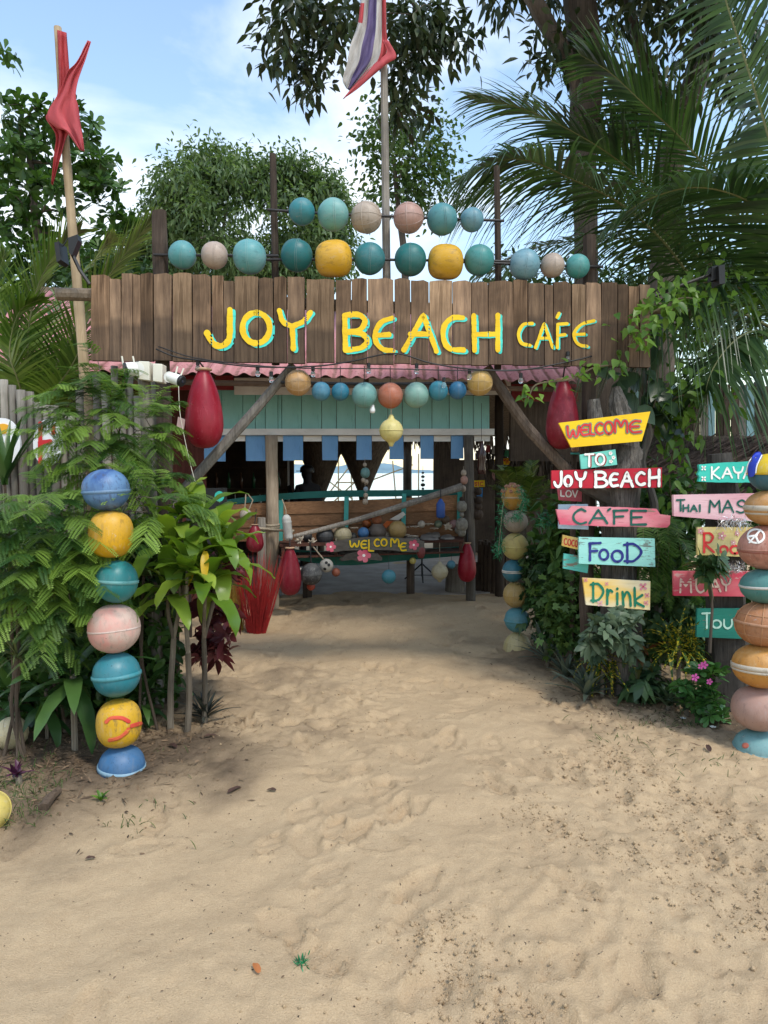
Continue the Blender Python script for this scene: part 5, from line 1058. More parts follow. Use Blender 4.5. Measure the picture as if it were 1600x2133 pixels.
trunkpart('fork', [(1285, 1010, YT), (1252, 920, YT), (1240, 870, YT), (1236, 832, YT)], [.10, .075, .055, .04], TRK, tk, n=18, rough=.2)
trunkpart('fork', [(1305, 960, YT), (1300, 890, YT), (1288, 840, YT+.02), (1284, 806, YT+.03)], [.11, .075, .06, .025], TRK, tk, n=18, rough=.22)
trunkpart('branch', [(1290, 1045, YT-.02), (1235, 1020, YT-.04), (1195, 1000, YT+.06), (1180, 985, YT+.15)], [.07, .05, .04, .03], M_GREYWOOD, tk)
t2 = thing('twisted_branch', 'thin twisted grey branch rising beside the welcome boards', 'branch', Vector((at(1365, 1080, 5.3).x, 5.3, 0)))
trunkpart('stem', [(1368, 1470, 5.3), (1367, 1100, 5.3), (1352, 1010, 5.3), (1338, 960, 5.3), (1352, 905, 5.28), (1346, 870, 5.25)], [.04, .035, .03, .028, .035, .02], M_GREYWOOD, t2, 8)
YK = 4.72
tk2 = thing('sign_post', 'straight dark weathered stump post carrying the kayak and massage boards', 'post', Vector((at(1510, 1480, YK).x, YK, 0)))
trunkpart('trunk', [(1512, 1530, YK), (1512, 1400, YK), (1508, 1200, YK), (1505, 1050, YK), (1497, 945, YK)], [.15, .14, .125, .11, .08], wood('dark_split_wood', (.045, .04, .036), (.14, .125, .11)), tk2, rough=.12)
W1 = YT-.19; W2 = YK-.17
S_YEL = paint('sign_yellow_paint', (.80, .50, .012), (.84, .56, .015), .45); S_TURQ = paint('sign_turquoise_paint', (.13, .48, .40), None, .72); S_RED = paint('sign_red_paint', (.44, .012, .03), (.5, .02, .04), .45); S_PINK = paint('sign_pink_paint', (.62, .10, .16), (.72, .30, .34), .72, under=(.3, .2, .16))
S_AQUA = paint('sign_aqua_paint', (.28, .66, .60), (.33, .7, .64), .85, under=(.16, .22, .2)); S_CREAM = paint('sign_cream_paint', (.74, .70, .52), (.78, .52, .12), .1); S_SEA = paint('sign_sea_green_paint', (.03, .44, .35), None, .65); S_ROSE = paint('sign_pale_pink_paint', (.62, .30, .36), (.72, .48, .52), .45); S_GOLD = paint('sign_gold_paint', (.55, .42, .14), (.6, .52, .25), .6); S_CRIM = paint('sign_crimson_paint', (.48, .03, .07), (.55, .12, .15), .85, under=(.5, .3, .28)); S_DGRN = paint('sign_dark_green_paint', (.008, .13, .10), (.012, .17, .13), .75); S_SKY = paint('sign_sky_blue_paint', (.42, .55, .66), None, .1)
GS = 'painted boards on the sign trunks'
t, pl = board('sign_board', 'slanting yellow board reading WELCOME at the top of the sign trunk', [(1164, 881), (1355, 857), (1337, 919), (1190, 932)], W1-.03, S_YEL, group=GS)
SL = -24/191
def sl(spec, x0, slope): return [(c, a, yb+slope*((a+b)/2-x0), b, yt+slope*((a+b)/2-x0)) for c, a, yb, b, yt in spec]
letters(t, pl, sl([('W', 1182, 912, 1206, 890), ('E', 1210, 911, 1226, 889), ('L', 1229, 912, 1239, 890), ('C', 1241, 912, 1256, 890), ('O', 1260, 914, 1277, 890), ('m', 1281, 914, 1307, 890), ('E', 1312, 919, 1335, 894)], 1182, SL), 4.2, P_RED, .003, outline=(7.6, paint('grey_green_halo_paint', (.16, .25, .19), None, .1)))
t, pl = board('sign_board', 'little turquoise board reading TO with white flowers', [(1208, 947), (1282, 936), (1286, 968), (1211, 977)], W1-.02, S_TURQ, group=GS)
letters(t, pl, [('T', 1219, 971, 1236, 946), ('O', 1241, 968, 1259, 946)], 4.4, P_WHITE, .003, outline=(4.6, paint('maroon_shadow_paint', (.25, .015, .02), None, .1), (2.6, 1)))
for x, y in ((1272, 944), (1278, 953), (1273, 961)): hibiscus(x, y, 4.2, pl, t, .004, P_WHITE, cm=P_RED)
t, pl = board('sign_board', 'long red board reading JOY BEACH in white letters', [(1149, 980), (1379, 974), (1379, 1015.5), (1149, 1017.5)], W1, S_RED, group=GS)
letters(t, pl, [('J', 1155, 1014, 1171, 983), ('O', 1176, 1012, 1191, 992), ('Y', 1199, 1013, 1220, 984), ('B', 1240, 1014, 1265, 983), ('E', 1271, 1013, 1287, 986), ('A', 1294, 1013, 1318, 984), ('C', 1325, 1010, 1343, 984), ('H', 1352, 1012, 1374, 979)], 6., P_WHITE, .003, outline=(8., P_BLK))
t, pl = board('sign_board', 'small dull red board reading LOV behind the red JOY BEACH board', [(1161, 1012), (1222, 1012), (1225, 1046), (1165, 1042)], W1+.33, S_CRIM, group=GS)
letters(t, pl, [('L', 1168, 1034, 1176, 1022), ('O', 1179, 1035, 1190, 1022), ('V', 1193, 1036, 1203, 1022)], 2.8, P_WHITE, .002)
t, pl = board('sign_board', 'pale blue blank board behind the pink CAFE board', [(1164, 1051), (1225, 1050), (1226, 1103), (1164, 1101)], W1+.16, S_SKY, group=GS)
t, pl = board('sign_board', 'ragged pink board reading CAFE in dark green', [(1159, 1061), (1185, 1062), (1192, 1054), (1300, 1057), (1368, 1060), (1375, 1071), (1397, 1074), (1396, 1092), (1390, 1099), (1340, 1098), (1250, 1096), (1167, 1093)], W1-.04, S_PINK, .03, group=GS, rough=.5)
letters(t, pl, [('C', 1194, 1091, 1221, 1061), ('A', 1228, 1090, 1265, 1062), ('F', 1278, 1091, 1307, 1063), ('e', 1315, 1093, 1346, 1064)], 4.8, P_GRN, .003)
mb = MB(); stroke(mb, [(1267, 1063), (1271, 1060)], 5, pl, .003, False); mb.build('accent_dot', P_GRN, t)
t, pl = board('sign_board', 'small cream board reading COCON in red, half behind the FOOD board', [(1173, 1114), (1232, 1127), (1232, 1152), (1171, 1137)], W1+.05, S_CREAM, group=GS)
letters(t, pl, sl([('C', 1175, 1134, 1181, 1121), ('O', 1183, 1134, 1189, 1121), ('C', 1191, 1134, 1196, 1121), ('O', 1198, 1134, 1203, 1121), ('N', 1205, 1134, 1211, 1121)], 1175, .2), 2.2, P_RED, .002)
t, pl = board('sign_board', 'cracked aqua board reading FOOD in navy blue', [(1206, 1119), (1364, 1122), (1365, 1181), (1206, 1174)], W1-.03, S_AQUA, .026, group=GS)
letters(t, pl, [('F', 1228, 1167, 1251, 1131), ('O', 1249, 1166, 1267, 1145), ('O', 1275, 1170, 1297, 1147), ('D', 1303, 1170, 1336, 1133)], 5.4, P_NAVY, .003)
t, pl = board('sign_board', 'worn turquoise and bare wood board below the COCON board', [(1175, 1153), (1228, 1161), (1224, 1194), (1173, 1184)], W1+.06, paint('half_peeled_turquoise', (.08, .42, .37), None, 1.2, under=(.22, .19, .15)), group=GS)
t, pl = board('sign_board', 'cream and orange board reading Drink with small pink flowers', [(1214, 1204), (1355, 1211), (1354, 1271), (1221, 1260)], W1-.05, S_CREAM, group=GS)
letters(t, pl, [('D', 1233, 1252, 1257, 1216), ('r', 1264, 1258, 1276, 1228), ('i', 1282, 1259, 1290, 1230), ('n', 1296, 1262, 1315, 1233), ('k', 1321, 1262, 1341, 1237)], 5.2, paint('green_lettering_paint', (.005, .17, .10), None, .15), .003)
for x, y, r in ((1340, 1222, 9), (1348, 1240, 6), (1346, 1256, 6), (1250, 1257, 7), (1264, 1216, 4.5), (1220, 1208, 5)): hibiscus(x, y, r, pl, t, .003, PKL, 4, cm=PK, rot=.7, pw=.5)
t, pl = board('sign_board', 'chipped sea green board reading KAYA at the top of the right post', [(1456, 968), (1500, 964), (1600, 959), (1600, 1005), (1500, 1005), (1455, 1003), (1458, 994), (1454, 988), (1458, 980)], W2, S_SEA, .028, group=GS, rough=.5)
letters(t, pl, [('K', 1482, 997, 1499, 973), ('A', 1505, 995, 1525, 974), ('Y', 1528, 996, 1548, 973), ('A', 1549, 996, 1567, 974)], 3.8, P_WHITE, .003)
for x, y in ((1466, 975), (1466, 997)): hibiscus(x, y, 6, pl, t, .003, P_WHITE, 4, cm=PK, rot=.8, pw=.45)
t, pl = board('sign_board', 'long pale pink board reading THAI MAS on the right post', [(1403, 1031), (1610, 1027), (1610, 1086), (1500, 1083), (1404, 1075)], W2-.03, S_ROSE, .03, group=GS)
letters(t, pl, [('T', 1410, 1064, 1426, 1041), ('H', 1423, 1065, 1435, 1052), ('A', 1439, 1065, 1452, 1052), ('I', 1455, 1065, 1461, 1052), ('M', 1478, 1067, 1500, 1042), ('A', 1505, 1067, 1528, 1042), ('S', 1535, 1068, 1554, 1042)], 3.9, P_GRN, .003)
t, pl = board('sign_board', 'mustard board reading ROO with pale flowers on the right post', [(1453, 1098), (1600, 1098), (1600, 1162), (1453, 1156)], W2-.01, S_GOLD, group=GS)
letters(t, pl, [('R', 1466, 1150, 1487, 1111), ('O', 1500, 1152, 1516, 1138), ('O', 1522, 1153, 1540, 1137)], 5, P_RED, .003)
for x, y, r in ((1504, 1116, 9), (1460, 1106, 7), (1536, 1111, 6), (1528, 1130, 6)): hibiscus(x, y, r, pl, t, .003, PKL, 5, cm=P_WHITE, pw=.45)
t, pl = board('sign_board', 'flaking crimson board reading MUAY in faded white', [(1403, 1190), (1590, 1190), (1590, 1243), (1404, 1241)], W2-.02, S_CRIM, group=GS)
letters(t, pl, [('M', 1417, 1234, 1440, 1206), ('U', 1450, 1234, 1471, 1206), ('A', 1478, 1232, 1501, 1206), ('Y', 1503, 1230, 1522, 1206)], 4, paint('faded_white_paint', (.55, .42, .36), None, .9, under=(.45, .08, .1)), .003)
t, pl = board('sign_board', 'dark green board reading TOU low on the right post', [(1453, 1268), (1580, 1268), (1580, 1332), (1451, 1327)], W2-.0, S_DGRN, group=GS)
letters(t, pl, [('T', 1463, 1308, 1482, 1277), ('O', 1484, 1308, 1502, 1292), ('U', 1508, 1309, 1525, 1291)], 4, paint('pale_green_lettering_paint', (.35, .55, .48), None, .4), .003)
# ------------------------------------------------------------------ far signs and bunting under the right part of the roof
def farboard(label, poly, Y, mat, txt=None, w_=2.4, lm=None):
    t, pl = board('sign_board', label, poly, Y, mat, .02); 
    if txt: letters(t, pl, txt, w_, lm or P_RED, .004)
    return t
farboard('distant yellow arrow board reading OME under the dark roof', [(1030, 957), (1066, 954), (1060, 968), (1031, 968)], 9.6, S_YEL, [('O', 1037, 965, 1042, 957), ('m', 1047, 965, 1055, 957), ('E', 1057, 964, 1061, 957)], 1.6)
farboard('yellow board reading USIC behind the right bar post', [(982, 1001), (1010, 1000), (1010, 1014), (982, 1015)], 9.3, S_YEL, [('U', 984, 1012, 988, 1004), ('S', 990, 1012, 994, 1004), ('I', 996, 1012, 998, 1004), ('C', 1000, 1012, 1006, 1004)], 1.7)
farboard('bright blue board below the yellow USIC board', [(992, 1017), (1006, 1016), (1005, 1036), (994, 1036)], 9.35, paint('bright_blue_board', (.03, .2, .5), None, .2))
t = thing('round_sign', 'pale pink round sign hanging behind the far column', 'sign', at(1038, 1005, 9.9)); c_ = at(1038, 990, 9.9); MB().lathe([(0, 0), (.085, 0), (.09, .008), (.085, .016), (0, .016)], 24, Matrix.Translation(c_) @ Matrix.Rotation(R(90), 4, 'X')).build('disc', plain('pale_pink_disc', (.66, .36, .42), .6), t)
farboard('small gold board behind the feathery leaves', [(1058, 982), (1078, 984), (1074, 998), (1064, 996)], 9.8, S_GOLD)
cols = [(.3, .05, .05), (.5, .5, .5), (.03, .2, .3), (.05, .25, .12), (.45, .3, .05)]
bt = thing('bunting', 'string of small dull flags under the dark roof', 'bunting', at(1060, 945, 9.2)); cord('string', [at(1010, 925, 9.2), at(1070, 938, 9.2), at(1130, 915, 9.2)], .004, M_ROPE, bt)
for i in range(9): x = 1014+i*13; y = 926+10*math.sin(i/8*3.1); F = [at(x, y, 9.2), at(x+8, y+.5, 9.2), at(x+6, y+17, 9.19), at(x-3, y+15, 9.21)]; MB().prism(F, [q+Vector((0, .003, 0)) for q in F]).build('flag', plain('bunting_%d' % (i % 5), cols[i % 5], .8), bt)
mb = MB()
for i in range(130):
    x = random.uniform(990, 1190); yt = random.uniform(925, 945); Y = random.uniform(9.6, 10.4); L = random.uniform(25, 95); P = [at(x, yt, Y), at(x+random.uniform(-8, 8), yt+L*.5, Y), at(x+random.uniform(-14, 14), yt+L, Y)]; mb.tube(P, [.012, .009, .004], 4, cap=False)
rt = thing('root_curtain', 'curtain of dry brown aerial roots hanging under the dark roof', 'roots', at(1090, 1000, 10)); tag(mb.build('roots', M_BARK, rt), kind='stuff')
# surfboard-like cone sign by the trunk and small bead post
q = at(1196, 955, 5.35); bs = thing('bead_post', 'slim brown post with a turquoise ring beside the sign trunk', 'post', Vector((q.x, q.y, 0))); MB().tube([Vector((q.x, q.y, -.1)), at(1196, 945, 5.35)], .022, 8).build('post', M_DARKWOOD, bs); MB().lathe(sup(.03, .026, 2., 8), 14, Matrix.Translation(at(1198, 936, 5.35))).build('bead', plain('bead_tan', (.5, .26, .17), .6), bs, smooth=True); MB().lathe([(.02, -.008), (.034, -.006), (.034, .006), (.02, .008)], 18, Matrix.Translation(at(1198, 945, 5.35))).build('ring', P_TURQM, bs, smooth=True)
# thatched hut with plank wall on the right
hut = thing('thatched_hut', 'low hut with dark dry thatch and grey and pale blue plank wall', 'hut', Vector((4.2, 7.9, 0)))
for i in range(24):
    x0 = 1300+i*16; w_ = random.uniform(13, 15.4); F = [at(x0, 800+random.uniform(-6, 6), 7.9), at(x0+w_, 800+random.uniform(-6, 6), 7.9), at(x0+w_, 925, 7.9), at(x0, 925, 7.9)]
    MB().prism(F, [q+Vector((0, .02, 0)) for q in F]).build('plank', [M_GREYWOOD, M_DARKWOOD, paint('pale_blue_plank_paint', (.22, .38, .42), None, .6, axis='Z'), M_DARKWOOD, DARKIN][(i*7) % 5], hut)
cl = Cloud(); k = 2600; u = rng.random(k); v = rng.random(k); X = 2.75+u*2.9; Yy = 7.7-v*1.15; Z = 2.02-v*.62
P = np.stack([X, Yy, Z+rng.uniform(-.05, .05, k)], 1); D = np.stack([rng.normal(-.9, .25, k), rng.normal(-.5, .12, k), rng.normal(-.33, .1, k)], 1)
cl.add(T_STRIP, P, D, np.tile([0, -.4, 1.], (k, 1)), rng.uniform(.4, .9, k), .016, .12); tag(cl.build('thatch', wood('hut_thatch', (.05, .032, .024), (.15, .105, .08), bmp=.3), hut), kind='stuff')
slab('roof_panel', [(2.5, 6.6, 1.36), (5.9, 6.6, 1.36), (5.9, 7.75, 1.98), (2.5, 7.75, 1.98)], .03, THATCH, hut)
for x in (2.95, 4.4): MB().tube([(x, 6.9, -.1), (x, 6.9, 1.4)], .05, 9, rough=.08).build('post', M_DARKWOOD, hut)
# ------------------------------------------------------------------ left: bamboo fence, egg and letter signs
fence = thing('bamboo_fence', 'grey weathered bamboo pole fence on the left behind the shrub', 'fence', Vector((-2.2, 4.95, 0)))
FB = wood('grey_bamboo', (.20, .185, .16), (.40, .37, .32), bmp=.3)
x = -16
while x < 345:
    if x > 160 and x < 178: x += 17; continue
    w_ = random.uniform(14, 19); yt = (800+x*.45 if x < 150 else 790-.05*x+random.choice([0, 25, -12, 40]))+random.uniform(-12, 10); Y = 4.95+random.uniform(-.03, .03)
    a = at(x+w_/2, yt, Y); b = Vector((a.x+random.uniform(-.01, .01), Y, -.12)); r = w_/2*pxm(Y)/1.1; mb = MB(); n_ = 22; mb.tube([b.lerp(a, i/n_) for i in range(n_+1)], [r*(1.07 if i % 5 == 2 else 1.) for i in range(n_+1)], 9)
    mb.build('pole', FB, fence, smooth=True); x += w_+random.uniform(.3, 2)
for yy in (930, 1080): P = [at(-20, yy, 5.0), at(340, yy-6, 5.0)]; MB().tube(P, .018, 7).build('rail', M_DARKWOOD, fence)
YE = 4.84
t = thing('egg_sign', 'white oval fried egg sign with orange yolks on the bamboo fence', 'sign', at(4, 975, YE)); EGGW = plain('egg_white_paint', (.72, .74, .76), .45, .06); YOLK = plain('yolk_orange_paint', (.72, .36, .015), .4, .1)
EP = lambda x, y, off=0.: at(x, y, YE+off)
def disc(name, cx, cy, rx, ry, off, th, mat, parent, place, wob=.0):
    F = [place(cx+rx*math.cos(a)*(1+wob*math.sin(3*a)), cy+ry*math.sin(a)*(1+wob*math.cos(2*a)), off) for a in np.linspace(0, 2*math.pi, 33)[:-1]]; return MB().prism(F, [q+Vector((0, th, 0)) for q in F]).build(name, mat, parent)
disc('egg_white', 2, 922, 40, 53, 0, .02, EGGW, t, EP, .03); disc('yolk', 6, 893, 15, 10.5, -.008, .008, YOLK, t, EP); disc('yolk', 8, 948, 14, 13, -.008, .008, YOLK, t, EP)
t = thing('letter_sign', 'white rounded sign with thick red letter strokes half hidden by the shrub', 'sign', at(98, 970, YE)); disc('panel', 99, 922, 30, 50, 0, .02, EGGW, t, EP, .03)
mb = MB(); stroke(mb, [(84, 882), (84, 965)], 9, EP, .003, False, 3); stroke(mb, [(111, 888), (111, 902)], 9, EP, .003, False, 3); stroke(mb, [(84, 922), (104, 920)], 11, EP, .004, False, 3); mb.build('letter', paint('sign_letter_red', (.52, .025, .03), None, .05), t)
# camera post and security cameras
YC = 4.62
cp = thing('camera_post', 'pale weathered post between fence and gate carrying the security cameras', 'post', Vector((at(322, 1498, YC).x, YC, 0)))
a = at(300, 770, YC); b = Vector((at(328, 1300, YC).x, YC, -.15)); mb = MB(); mb.tube([b.lerp(a, i/12)+Vector((random.uniform(-1, 1)*.006, 0, 0)) for i in range(13)], [.046-.008*i/12 for i in range(13)], 12, rough=.1); mb.build('post', M_GREYWOOD, cp)
CP = lambda x, y, off=0.: at(x, y, YC-.09+off)
def seccam(label, box, face, body_from, r, ants):
    t = thing('security_camera', label, 'camera', CP(box[0], box[3])); F = [CP(box[0], box[1]), CP(box[2], box[1]+1), CP(box[2], box[3]), CP(box[0], box[3]-3)]; MB().prism(F, [q+Vector((0, .09, 0)) for q in F]).build('junction_box', M_WHITEPL, t, bevel=.004)
    f = CP(*face, -.09); g_ = CP(*body_from, -.05); d = (f-g_); Lc = d.length; M4 = d.to_track_quat('Z', 'Y').to_matrix().to_4x4(); M4.translation = g_
    mb = MB(); mb.lathe([(0, 0), (r*.8, 0), (r*.97, Lc*.25), (r, Lc*.85), (0, Lc*.86)], 22, M4); mb.build('housing', plain('camera_white', (.72, .71, .66), .35, .05), t, smooth=False)
    mb = MB(); mb.lathe([(r*1.02, Lc*.84), (r*1.03, Lc*.93), (r*.85, Lc), (0, Lc)], 22, M4); fc = mb.build('face', M_BLACK, t); mb = MB(); mb.lathe([(r*.3, Lc*1.0), (r*.28, Lc*1.02), (0, Lc*1.03)], 16, M4); mb.build('lens', plain('lens_glass', (.03, .03, .05), .08, .1, 5, 0, .8), fc).location = (0, 0, 0)
    mb = MB(); mb.lathe([(0, -.02), (r*1.0, -.02), (r*1.0, -.008), (0, -.008)], 18, Matrix.Translation(CP(body_from[0], body_from[1], -.01)) @ Matrix.Rotation(R(90), 4, 'X')); mb.build('mount', plain('camera_white', (.72, .71, .66), .35, .05), t)
    for (ax, ay), (bx, by) in ants: MB().tube([CP(ax, ay, -.06), CP(bx, by, -.06)], .0055, 7).build('antenna', M_WHITEPL, t)
seccam('white security camera with black face looking left beside the gate', (288, 752, 311, 793), (259, 771), (285, 768), .046, [((257, 760), (254, 742)), ((281, 762), (277, 742))])
seccam('white security camera looking right towards the path beside the gate', (318, 757, 338, 797), (381, 795), (352, 785), .036, [((366, 780), (370, 763)), ((377, 782), (383, 767))])
MB()
# small clear box on a wire, fairy-light wire
t = thing('fairy_light_wire', 'thin white fairy light wire with a clear box beside the left red buoy', 'wire', CP(392, 985)); W_ = lambda x, y: gp(x, y, -.02)
cord('wire', [W_(372, 800), W_(374, 850), W_(380, 890), W_(395, 960), W_(411, 1020)], .0025, M_WHITEPL, t); F = [W_(371, 868), W_(386, 874), W_(383, 894), W_(368, 888)]; MB().prism(F, [q+Vector((0, .03, 0)) for q in F]).build('plastic_box', plain('cloudy_plastic', (.42, .30, .28), .25, .15), t)
# black solar lamps on arms
def lamp(label, arm, head, panel):
    t = thing('solar_lamp', label, 'lamp', gp(*arm[-1], -.03)); mb = MB(); mb.tube([gp(x, y, -.03) for x, y in arm], .012, 6); mb.build('arm', M_BLACK, t)
    F = [gp(x, y, -.06) for x, y in head]; MB().prism(F, [q+Vector((0, .06, 0)) for q in F]).build('lamp_head', M_BLACK, t); F = [gp(x, y, -.10) for x, y in panel]; MB().prism(F, [q+Vector((0, .12, 0)) for q in F]).build('panel', M_BLACK, t)
    P = [gp(*head[0], -.05), gp(head[0][0]-12, head[0][1]+18, -.05), gp(*panel[1], -.05)]; MB().tube(spline(P, 8), .004, 5).build('cable', M_BLACK, t)
lamp('black solar lamp on an arm at the left end of the name board', [(150, 528), (166, 562), (187, 592)], [(142, 495), (161, 488), (163, 500), (150, 532), (143, 526)], [(113, 505), (122, 503), (127, 541), (118, 546)])
lamp('black solar lamp on a long arm at the right end of the name board', [(1480, 572), (1420, 594), (1358, 620)], [(1483, 555), (1496, 552), (1498, 580), (1482, 585)], [(1497, 553), (1510, 551), (1511, 590), (1499, 592)])
# festoon lights
ft = thing('festoon_lights', 'black festoon cable with clear bulbs strung along the bottom of the name board', 'string lights', gp(800, 775, -.03))
FP = lambda x, y, off=0.: gp(x, y, -.035+off)
cord('cable', [FP(325, 727), FP(365, 743), FP(412, 750), FP(530, 764), FP(655, 763), FP(735, 752), FP(822, 736), FP(900, 757), FP(985, 769), FP(1085, 771), FP(1190, 752), FP(1233, 742)], .0055, M_BLACK, ft); cord('cable', [FP(330, 722), FP(420, 748), FP(600, 766), FP(800, 768), FP(1000, 772), FP(1180, 766)], .004, M_BLACK, ft)
m, n, p, o = newmat('clear_bulb_glass'); p.inputs['Base Color'].default_value = (.8, .82, .82, 1); p.inputs['Roughness'].default_value = .05; p.inputs['Transmission Weight'].default_value = .9; p.inputs['IOR'].default_value = 1.2; GLASS = m
for x, y in [(412, 757), (537, 768), (565, 780), (652, 769), (768, 762), (868, 763), (925, 792), (1085, 783), (1183, 738), (978, 775)]:
    s = MB(); q = FP(x, y, .03); s.lathe([(.008, .02), (.013, .018), (.013, -.012), (.0, -.014)], 10, Matrix.Translation(q)); so_ = s.build('socket', M_BLACK, ft); s = MB(); s.lathe([(0, -.055), (.012, -.052), (.019, -.036), (.012, -.016), (.0, -.012)], 12, Matrix.Translation(q)); s.build('bulb', GLASS, so_, smooth=True).location = (0, 0, 0)
q = gp(776, 852, .1); s = MB(); lb = thing('light_bulb', 'white light bulb hanging below the grey green buoy', 'bulb', q); s.lathe([(0, -.03), (.016, -.026), (.021, -.008), (.014, .015), (.012, .03), (0, .03)], 14, Matrix.Translation(q)); s.build('bulb', plain('bulb_white', (.7, .72, .75), .3, .05), lb, smooth=True); MB().tube([q+Vector((0, 0, .03)), gp(772, 800, .1)], .003, 5).build('wire', M_BLACK, lb)
# ------------------------------------------------------------------ trees
L_DARK = leafmat('dark_leaf', (.018, .042, .014), (.05, .10, .03), .3); L_MID = leafmat('mid_leaf', (.028, .07, .016), (.085, .17, .04), .35); L_BRIGHT = leafmat('bright_leaf', (.045, .12, .015), (.15, .29, .04), .35); L_OLIVE = leafmat('olive_leaf', (.03, .065, .02), (.10, .16, .055), .3)
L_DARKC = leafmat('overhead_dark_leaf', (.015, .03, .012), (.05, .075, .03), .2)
def Bp(cx, cy, rx, ry, Y, depth=None): k = pxm(Y); return (tuple(at(cx, cy, Y)), (rx*k, depth or rx*k, ry*k))
def blobs(L, Y): return [(*Bp(cx, cy, rx, ry, Y), n_) for cx, cy, rx, ry, n_ in L]
YA = 14.
tree('almond_tree', 'broad leaved green tree with layered whorls of leaves behind the left flag pole', 'tree', [(at(60, 900, YA).x, YA, -.1), at(70, 700, YA), at(85, 560, YA), at(70, 420, YA), at(60, 300, YA)], .15,
     blobs([(60, 250, 70, 32, 42), (150, 260, 55, 32, 30), (30, 335, 85, 36, 52), (190, 345, 50, 36, 34), (90, 410, 90, 36, 54), (215, 400, 45, 30, 24), (30, 480, 75, 40, 40), (110, 550, 85, 45, 40), (20, 600, 60, 50, 30), (-60, 380, 50, 100, 30), (235, 470, 45, 30, 22), (8, 115, 26, 8, 4), (200, 550, 60, 40, 30)], YA), dict(per=9, tm=T_OBOV, L=.25, W=.105, spread=.12, whorl=True, droop=.15), L_MID, nlimb=110, limb_r=.05, lev=.3)
YB = 21.
tree('mango_tree', 'rounded dense green tree with drooping leaves behind the middle of the gate', 'tree', [(at(520, 900, YB).x, YB, -.1), at(522, 700, YB), at(530, 560, YB), at(500, 500, YB)], .3,
     blobs([(520, 460, 190, 110, 110), (400, 400, 80, 60, 52), (435, 345, 55, 28, 26), (560, 375, 75, 36, 34), (620, 368, 50, 34, 30), (670, 420, 45, 55, 40), (690, 480, 50, 50, 34), (355, 490, 60, 60, 46), (640, 530, 100, 50, 44), (400, 550, 110, 45, 46), (530, 575, 170, 36, 44), (305, 530, 45, 50, 34), (345, 415, 34, 30, 16)], YB), dict(per=66, tm=T_LANCE, L=.2, W=.075, spread=.23, droop=.35, up=0, down=.4), leafmat('mango_leaf', (.055, .10, .042), (.17, .24, .10), .4), wood('pale_bark', (.09, .075, .06), (.24, .2, .165), scale=.6), nlimb=160, limb_r=.11, lev=.4)
YD = 15.
tree('heart_leaf_tree', 'small light green heart leaved tree right of the central flag pole', 'tree', [(at(850, 900, YD).x, YD, -.1), at(845, 600, YD), at(830, 440, YD), at(820, 330, YD)], .1,
     blobs([(800, 255, 45, 35, 26), (870, 280, 65, 40, 36), (790, 320, 50, 40, 26), (860, 350, 70, 45, 40), (830, 410, 60, 40, 30), (920, 320, 40, 40, 20), (900, 400, 60, 50, 30)], YD), dict(per=13, tm=T_HEART, L=.115, W=.09, spread=.17, droop=.3, down=.3), leafmat('heart_leaf', (.04, .085, .022), (.115, .185, .05), .35), nlimb=60, limb_r=.03, lev=.4)
# overhanging branch with drooping leaves at the top
YO = 8.2
ob = thing('overhanging_branch', 'dark drooping leafy branch hanging in from the top behind the striped flag', 'branch', at(760, -160, YO)); mb = MB(); tg = [at(x, y, YO+random.uniform(-.5, .5)) for x, y in [(600, 30), (590, 80), (625, 130), (650, 60), (700, 20), (690, 80), (640, 160), (840, 60), (830, 120), (850, 170), (835, 210), (880, 40), (930, 60), (940, 90), (870, 110), (780, 30), (900, 10), (730, 60), (845, 225), (640, 120), (600, 10), (660, 20), (860, 30), (910, 90)]]
mb.tube([at(700, -60, YO), at(760, -160, YO), at(820, -60, YO)], .04, 7)
limbs(mb, [(at(760, -160, YO), .05), (at(700, -60, YO), .035), (at(820, -60, YO), .035)], tg, .03, rmin=.005); mb.build('limb', M_BARK, ob)
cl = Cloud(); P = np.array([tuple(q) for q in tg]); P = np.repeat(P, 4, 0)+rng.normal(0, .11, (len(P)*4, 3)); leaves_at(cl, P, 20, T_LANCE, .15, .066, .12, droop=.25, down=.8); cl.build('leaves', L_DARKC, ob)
# big old tree on the right: several trunks, crown mostly above the picture
YG = 11.
bt_ = thing('big_tree', 'massive dark tree with forked leaning trunks at the top right', 'tree', Vector((at(1330, 900, YG).x, YG, 0)))
def btr(pts, rr, Y): P = spline([at(x, y, Y) for x, y in pts], 18); mb = MB(); R_ = np.interp(np.linspace(0, 1, 18), np.linspace(0, 1, len(rr)), rr); mb.tube(P, [float(q) for q in R_], 12, rough=.09); mb.build('trunk', M_BARK, bt_)
btr([(1215, 1140), (1218, 800), (1222, 500), (1215, 300), (1225, 150), (1205, -20), (1190, -220)], [.22, .19, .17, .2, .26, .24, .2], YG); btr([(1222, 260), (1205, 170), (1160, 90), (1105, -10), (1020, -160)], [.2, .15, .13, .12, .08], YG)
btr([(1370, 1120), (1375, 700), (1390, 480), (1400, 330), (1440, 200), (1470, 80), (1490, -160)], [.3, .26, .22, .22, .2, .2, .15], YG+1.2); btr([(1420, 280), (1370, 180), (1320, 60), (1290, -120)], [.16, .12, .1, .07], YG+1.2)
cl = Cloud(); P = np.concatenate([blob_points(blobs([(1150, 130, 28, 36, 12), (1330, 20, 60, 30, 8), (1450, 40, 90, 50, 22), (1560, 100, 70, 70, 20), (1290, 280, 40, 50, 14), (1400, -190, 220, 60, 120), (1330, -300, 300, 60, 160), (1330, 200, 60, 40, 18)], YG)), blob_points([((3.5, 9.5, 9.6), (3.2, 3.6, .9), 300), ((5.5, 6.5, 9.2), (2.5, 3., 1.), 200)])]); leaves_at(cl, P, 14, T_LANCE, .24, .085, .2, droop=.3, down=.6); cl.build('crown', L_DARKC, bt_)
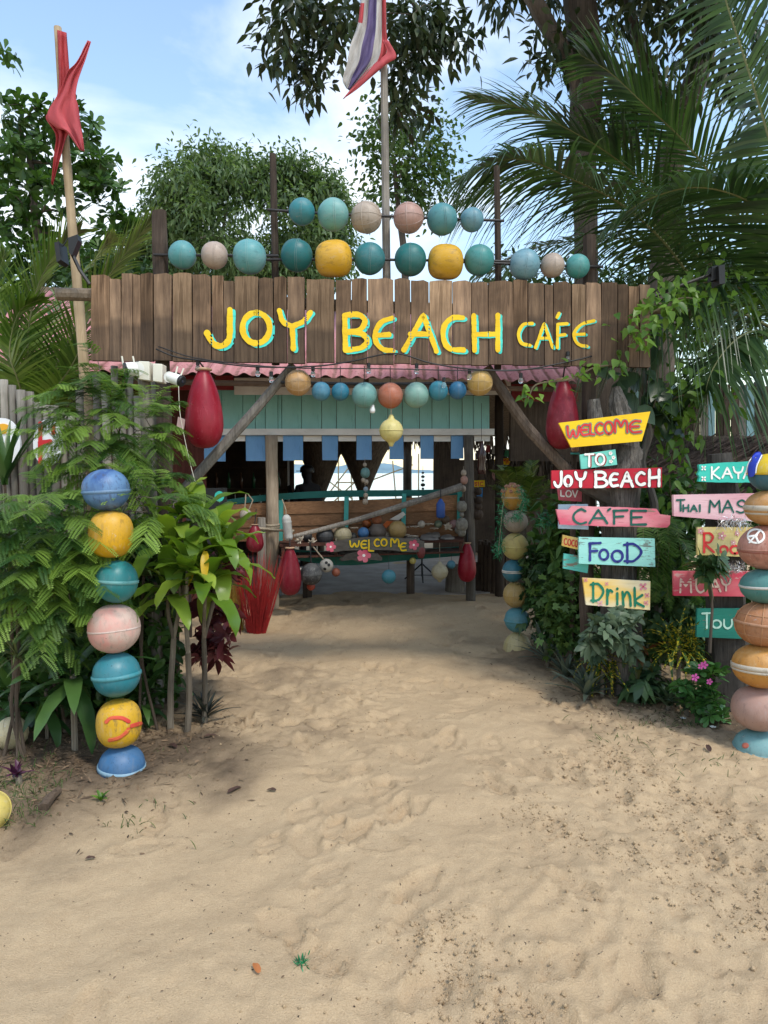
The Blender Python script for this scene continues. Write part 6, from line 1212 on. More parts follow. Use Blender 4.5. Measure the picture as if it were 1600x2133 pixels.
# background greenery that closes the garden behind the gate
for nm, lab, L, Y, lm_, lf in [('shrub', 'dense dark green bush behind the bamboo fence on the far left', [(40, 700, 140, 90, 120), (150, 640, 120, 80, 80), (250, 600, 90, 70, 60), (-60, 640, 80, 140, 60)], 12.5, L_DARK, dict(per=14, tm=T_OVAL, L=.2, W=.085, spread=.17)),
    ('shrub', 'dark green tree mass behind the palm fronds on the right', [(1320, 620, 130, 60, 60), (1450, 620, 150, 70, 70), (1090, 590, 110, 40, 36), (1560, 600, 120, 90, 60), (1200, 640, 150, 50, 50), (1400, 740, 220, 60, 90)], 13.5, L_OLIVE, dict(per=14, tm=T_OVAL, L=.19, W=.085, spread=.2))]:
    bb = blobs(L, Y); c0 = bb[0][0]; t = thing(nm, lab, 'bush', Vector((c0[0], Y, 0))); P = blob_points(bb); mb = MB(); limbs(mb, [(Vector((c0[0]+d, Y, .2*k)), .06) for k in range(5) for d in (-.5, .8)], [Vector(q) for q in P[rng.choice(len(P), 60)]], .05); mb.build('stems', M_BARK, t); cl = Cloud(); leaves_at(cl, P, **lf); cl.build('foliage', lm_, t)
# ------------------------------------------------------------------ palms
PALM_D = leafmat('dark_palm_leaf', (.024, .055, .022), (.07, .125, .045), .3, .32, spec=.5); PALM_L = leafmat('fresh_palm_leaf', (.05, .105, .015), (.17, .25, .05), .35, .38)
def palm(label, base, crown, fronds, mat, trunk_r=.12, **k):
    t = thing('coconut_palm', label, 'palm', Vector(base)); c_ = Vector(crown); mb = MB(); P = spline([Vector(base)+Vector((0, 0, -.1)), Vector(base).lerp(c_, .5)+Vector((.05, .05, 0)), c_], 24); mb.tube(P, [trunk_r*(1.15-.3*i/23)*(1.06 if i % 2 else 1) for i in range(24)], 11); mb.build('trunk', wood('palm_bark', (.12, .1, .08), (.26, .22, .18), axis='X'), t)
    for f in fronds:
        pts = [c_]+[at(*q) if len(q) == 3 else q for q in f[0]]; kk = dict(k); kk.update(f[1]); frond('frond', pts, t, mat, **kk)
cr = at(1640, 700, 6.3)
palm('big coconut palm with long dark arching fronds over the right of the gate', (cr.x+.25, cr.y+.1, 0), cr, [
 ([(1470, 605, 6.4), (1380, 500, 6.2), (1290, 422, 6.0), (1190, 372, 5.8), (1100, 334, 5.7), (1030, 338, 5.7), (940, 385, 5.7)], dict(ll=.98, n=96, droop=.55, fwd=.5)),
 ([(1560, 590, 6.8), (1430, 480, 6.8), (1330, 370, 6.6), (1230, 295, 6.4), (1100, 230, 6.4), (975, 200, 6.4)], dict(ll=1.1, n=90, droop=.35, fwd=1.1)),
 ([(1560, 610, 6.9), (1420, 510, 6.9), (1290, 420, 6.9), (1160, 370, 6.9), (1040, 380, 6.9), (930, 440, 6.9)], dict(ll=1., n=85, droop=.6, fwd=.6)),
 ([(1640, 520, 5.2), (1612, 330, 5.0), (1570, 180, 5.0), (1515, 10, 5.0), (1470, -140, 5.0), (1380, -260, 5.1)], dict(ll=1.15, n=95, droop=.12, fwd=.35, lw=.034)),
 ([(1600, 560, 6.3), (1520, 420, 6.2), (1430, 300, 6.1), (1340, 215, 6.0), (1270, 150, 6.0), (1210, 115, 6.0)], dict(ll=1.05, n=95, droop=.3, fwd=.8)),
 ([(1600, 640, 5.9), (1520, 600, 5.7), (1440, 600, 5.6), (1380, 640, 5.5), (1345, 700, 5.5), (1335, 760, 5.5)], dict(ll=.8, n=80, droop=.9, fwd=.5)),
 ([(1580, 620, 7.2), (1470, 540, 7.4), (1350, 500, 7.5), (1220, 500, 7.6), (1100, 520, 7.6), (990, 580, 7.6)], dict(ll=1.0, n=85, droop=.55, fwd=.6)),
 ([(1620, 700, 5.6), (1570, 690, 5.3), (1520, 720, 5.2), (1480, 780, 5.1), (1465, 850, 5.1)], dict(ll=.8, n=75, droop=.9, fwd=.4)),
 ([(1660, 600, 5.6), (1640, 500, 5.4), (1560, 420, 5.3), (1450, 390, 5.2), (1340, 420, 5.2), (1260, 480, 5.2)], dict(ll=.95, n=85, droop=.45, fwd=.6)),
 ([(1700, 560, 6.2), (1740, 350, 6.2), (1760, 150, 6.2), (1740, -60, 6.2)], dict(ll=1.1, n=70, droop=.3, fwd=.5)), ([(1700, 650, 6.8), (1800, 560, 7.2), (1950, 560, 7.6), (2050, 650, 7.8)], dict(ll=1., n=60, droop=.6)),
 ([(1600, 680, 6.8), (1500, 650, 7.0), (1380, 640, 7.2), (1280, 680, 7.3), (1210, 760, 7.4)], dict(ll=.95, n=75, droop=.8, fwd=.5)),
 ([(1640, 640, 7.2), (1560, 480, 7.6), (1440, 400, 7.9), (1300, 380, 8.1), (1180, 440, 8.2)], dict(ll=1., n=75, droop=.5, fwd=.6))], PALM_D, .13, lw=.03)
cl_ = at(70, 905, 6.4)
palm('young coconut palm with fresh yellow green fronds behind the left fence', (cl_.x, cl_.y, 0), cl_, [
 ([(110, 780, 6.3), (180, 640, 6.2), (260, 530, 6.2), (325, 448, 6.2)], dict(ll=.62, n=75, droop=.2, fwd=1.0)), ([(60, 780, 6.2), (60, 680, 6.1), (85, 580, 6.1), (135, 505, 6.1), (165, 480, 6.1)], dict(ll=.6, n=70, droop=.15, fwd=.9)),
 ([(50, 800, 6.1), (10, 690, 6.0), (-5, 600, 6.0), (10, 520, 6.0)], dict(ll=.55, n=60, droop=.2, fwd=.9)), ([(95, 840, 6.0), (150, 760, 5.9), (175, 690, 5.9), (175, 610, 5.9)], dict(ll=.5, n=60, droop=.25, fwd=.7)),
 ([(30, 820, 6.5), (-40, 740, 6.6), (-90, 700, 6.7)], dict(ll=.5, n=50)), ([(120, 850, 6.5), (200, 800, 6.7), (270, 770, 6.8), (320, 790, 6.8)], dict(ll=.5, n=55, droop=.5)), ([(40, 800, 5.9), (20, 730, 5.8), (40, 650, 5.8), (90, 620, 5.8)], dict(ll=.5, n=55, droop=.2)),
 ([(80, 790, 6.6), (120, 640, 6.8), (200, 540, 7.0), (240, 490, 7.0)], dict(ll=.6, n=65, droop=.35))], PALM_L, .09, lw=.028, rad=.011)
# ------------------------------------------------------------------ left bed
def bipinnate(cl, base, d, L, npin, pl_, wd, droop, var):
    d = Vector(d).normalized(); P = []; D = []; N = []; side = d.cross(Vector((0, 0, 1)))
    if side.length < .1: side = Vector((1, 0, 0))
    side.normalize(); ax = []
    for i in range(npin):
        t = .25+.75*i/(npin-1); q = Vector(base)+d*L*t-Vector((0, 0, droop*L*t*t)); dd = (d-Vector((0, 0, 2*droop*t))).normalized()
        for sg in (-1, 1): P.append(q); D.append(side*sg+dd*.75+Vector((random.uniform(-.15, .15), random.uniform(-.15, .15), random.uniform(-.3, .05)))); N.append((random.uniform(-.25, .25), random.uniform(-.45, .05), 1))
    k = len(P); cl.add(T_PINNA, np.array([tuple(q) for q in P]), np.array([tuple(q) for q in D]), np.array(N), pl_*rng.uniform(.8, 1.1, k), wd, .28, np.full(k, var)+rng.uniform(-.12, .12, k))
def feathery(label, base, L, Y, n_, mat):
    t = thing('feathery_shrub', label, 'shrub', Vector(base)); cl = Cloud(); tg = []
    bb = blobs(L, Y)
    for (c_, r, k) in bb:
        c_ = np.array(c_); r = np.array(r)*np.array([1, .75, 1])
        for i in range(k):
            d = rdir(1, .15)[0]; d[1] -= .35; d = d/np.linalg.norm(d); s = random.uniform(.45, 1.); q = c_+d*r*s; out = d*1.0+np.array([0, 0, .25]); tg.append(Vector(q)); var = np.clip((q[2]-c_[2])/r[2]*.35+.4+random.uniform(-.3, .35), 0, 1.1) if False else random.random()**1.3
            bipinnate(cl, q, out, random.uniform(.13, .24), 6, .105, .042, random.uniform(.1, .6), var)
    mb = MB(); limbs(mb, [(Vector(base)+Vector((0, 0, .25*k)), .025) for k in range(5)], tg[::3], .016, rmin=.0025); mb.build('stems', M_BARK, t); cl.build('foliage', mat, t)
FEATH = leafmat('feathery_leaf', (.03, .09, .018), (.24, .37, .06), .38, .5)
feathery('feathery green shrub rising behind the left buoy column and fence', (-1.72, 4.35, 0), [(225, 905, 115, 90, 66), (170, 870, 60, 45, 18), (295, 890, 60, 60, 26), (200, 825, 60, 25, 10), (208, 770, 12, 26, 5), (250, 985, 90, 45, 26)], 4.22, 0, FEATH)
feathery('feathery green shrub spilling over the column on its left side', (-2.0, 3.95, 0), [(110, 1060, 85, 70, 36), (90, 1170, 95, 80, 46), (160, 1190, 60, 70, 24), (60, 1260, 60, 60, 18), (170, 1120, 45, 60, 14), (330, 1050, 55, 40, 16), (120, 1270, 50, 40, 12)], 3.72, 0, FEATH)
# cordyline with broad yellow green leaves: every leaf its own piece
CORD = leafmat('cordyline_leaf', (.10, .2, .02), (.31, .42, .055), .38, .3, spec=.55); CORDY = leafmat('yellow_leaf', (.62, .40, .02), (.7, .5, .04), .3, .4)
YCd = 4.25; cy = thing('cordyline_plant', 'cordyline with broad glossy yellow green leaves on thin stems right of the left column', 'plant', Vector((at(385, 1520, YCd).x, YCd, 0)))
STEM = wood('pale_stem_wood', (.14, .11, .08), (.3, .26, .2)); heads = [(355, 1120, 4.25), (450, 1105, 4.3), (415, 1070, 4.35), (430, 1205, 4.15), (390, 1180, 4.1), (350, 1210, 4.15), (465, 1150, 4.3), (375, 1065, 4.4)]
forks = []
for bx, by, mx_, my in ((355, 4.2, 362, 1330), (388, 4.15, 392, 1360), (425, 4.3, 425, 1330)):
    b = Vector((at(bx, 1500, by).x, by, -.05)); f_ = at(mx_, my, by); forks.append(f_)
    mb = MB(); mb.tube(spline([b, b.lerp(f_, .5)+Vector((random.uniform(-.03, .03), 0, 0)), f_], 10), [.021-.005*k/9 for k in range(10)], 8, rough=.12); mb.build('stem', STEM, cy)
for i, (hx, hy, hY) in enumerate(heads):
    h = at(hx, hy, hY); f_ = min(forks, key=lambda q: abs(q.x-h.x)+random.random()*.05); P = spline([f_, f_.lerp(h, .45)+Vector((random.uniform(-.05, .05), random.uniform(-.03, .03), 0)), h], 10)
    mb = MB(); mb.tube(P, [.013-.004*k/9 for k in range(10)], 8, rough=.1); mb.build('stem', STEM, cy)
    for k in range(11): strap_leaf('leaf', h-Vector((0, 0, .12*k/11)), k*2.399+i, random.uniform(.27, .40), random.uniform(.10, .13), 72-8*k+random.uniform(-8, 8), random.uniform(50, 115), CORDY if (i == 6 and k == 7) else CORD, cy, shape=.8, fold=.1, twist=random.uniform(-.4, .4))
l_ = strap_leaf('leaf', at(428, 1148, 4.1), -1.4, .19, .05, -50, 40, CORDY, cy, shape=.8); l_['label'] = 'wilted bright yellow leaf'
# dark red croton behind it
CROT = leafmat('maroon_leaf', (.045, .012, .016), (.14, .03, .035), .2, .35); t = thing('croton_bush', 'dark maroon leaved bush behind the cordyline', 'plant', Vector((at(440, 1400, 4.6).x, 4.6, 0))); cl = Cloud(); P = blob_points(blobs([(430, 1190, 60, 60, 14), (450, 1290, 50, 60, 14), (440, 1340, 35, 40, 8), (480, 1180, 30, 40, 8)], 4.6)); leaves_at(cl, P, 8, T_OVAL, .13, .055, .06, droop=.4, whorl=True); cl.build('foliage', CROT, t); mb = MB(); limbs(mb, [(t.location+Vector((0, 0, .15*k)), .014) for k in range(5)], [Vector(q) for q in P], .01, rmin=.003); mb.build('stems', M_BARK, t)
# dracaena with drooping leaves
DRAC = leafmat('dracaena_leaf', (.022, .065, .018), (.075, .15, .035), .25, .35, spec=.45); q = at(152, 1400, 3.85); dr = thing('dracaena_plant', 'dark green dracaena with long drooping leaves left of the column', 'plant', Vector((q.x, q.y, 0))); mb = MB(); mb.tube([Vector((q.x, q.y, -.05)), q+Vector((0, 0, .02))], .018, 8); mb.build('stem', STEM, dr)
for k in range(20): strap_leaf('leaf', q-Vector((0, 0, .08*k/20)), k*2.399, random.uniform(.32, .46), random.uniform(.075, .095), 68-5.2*k, random.uniform(45, 90), DRAC, dr, shape=.75, fold=.1)
# narrow leaved clumps at the left edge and behind the column
DSTEM = wood('brown_stem_wood', (.06, .045, .032), (.16, .12, .09))
GRASSY = leafmat('grassy_leaf', (.05, .085, .03), (.17, .19, .075), .3, .5)
for j, (px, py, Y, nl, ln, wd, lab) in enumerate([(25, 1220, 3.75, 26, .3, .014, 'narrow leaved dragon tree head high at the left edge'), (35, 1370, 3.7, 26, .28, .013, 'narrow leaved dragon tree head lower at the left edge'), (300, 1200, 4.2, 20, .42, .022, 'strap leaved plant behind the left buoy column'), (110, 1330, 4.1, 18, .26, .013, 'narrow leaved dragon tree head behind the dracaena'), (10, 1010, 4.5, 9, .5, .05, 'tall sword leaved plant in front of the egg sign')]):
    q = at(px, py, Y); t = thing('dragon_tree' if j != 4 else 'sword_plant', lab, 'plant', Vector((q.x, q.y, 0))); mb = MB()
    for s in range(2): mb.tube(spline([Vector((q.x+random.uniform(-.1, .1), q.y, -.04)), Vector((q.x+random.uniform(-.04, .04), q.y, q.z*.5)), q], 8), .009, 7, rough=.1)
    mb.build('stem', DSTEM, t)
    for k in range(nl): strap_leaf('leaf', q, k*2.399, ln*random.uniform(.7, 1.1), wd, random.uniform(-10, 80) if j != 4 else random.uniform(62, 85), random.uniform(30, 100) if j != 4 else 20, GRASSY if j not in (4,) else DRAC, t, shape=.5, n=7)
st = thing('bare_stems', 'cluster of bare brown plant stems at the left edge', 'stems', Vector((at(45, 1480, 4.4).x, 4.4, 0))); 
for i in range(8): x = 10+i*13; a = at(x+random.uniform(-14, 14), 1200, 4.45); mb = MB(); mb.tube(spline([Vector((at(x+10, 1500, 4.4).x, 4.4, -.05)), Vector((at(x+random.uniform(-8, 20), 1350, 4.4).x, 4.42, .55)), a], 8), .009, 6, rough=.1); mb.build('stem', DSTEM, st)
for lab, px, py, Y, sc in [('broad leaved dark green plant low behind the left column', 95, 1420, 4.0, 1.), ('broad leaved green plant between the column and cordyline stems', 300, 1440, 4.35, .9), ('broad leaved dark green plant at the left edge', 20, 1430, 4.1, 1.)]:
    q = at(px, py, Y); t = thing('leafy_plant', lab, 'plant', Vector((q.x, q.y, 0))); MB().tube([Vector((q.x, q.y, -.05)), q], .01, 7).build('stem', STEM, t)
    for k in range(22): strap_leaf('leaf', q-Vector((0, 0, .2*k/22)), k*2.399, sc*random.uniform(.2, .34), sc*random.uniform(.05, .08), 70-5*k, random.uniform(40, 90), DRAC, t, shape=.75, fold=.1, n=7)
# ground level rosettes
RHO = leafmat('rhoeo_leaf', (.06, .08, .062), (.15, .185, .14), .15, .4); PURP = leafmat('purple_leaf', (.05, .012, .035), (.1, .03, .07), .2, .4)
def rosette(name, label, px, py, n_, ln, wd, mat, lo=15, hi=80, curl=(10, 45), h=.04, shape=.55):
    b = onground(px, py); t = thing(name, label, 'plant', b)
    for k in range(n_): strap_leaf('leaf', b+Vector((random.uniform(-.02, .02), random.uniform(-.02, .02), h)), k*2.399, ln*random.uniform(.75, 1.1), wd, lo+(hi-lo)*(1-k/n_), random.uniform(*curl), mat, t, shape=shape, n=6)
    MB().lathe([(.018, -.02), (.015, h), (0, h+.01)], 8, Matrix.Translation(b)).build('stem', STEM, t)
rosette('rhoeo_plant', 'grey green spiky rosette at the sand edge in front of the Drink board', 1222, 1458, 30, .3, .042, RHO); rosette('rhoeo_plant', 'spiky grey green rosette right beside the far column', 1140, 1388, 28, .34, .036, RHO); rosette('rhoeo_plant', 'small grey green rosette behind the first spiky one', 1180, 1420, 22, .26, .036, RHO)
rosette('rhoeo_plant', 'dark spiky rosette on the sand right of the cordyline stems', 428, 1496, 26, .22, .028, leafmat('dark_rhoeo_leaf', (.025, .03, .026), (.06, .065, .055), .15, .45)); rosette('rhoeo_plant', 'low dark rosette at the sand edge below the right post', 1430, 1494, 22, .2, .04, leafmat('dusty_green_leaf', (.045, .075, .045), (.11, .155, .09), .2, .45)); rosette('purple_plant', 'tiny purple leaved plant in the left corner', 40, 1632, 9, .10, .03, PURP)
rosette('rhoeo_plant', 'grey green rosette between croton and periwinkle', 1392, 1480, 20, .19, .04, MC['dusty_green_leaf'])
# ------------------------------------------------------------------ right bed
L_GLOSS = leafmat('glossy_dark_leaf', (.03, .08, .03), (.09, .165, .06), .28, .35, spec=.5); L_LOBE = leafmat('lobed_leaf', (.035, .085, .022), (.13, .22, .055), .32, .5)
def bush(name, label, base, L, Y, leaf, mat, cat='shrub', nst=.5):
    t = thing(name, label, cat, Vector(base)); P = blob_points(blobs(L, Y), .3); cl = Cloud(); leaves_at(cl, P, **leaf); mb = MB(); limbs(mb, [(Vector(base)+Vector((0, 0, .15*k)), .016) for k in range(4)], [Vector(q) for q in P[::2]], .011, rmin=.0025); mb.build('stems', M_BARK, t); cl.build('foliage', mat, t); return t
def gb(px, Y): return (at(px, 1300, Y).x, Y, 0)
bush('lobed_shrub', 'green lobed leaf shrub left of the Drink and FOOD boards', gb(1195, 5.5), [(1180, 1265, 48, 50, 60), (1200, 1220, 36, 36, 30), (1185, 1320, 44, 36, 32), (1155, 1250, 24, 40, 20)], 5.45, dict(per=9, tm=T_LOBED, L=.075, W=.075, spread=.05, droop=.3), L_LOBE)
bush('lobed_shrub', 'darker lobed leaf shrub leaning on the far column', gb(1140, 6.3), [(1128, 1165, 26, 36, 26), (1122, 1215, 24, 36, 20), (1140, 1270, 26, 46, 22), (1155, 1180, 30, 55, 24)], 6.2, dict(per=9, tm=T_LOBED, L=.10, W=.10, spread=.06, droop=.35), L_GLOSS)
bush('glossy_shrub', 'dusty green shrub in front of the Drink board', gb(1275, 4.75), [(1270, 1318, 50, 30, 22), (1295, 1285, 38, 16, 10), (1255, 1350, 36, 24, 10), (1300, 1345, 28, 24, 9)], 4.74, dict(per=9, tm=T_OVAL, L=.10, W=.05, spread=.04, droop=.35, whorl=True), leafmat('dusty_leaf', (.05, .085, .05), (.13, .185, .11), .25, .45))
bush('glossy_shrub', 'glossy green shrub between the two sign trunks', gb(1395, 5.1), [(1385, 1260, 45, 60, 26), (1400, 1190, 40, 50, 20), (1370, 1330, 40, 50, 20), (1430, 1320, 50, 50, 22), (1440, 1260, 40, 50, 18)], 5.1, dict(per=9, tm=T_OVAL, L=.11, W=.05, spread=.05, droop=.35, whorl=True), L_GLOSS)
bush('glossy_shrub', 'leafy sprig covering the top of the MUAY board', gb(1480, 4.4), [(1480, 1172, 32, 20, 9), (1470, 1195, 20, 14, 4)], 4.42, dict(per=10, tm=T_OVAL, L=.115, W=.045, spread=.03, droop=.3, whorl=True), L_GLOSS)
bush('glossy_shrub', 'broad leaved green plant at the sand edge below the croton', gb(1352, 4.85), [(1345, 1420, 40, 25, 9), (1320, 1440, 30, 20, 6), (1375, 1440, 30, 20, 6)], 4.8, dict(per=8, tm=T_OVAL, L=.13, W=.06, spread=.03, droop=.4, whorl=True), leafmat('sand_edge_leaf', (.03, .07, .032), (.085, .15, .06), .25, .4))
bush('dark_bush', 'dark leafy undergrowth filling the bed behind the boards', gb(1400, 5.9), [(1210, 1120, 40, 90, 50), (1390, 1100, 90, 120, 90), (1430, 1300, 110, 100, 80), (1560, 1150, 80, 160, 80), (1560, 1350, 80, 120, 60), (1250, 1300, 70, 90, 50), (1165, 1100, 26, 50, 22)], 5.8, dict(per=10, tm=T_OVAL, L=.12, W=.055, spread=.09, droop=.3), L_MID)
bush('dark_bush', 'dark leafy undergrowth behind the left column in front of the fence', gb(170, 4.6), [(70, 1330, 110, 130, 170), (200, 1330, 90, 140, 150), (285, 1200, 45, 130, 70), (60, 1150, 90, 90, 70), (295, 1370, 45, 100, 70), (120, 1440, 120, 40, 60)], 4.6, dict(per=11, tm=T_OVAL, L=.11, W=.05, spread=.08, droop=.3), L_MID)
# ferns
FERN = leafmat('fern_leaf', (.045, .11, .025), (.14, .25, .06), .38, .5)
fe = thing('fern_plant', 'hanging green fern between the pink CAFE board and the right post', 'fern', at(1370, 1130, 5.05))
for k in range(16):
    x = 1370+random.uniform(-38, 45); y = 1085+random.uniform(-15, 40); b = at(x, y, 5.08); dx = random.uniform(-40, 45); P = [b, at(x+dx*.5, y+20, 4.98), at(x+dx, y+75+random.uniform(0, 40), 4.96), at(x+dx*1.1, y+130+random.uniform(0, 40), 4.97)]; frond('frond', P, fe, FERN, ll=.085, n=34, lw=.014, droop=.15, rad=.003, fwd=.3, nseg=3)
# feathery cycad-like plant behind the far column
CYC = leafmat('cycad_leaf', (.035, .07, .012), (.13, .17, .03), .3, .45); q = at(1085, 1075, 7.15); cc_ = thing('cycad_plant', 'yellow green feathery cycad behind the far buoy column', 'plant', Vector((q.x, q.y, 0))); MB().tube([Vector((q.x, q.y, -.1)), q], .06, 9, rough=.1).build('trunk', M_BARK, cc_)
for k in range(26):
    a = k*2.399; el = R(20+55*random.random()); L = random.uniform(.4, .62); d = Vector((math.cos(a)*math.cos(el), math.sin(a)*math.cos(el), math.sin(el))); frond('frond', [q, q+d*L*.5, q+d*L*.85+Vector((0, 0, -.02)), q+d*L*1.1+Vector((0, 0, -.09))], cc_, CYC, ll=.16, n=26, lw=.02, droop=.1, rad=.005, fwd=.5, nseg=3)
# crotons with yellow speckled narrow leaves
SPK = leafmat('speckled_croton_leaf', (.03, .075, .012), (.06, .12, .02), .25, .45, speck=(.55, .42, .03))
for lab, px, py, Y, n_, ln, lo, hi in [('narrow leaved croton speckled yellow in front of the right post', 1415, 1345, 4.72, 90, .27, -40, 75), ('drooping yellow speckled croton below the Drink board', 1255, 1385, 4.9, 60, .22, -80, 10)]:
    q = at(px, py, Y); t = thing('croton_plant', lab, 'plant', Vector((q.x, q.y, 0))); MB().tube([Vector((q.x, q.y, -.05)), q], .014, 7).build('stem', STEM, t)
    for k in range(n_): strap_leaf('leaf', q+Vector((random.uniform(-.09, .09), random.uniform(-.06, .06), random.uniform(-.07, .09))), k*2.399, ln*random.uniform(.6, 1.1), .018, random.uniform(lo, hi), random.uniform(20, 80), SPK, t, shape=.5, n=6)
q = at(1335, 1365, 4.95); t = thing('croton_plant', 'croton with red and green veined leaves between the trunks', 'plant', Vector((q.x, q.y, 0))); MB().tube([Vector((q.x, q.y, -.05)), q], .014, 7).build('stem', STEM, t)
for k in range(18): strap_leaf('leaf', q+Vector((random.uniform(-.06, .06), 0, random.uniform(-.12, .08))), k*2.399, random.uniform(.14, .22), .05, random.uniform(-20, 60), 50, leafmat('red_croton_leaf', (.18, .03, .012), (.06, .09, .02), .2, .4), t, shape=.7)
# periwinkle with pink flowers
b = at(1460, 1440, 4.42); t = bush('periwinkle_plant', 'periwinkle with pink flowers beside the right column', (b.x, b.y, 0), [(1450, 1445, 42, 30, 22), (1480, 1475, 38, 30, 20), (1470, 1400, 35, 25, 14)], 4.4, dict(per=9, tm=T_OBOV, L=.075, W=.038, spread=.025, droop=.25, whorl=True), leafmat('periwinkle_leaf', (.03, .10, .025), (.085, .2, .055), .3, .35), 'plant')
PINKP = plain('pink_petal', (.72, .13, .45), .6, .15)
for x, y, s in ((1467, 1385, 1), (1448, 1411, 1), (1478, 1420, .8), (1460, 1388, .8)): hibiscus(x, y, 8.5*s, (lambda px, py, off: at(px, py, 4.25+off)), t, .0, PINKP, 5, name='flower', pw=.5, cm=plain('flower_eye', (.45, .03, .25), .6))
# vines and big leaves at the top right of the boards
def vine(label, pts, Y, n_, L, mat, tm=T_HEART, spread=.05, name='climbing_vine'):
    P = spline([at(x, y, Y+dy) for x, y, dy in pts], 30); t = thing(name, label, 'vine', P[0]); MB().tube(P, .006, 5, cap=False).build('stem', plain('vine_stem', (.11, .09, .05), .8), t); cl = Cloud(); idx = rng.integers(0, 30, n_); Q = np.array([tuple(P[i]) for i in idx])+rng.normal(0, spread, (n_, 3)); D = rdir(n_, 0); D[:, 2] -= .5; D[:, 1] -= .3; cl.add(tm, Q, D, np.array([0, -.7, .8])[None]+rng.normal(0, .4, (n_, 3)), L*rng.uniform(.6, 1.15, n_), L*.62*rng.uniform(.8, 1.1, n_), .3); cl.build('leaves', mat, t); return t
VB = leafmat('vine_leaf', (.055, .13, .018), (.18, .31, .05), .4, .4)
vine('leafy green vine over the right end of the name board', [(1500, 640, .3), (1430, 620, .1), (1380, 640, 0), (1330, 670, -.05), (1310, 720, -.08)], 4.95, 170, .085, VB, spread=.08); vine('thin vine twining above the right red buoy', [(1300, 760, .1), (1240, 765, 0), (1190, 790, -.02), (1120, 800, 0), (1100, 830, 0)], 4.9, 46, .07, VB); vine('light green vine crossing in front of the hut wall', [(1420, 930, .2), (1400, 840, .1), (1440, 820, 0), (1500, 800, 0), (1560, 760, 0), (1610, 740, 0)], 5.2, 200, .10, VB, spread=.09); vine('vine climbing behind the welcome boards', [(1400, 1060, .1), (1395, 980, 0), (1410, 900, 0), (1390, 830, 0), (1430, 700, .1), (1440, 620, .2)], 5.35, 170, .08, VB, spread=.09); vine('leafy vine high above the right lamp', [(1620, 620, .3), (1540, 600, .2), (1460, 590, .1), (1400, 640, 0)], 5.3, 170, .09, VB, spread=.11)
vine('large dark climbing leaves right under the name board', [(1280, 780, .2), (1320, 800, .1), (1360, 850, 0), (1370, 760, .1), (1340, 900, .1)], 5.2, 34, .22, leafmat('big_dark_leaf', (.02, .045, .02), (.05, .085, .04), .2, .3, spec=.5), T_OVAL, .12)
# tinsel garlands
def tinsel(label, pts, n_, L, mat, spread):
    P = spline(pts, 30); t = thing('tinsel_garland', label, 'garland', P[-1]); cl = Cloud(); idx = rng.integers(0, 30, n_); Q = np.array([tuple(P[i]) for i in idx])+rng.normal(0, spread, (n_, 3)); cl.add(T_STRIP, Q, rdir(n_), rdir(n_), L*rng.uniform(.6, 1.2, n_), .004, .2); tag(cl.build('tinsel', mat, t), kind='stuff'); MB().tube(P, .003, 4).build('core', M_ROPE, t)
TG = leafmat('green_tinsel', (.005, .10, .035), (.02, .30, .12), .0, .25, spec=.8); TS = plain('silver_tinsel', (.6, .6, .6), .25, .3, 40, .7)
tinsel('green tinsel garland draped over the far buoy column', [at(1080, 1015, 6.1), at(1092, 1040, 6.08), at(1083, 1070, 6.08), at(1070, 1078, 6.1)], 420, .05, TG, .02); tinsel('green tinsel hanging down left of the far buoy column', [at(1052, 1022, 6.2), at(1045, 1080, 6.15), at(1040, 1130, 6.15), at(1038, 1155, 6.15)], 420, .05, TG, .022); tinsel('tuft of green tinsel in the bush left of the CAFE board', [at(1122, 1080, 5.7), at(1145, 1085, 5.7)], 200, .05, TG, .03)
tinsel('silver tinsel under the pink massage board', [at(1500, 1090, 4.48), at(1530, 1086, 4.46), at(1556, 1090, 4.46)], 200, .045, TS, .014); tinsel('silver tinsel above the MUAY board', [at(1512, 1180, 4.5), at(1530, 1186, 4.48), at(1545, 1182, 4.46)], 160, .045, TS, .014)
# ------------------------------------------------------------------ litter on the sand
k = 5200; cl = Cloud(); X = rng.normal(.6, 1.1, k); Y = rng.uniform(1.5, 7.5, k); XT = []; YT_ = []
for x0, y0, dx, dy in TRACKS+[(.6, 3.2, 1.2, -1.3)]: u = rng.random(1500); LL = math.hypot(dx, dy); v = rng.normal(0, .08, 1500); XT.append(x0+dx*u-dy/LL*v); YT_.append(y0+dy*u+dx/LL*v)
X = np.concatenate([X]+XT); Y = np.concatenate([Y]+YT_); k0_ = k; ok = np.array([rough[min(np.searchsorted(gx, a), nx-1), min(np.searchsorted(gy, b), ny-1)] > rng.random()*.75 or i_ > k0_ for i_, (a, b) in enumerate(zip(X, Y))]); X, Y = X[ok], Y[ok]; n_ = len(X); Z = np.array([gz(a, b) for a, b in zip(X, Y)])
S = np.clip(rng.lognormal(-5.5, .5, n_), .0015, .012); oct_v = np.array([(1, 0, 0), (-1, 0, 0), (0, 1, 0), (0, -1, 0), (0, 0, 1), (0, 0, -1)], float); oct_f = np.array([(0, 2, 4), (2, 1, 4), (1, 3, 4), (3, 0, 4), (2, 0, 5), (1, 2, 5), (3, 1, 5), (0, 3, 5)])
V = np.stack([X, Y, Z], 1)[:, None]+oct_v[None]*S[:, None, None]*rng.uniform(.6, 1.3, (n_, 6, 3)); F = oct_f[None]+(np.arange(n_)*6)[:, None, None]
tag(np_mesh('sand_crumbs', V, None, F, M_SAND, var=np.zeros(n_*6), smooth=False), 'small crumbs of churned sand on the path', 'sand', kind='stuff')
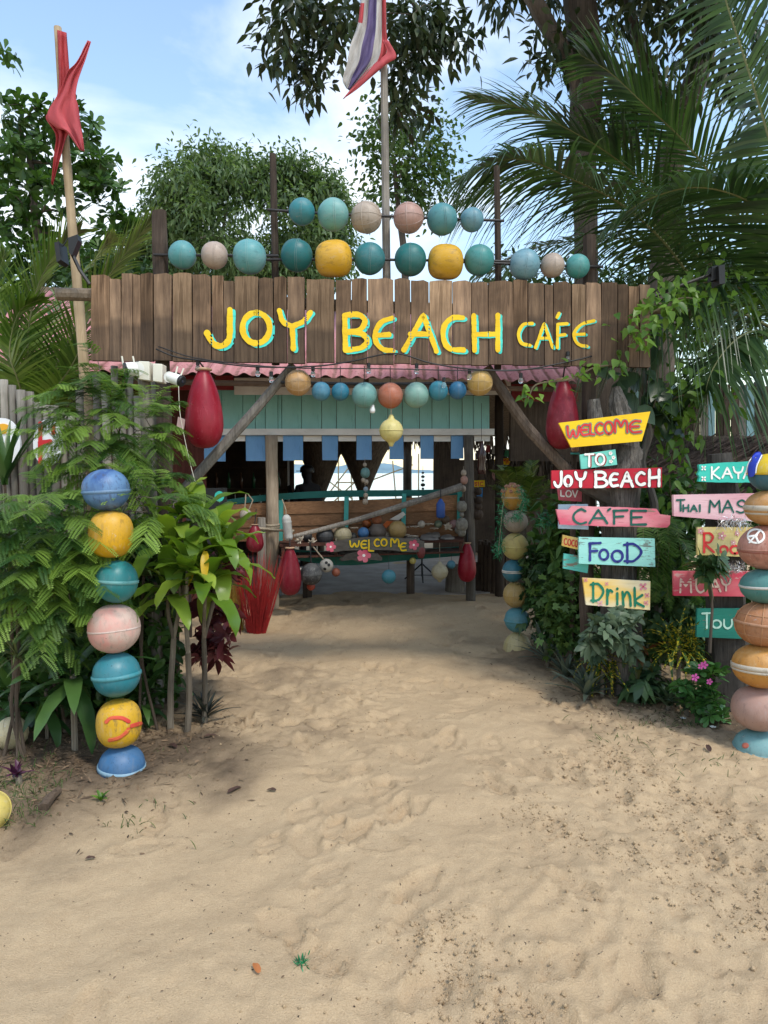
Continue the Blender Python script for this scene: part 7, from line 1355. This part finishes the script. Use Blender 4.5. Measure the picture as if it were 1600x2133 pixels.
k = 3600; X = np.concatenate([rng.normal(-1.8, .42, k), rng.normal(1.9, .42, k//2), rng.normal(.0, 1.1, k//3)]); Y = np.concatenate([rng.normal(4.0, .42, k), rng.normal(5.0, .45, k//2), rng.uniform(2, 8, k//3)]); Z = np.array([gz(a, b) for a, b in zip(X, Y)]); n_ = len(X); D = rdir(n_); D[:, 2] *= .25; cl = Cloud(); cl.add(T_LANCE, np.stack([X, Y, Z+.004], 1), D, UPZ[None]+rng.normal(0, .3, (n_, 3)), np.concatenate([np.clip(rng.lognormal(-3.45, .55, k+k//2), .012, .11), rng.uniform(.005, .016, k//3)]), np.concatenate([rng.uniform(.002, .013, k+k//2), rng.uniform(.003, .007, k//3)]))
tag(cl.build('leaf_litter', leafmat('dead_leaf', (.05, .032, .02), (.26, .17, .1), .1, .8)), 'brown dead leaf and twig litter along the plant beds', 'litter', kind='stuff')
n_ = 3000; X = np.concatenate([rng.normal(-2.0, .42, 2300), rng.normal(1.95, .35, 700)]); Y = np.concatenate([rng.normal(3.15, .35, 2300), rng.normal(4.15, .3, 700)]); Z = np.array([gz(a, b) for a, b in zip(X, Y)]); D = rng.normal(0, .55, (n_, 3)); D[:, 2] = 1; cl = Cloud(); keep = vnoise(X, Y, 3., 77) > -.05; cl.add(T_STRIP, np.stack([X, Y, Z-.005], 1)[keep], D[keep], rdir(n_)[keep], rng.uniform(.03, .1, n_)[keep], .0045, .4); tag(cl.build('grass', leafmat('grass_blade', (.04, .075, .02), (.12, .16, .05), .3, .6)), 'sparse short grass at the edges of the sand', 'grass', kind='stuff')
def fallen(label, px, py, L, W_, mat, az, el=8):
    b = onground(px, py)+Vector((0, 0, .008)); o_ = strap_leaf('fallen_leaf', b, az, L, W_, el, 30, mat, None, fold=.25, n=7, shape=.75); me = o_.data; me.transform(Matrix.Translation(-b)); o_.location = b; tag(o_, label, 'leaf', 'fallen leaves on the sand')
DL = leafmat('rust_leaf', (.36, .12, .035), (.42, .17, .06), .1, .6); DD = leafmat('dark_fallen_leaf', (.05, .025, .02), (.09, .05, .035), .1, .7)
fallen('rust orange fallen leaf near the bottom of the sand', 540, 2032, .045, .022, DL, 2.2, 20); fallen('dark dry leaf on the sand right of the left column', 475, 1655, .10, .03, DD, .9); fallen('small purple brown leaf left of the middle of the sand', 575, 1650, .05, .025, DD, 2.9); fallen('brown leaf lying on sand below the cordyline', 368, 1560, .09, .03, DD, 2.5); fallen('brown leaf on the sand near the dark rosette', 425, 1538, .08, .03, DD, .4); fallen('small brown leaf on the sand in the lower left', 178, 1793, .04, .02, DD, .3); fallen('brown leaf on sand near the right column', 1478, 1570, .06, .03, DD, 1.4, 30); fallen('dry brown leaf at the foot of the right column', 1490, 1508, .12, .06, leafmat('tan_leaf', (.14, .085, .055), (.2, .13, .09), .1, .7), .2)
b = onground(630, 2022); cl = Cloud(); d = rdir(60, .8); cl.add(T_STRIP, np.tile(np.array(b)+np.array([0, 0, .02]), (60, 1))+rng.normal(0, .006, (60, 3)), d, rdir(60), .03, .004, .1); o_ = cl.build('tinsel_tuft', TG, None, b); tag(o_, 'tiny tuft of green tinsel lying on the sand', 'tinsel')
b = onground(210, 1668); t = thing('seedling', 'small green seedling on the sand below the left column', 'plant', b)
for k in range(7): strap_leaf('leaf', b, k*2.399, .06, .02, 70-6*k, 50, L_BRIGHT, t, n=5, shape=.7)
P0 = onground(88, 1690); P1 = onground(122, 1655); mb = MB(); mb.tube([P0+Vector((0, 0, .01)), P0.lerp(P1, .5)+Vector((0, 0, .025)), P1+Vector((0, 0, .02))], [.028, .024, .017], 9, rough=.25); tag(mb.build('dead_wood', wood('rotten_wood', (.05, .035, .025), (.14, .1, .07)), origin=P0), 'rotten brown stick lying on the sand in the left corner', 'stick')
for x, y, lab in ((1485, 1518, 'white fallen blossom by the foot of the right column'), (1423, 1504, 'white fallen blossom at the edge of the right bed')):
    b = onground(x, y)+Vector((0, 0, .012)); t = thing('fallen_flower', lab, 'flower', b, 'white blossoms on the sand'); cl = Cloud(); a = np.arange(5)*1.2566; cl.add(T_OBOV, np.tile(np.array(b), (5, 1)), np.stack([np.cos(a), np.sin(a), np.full(5, .35)], 1), np.tile(UPZ, (5, 1)), .022, .016); cl.build('petals', plain('white_petal', (.75, .74, .68), .6, .08), t)
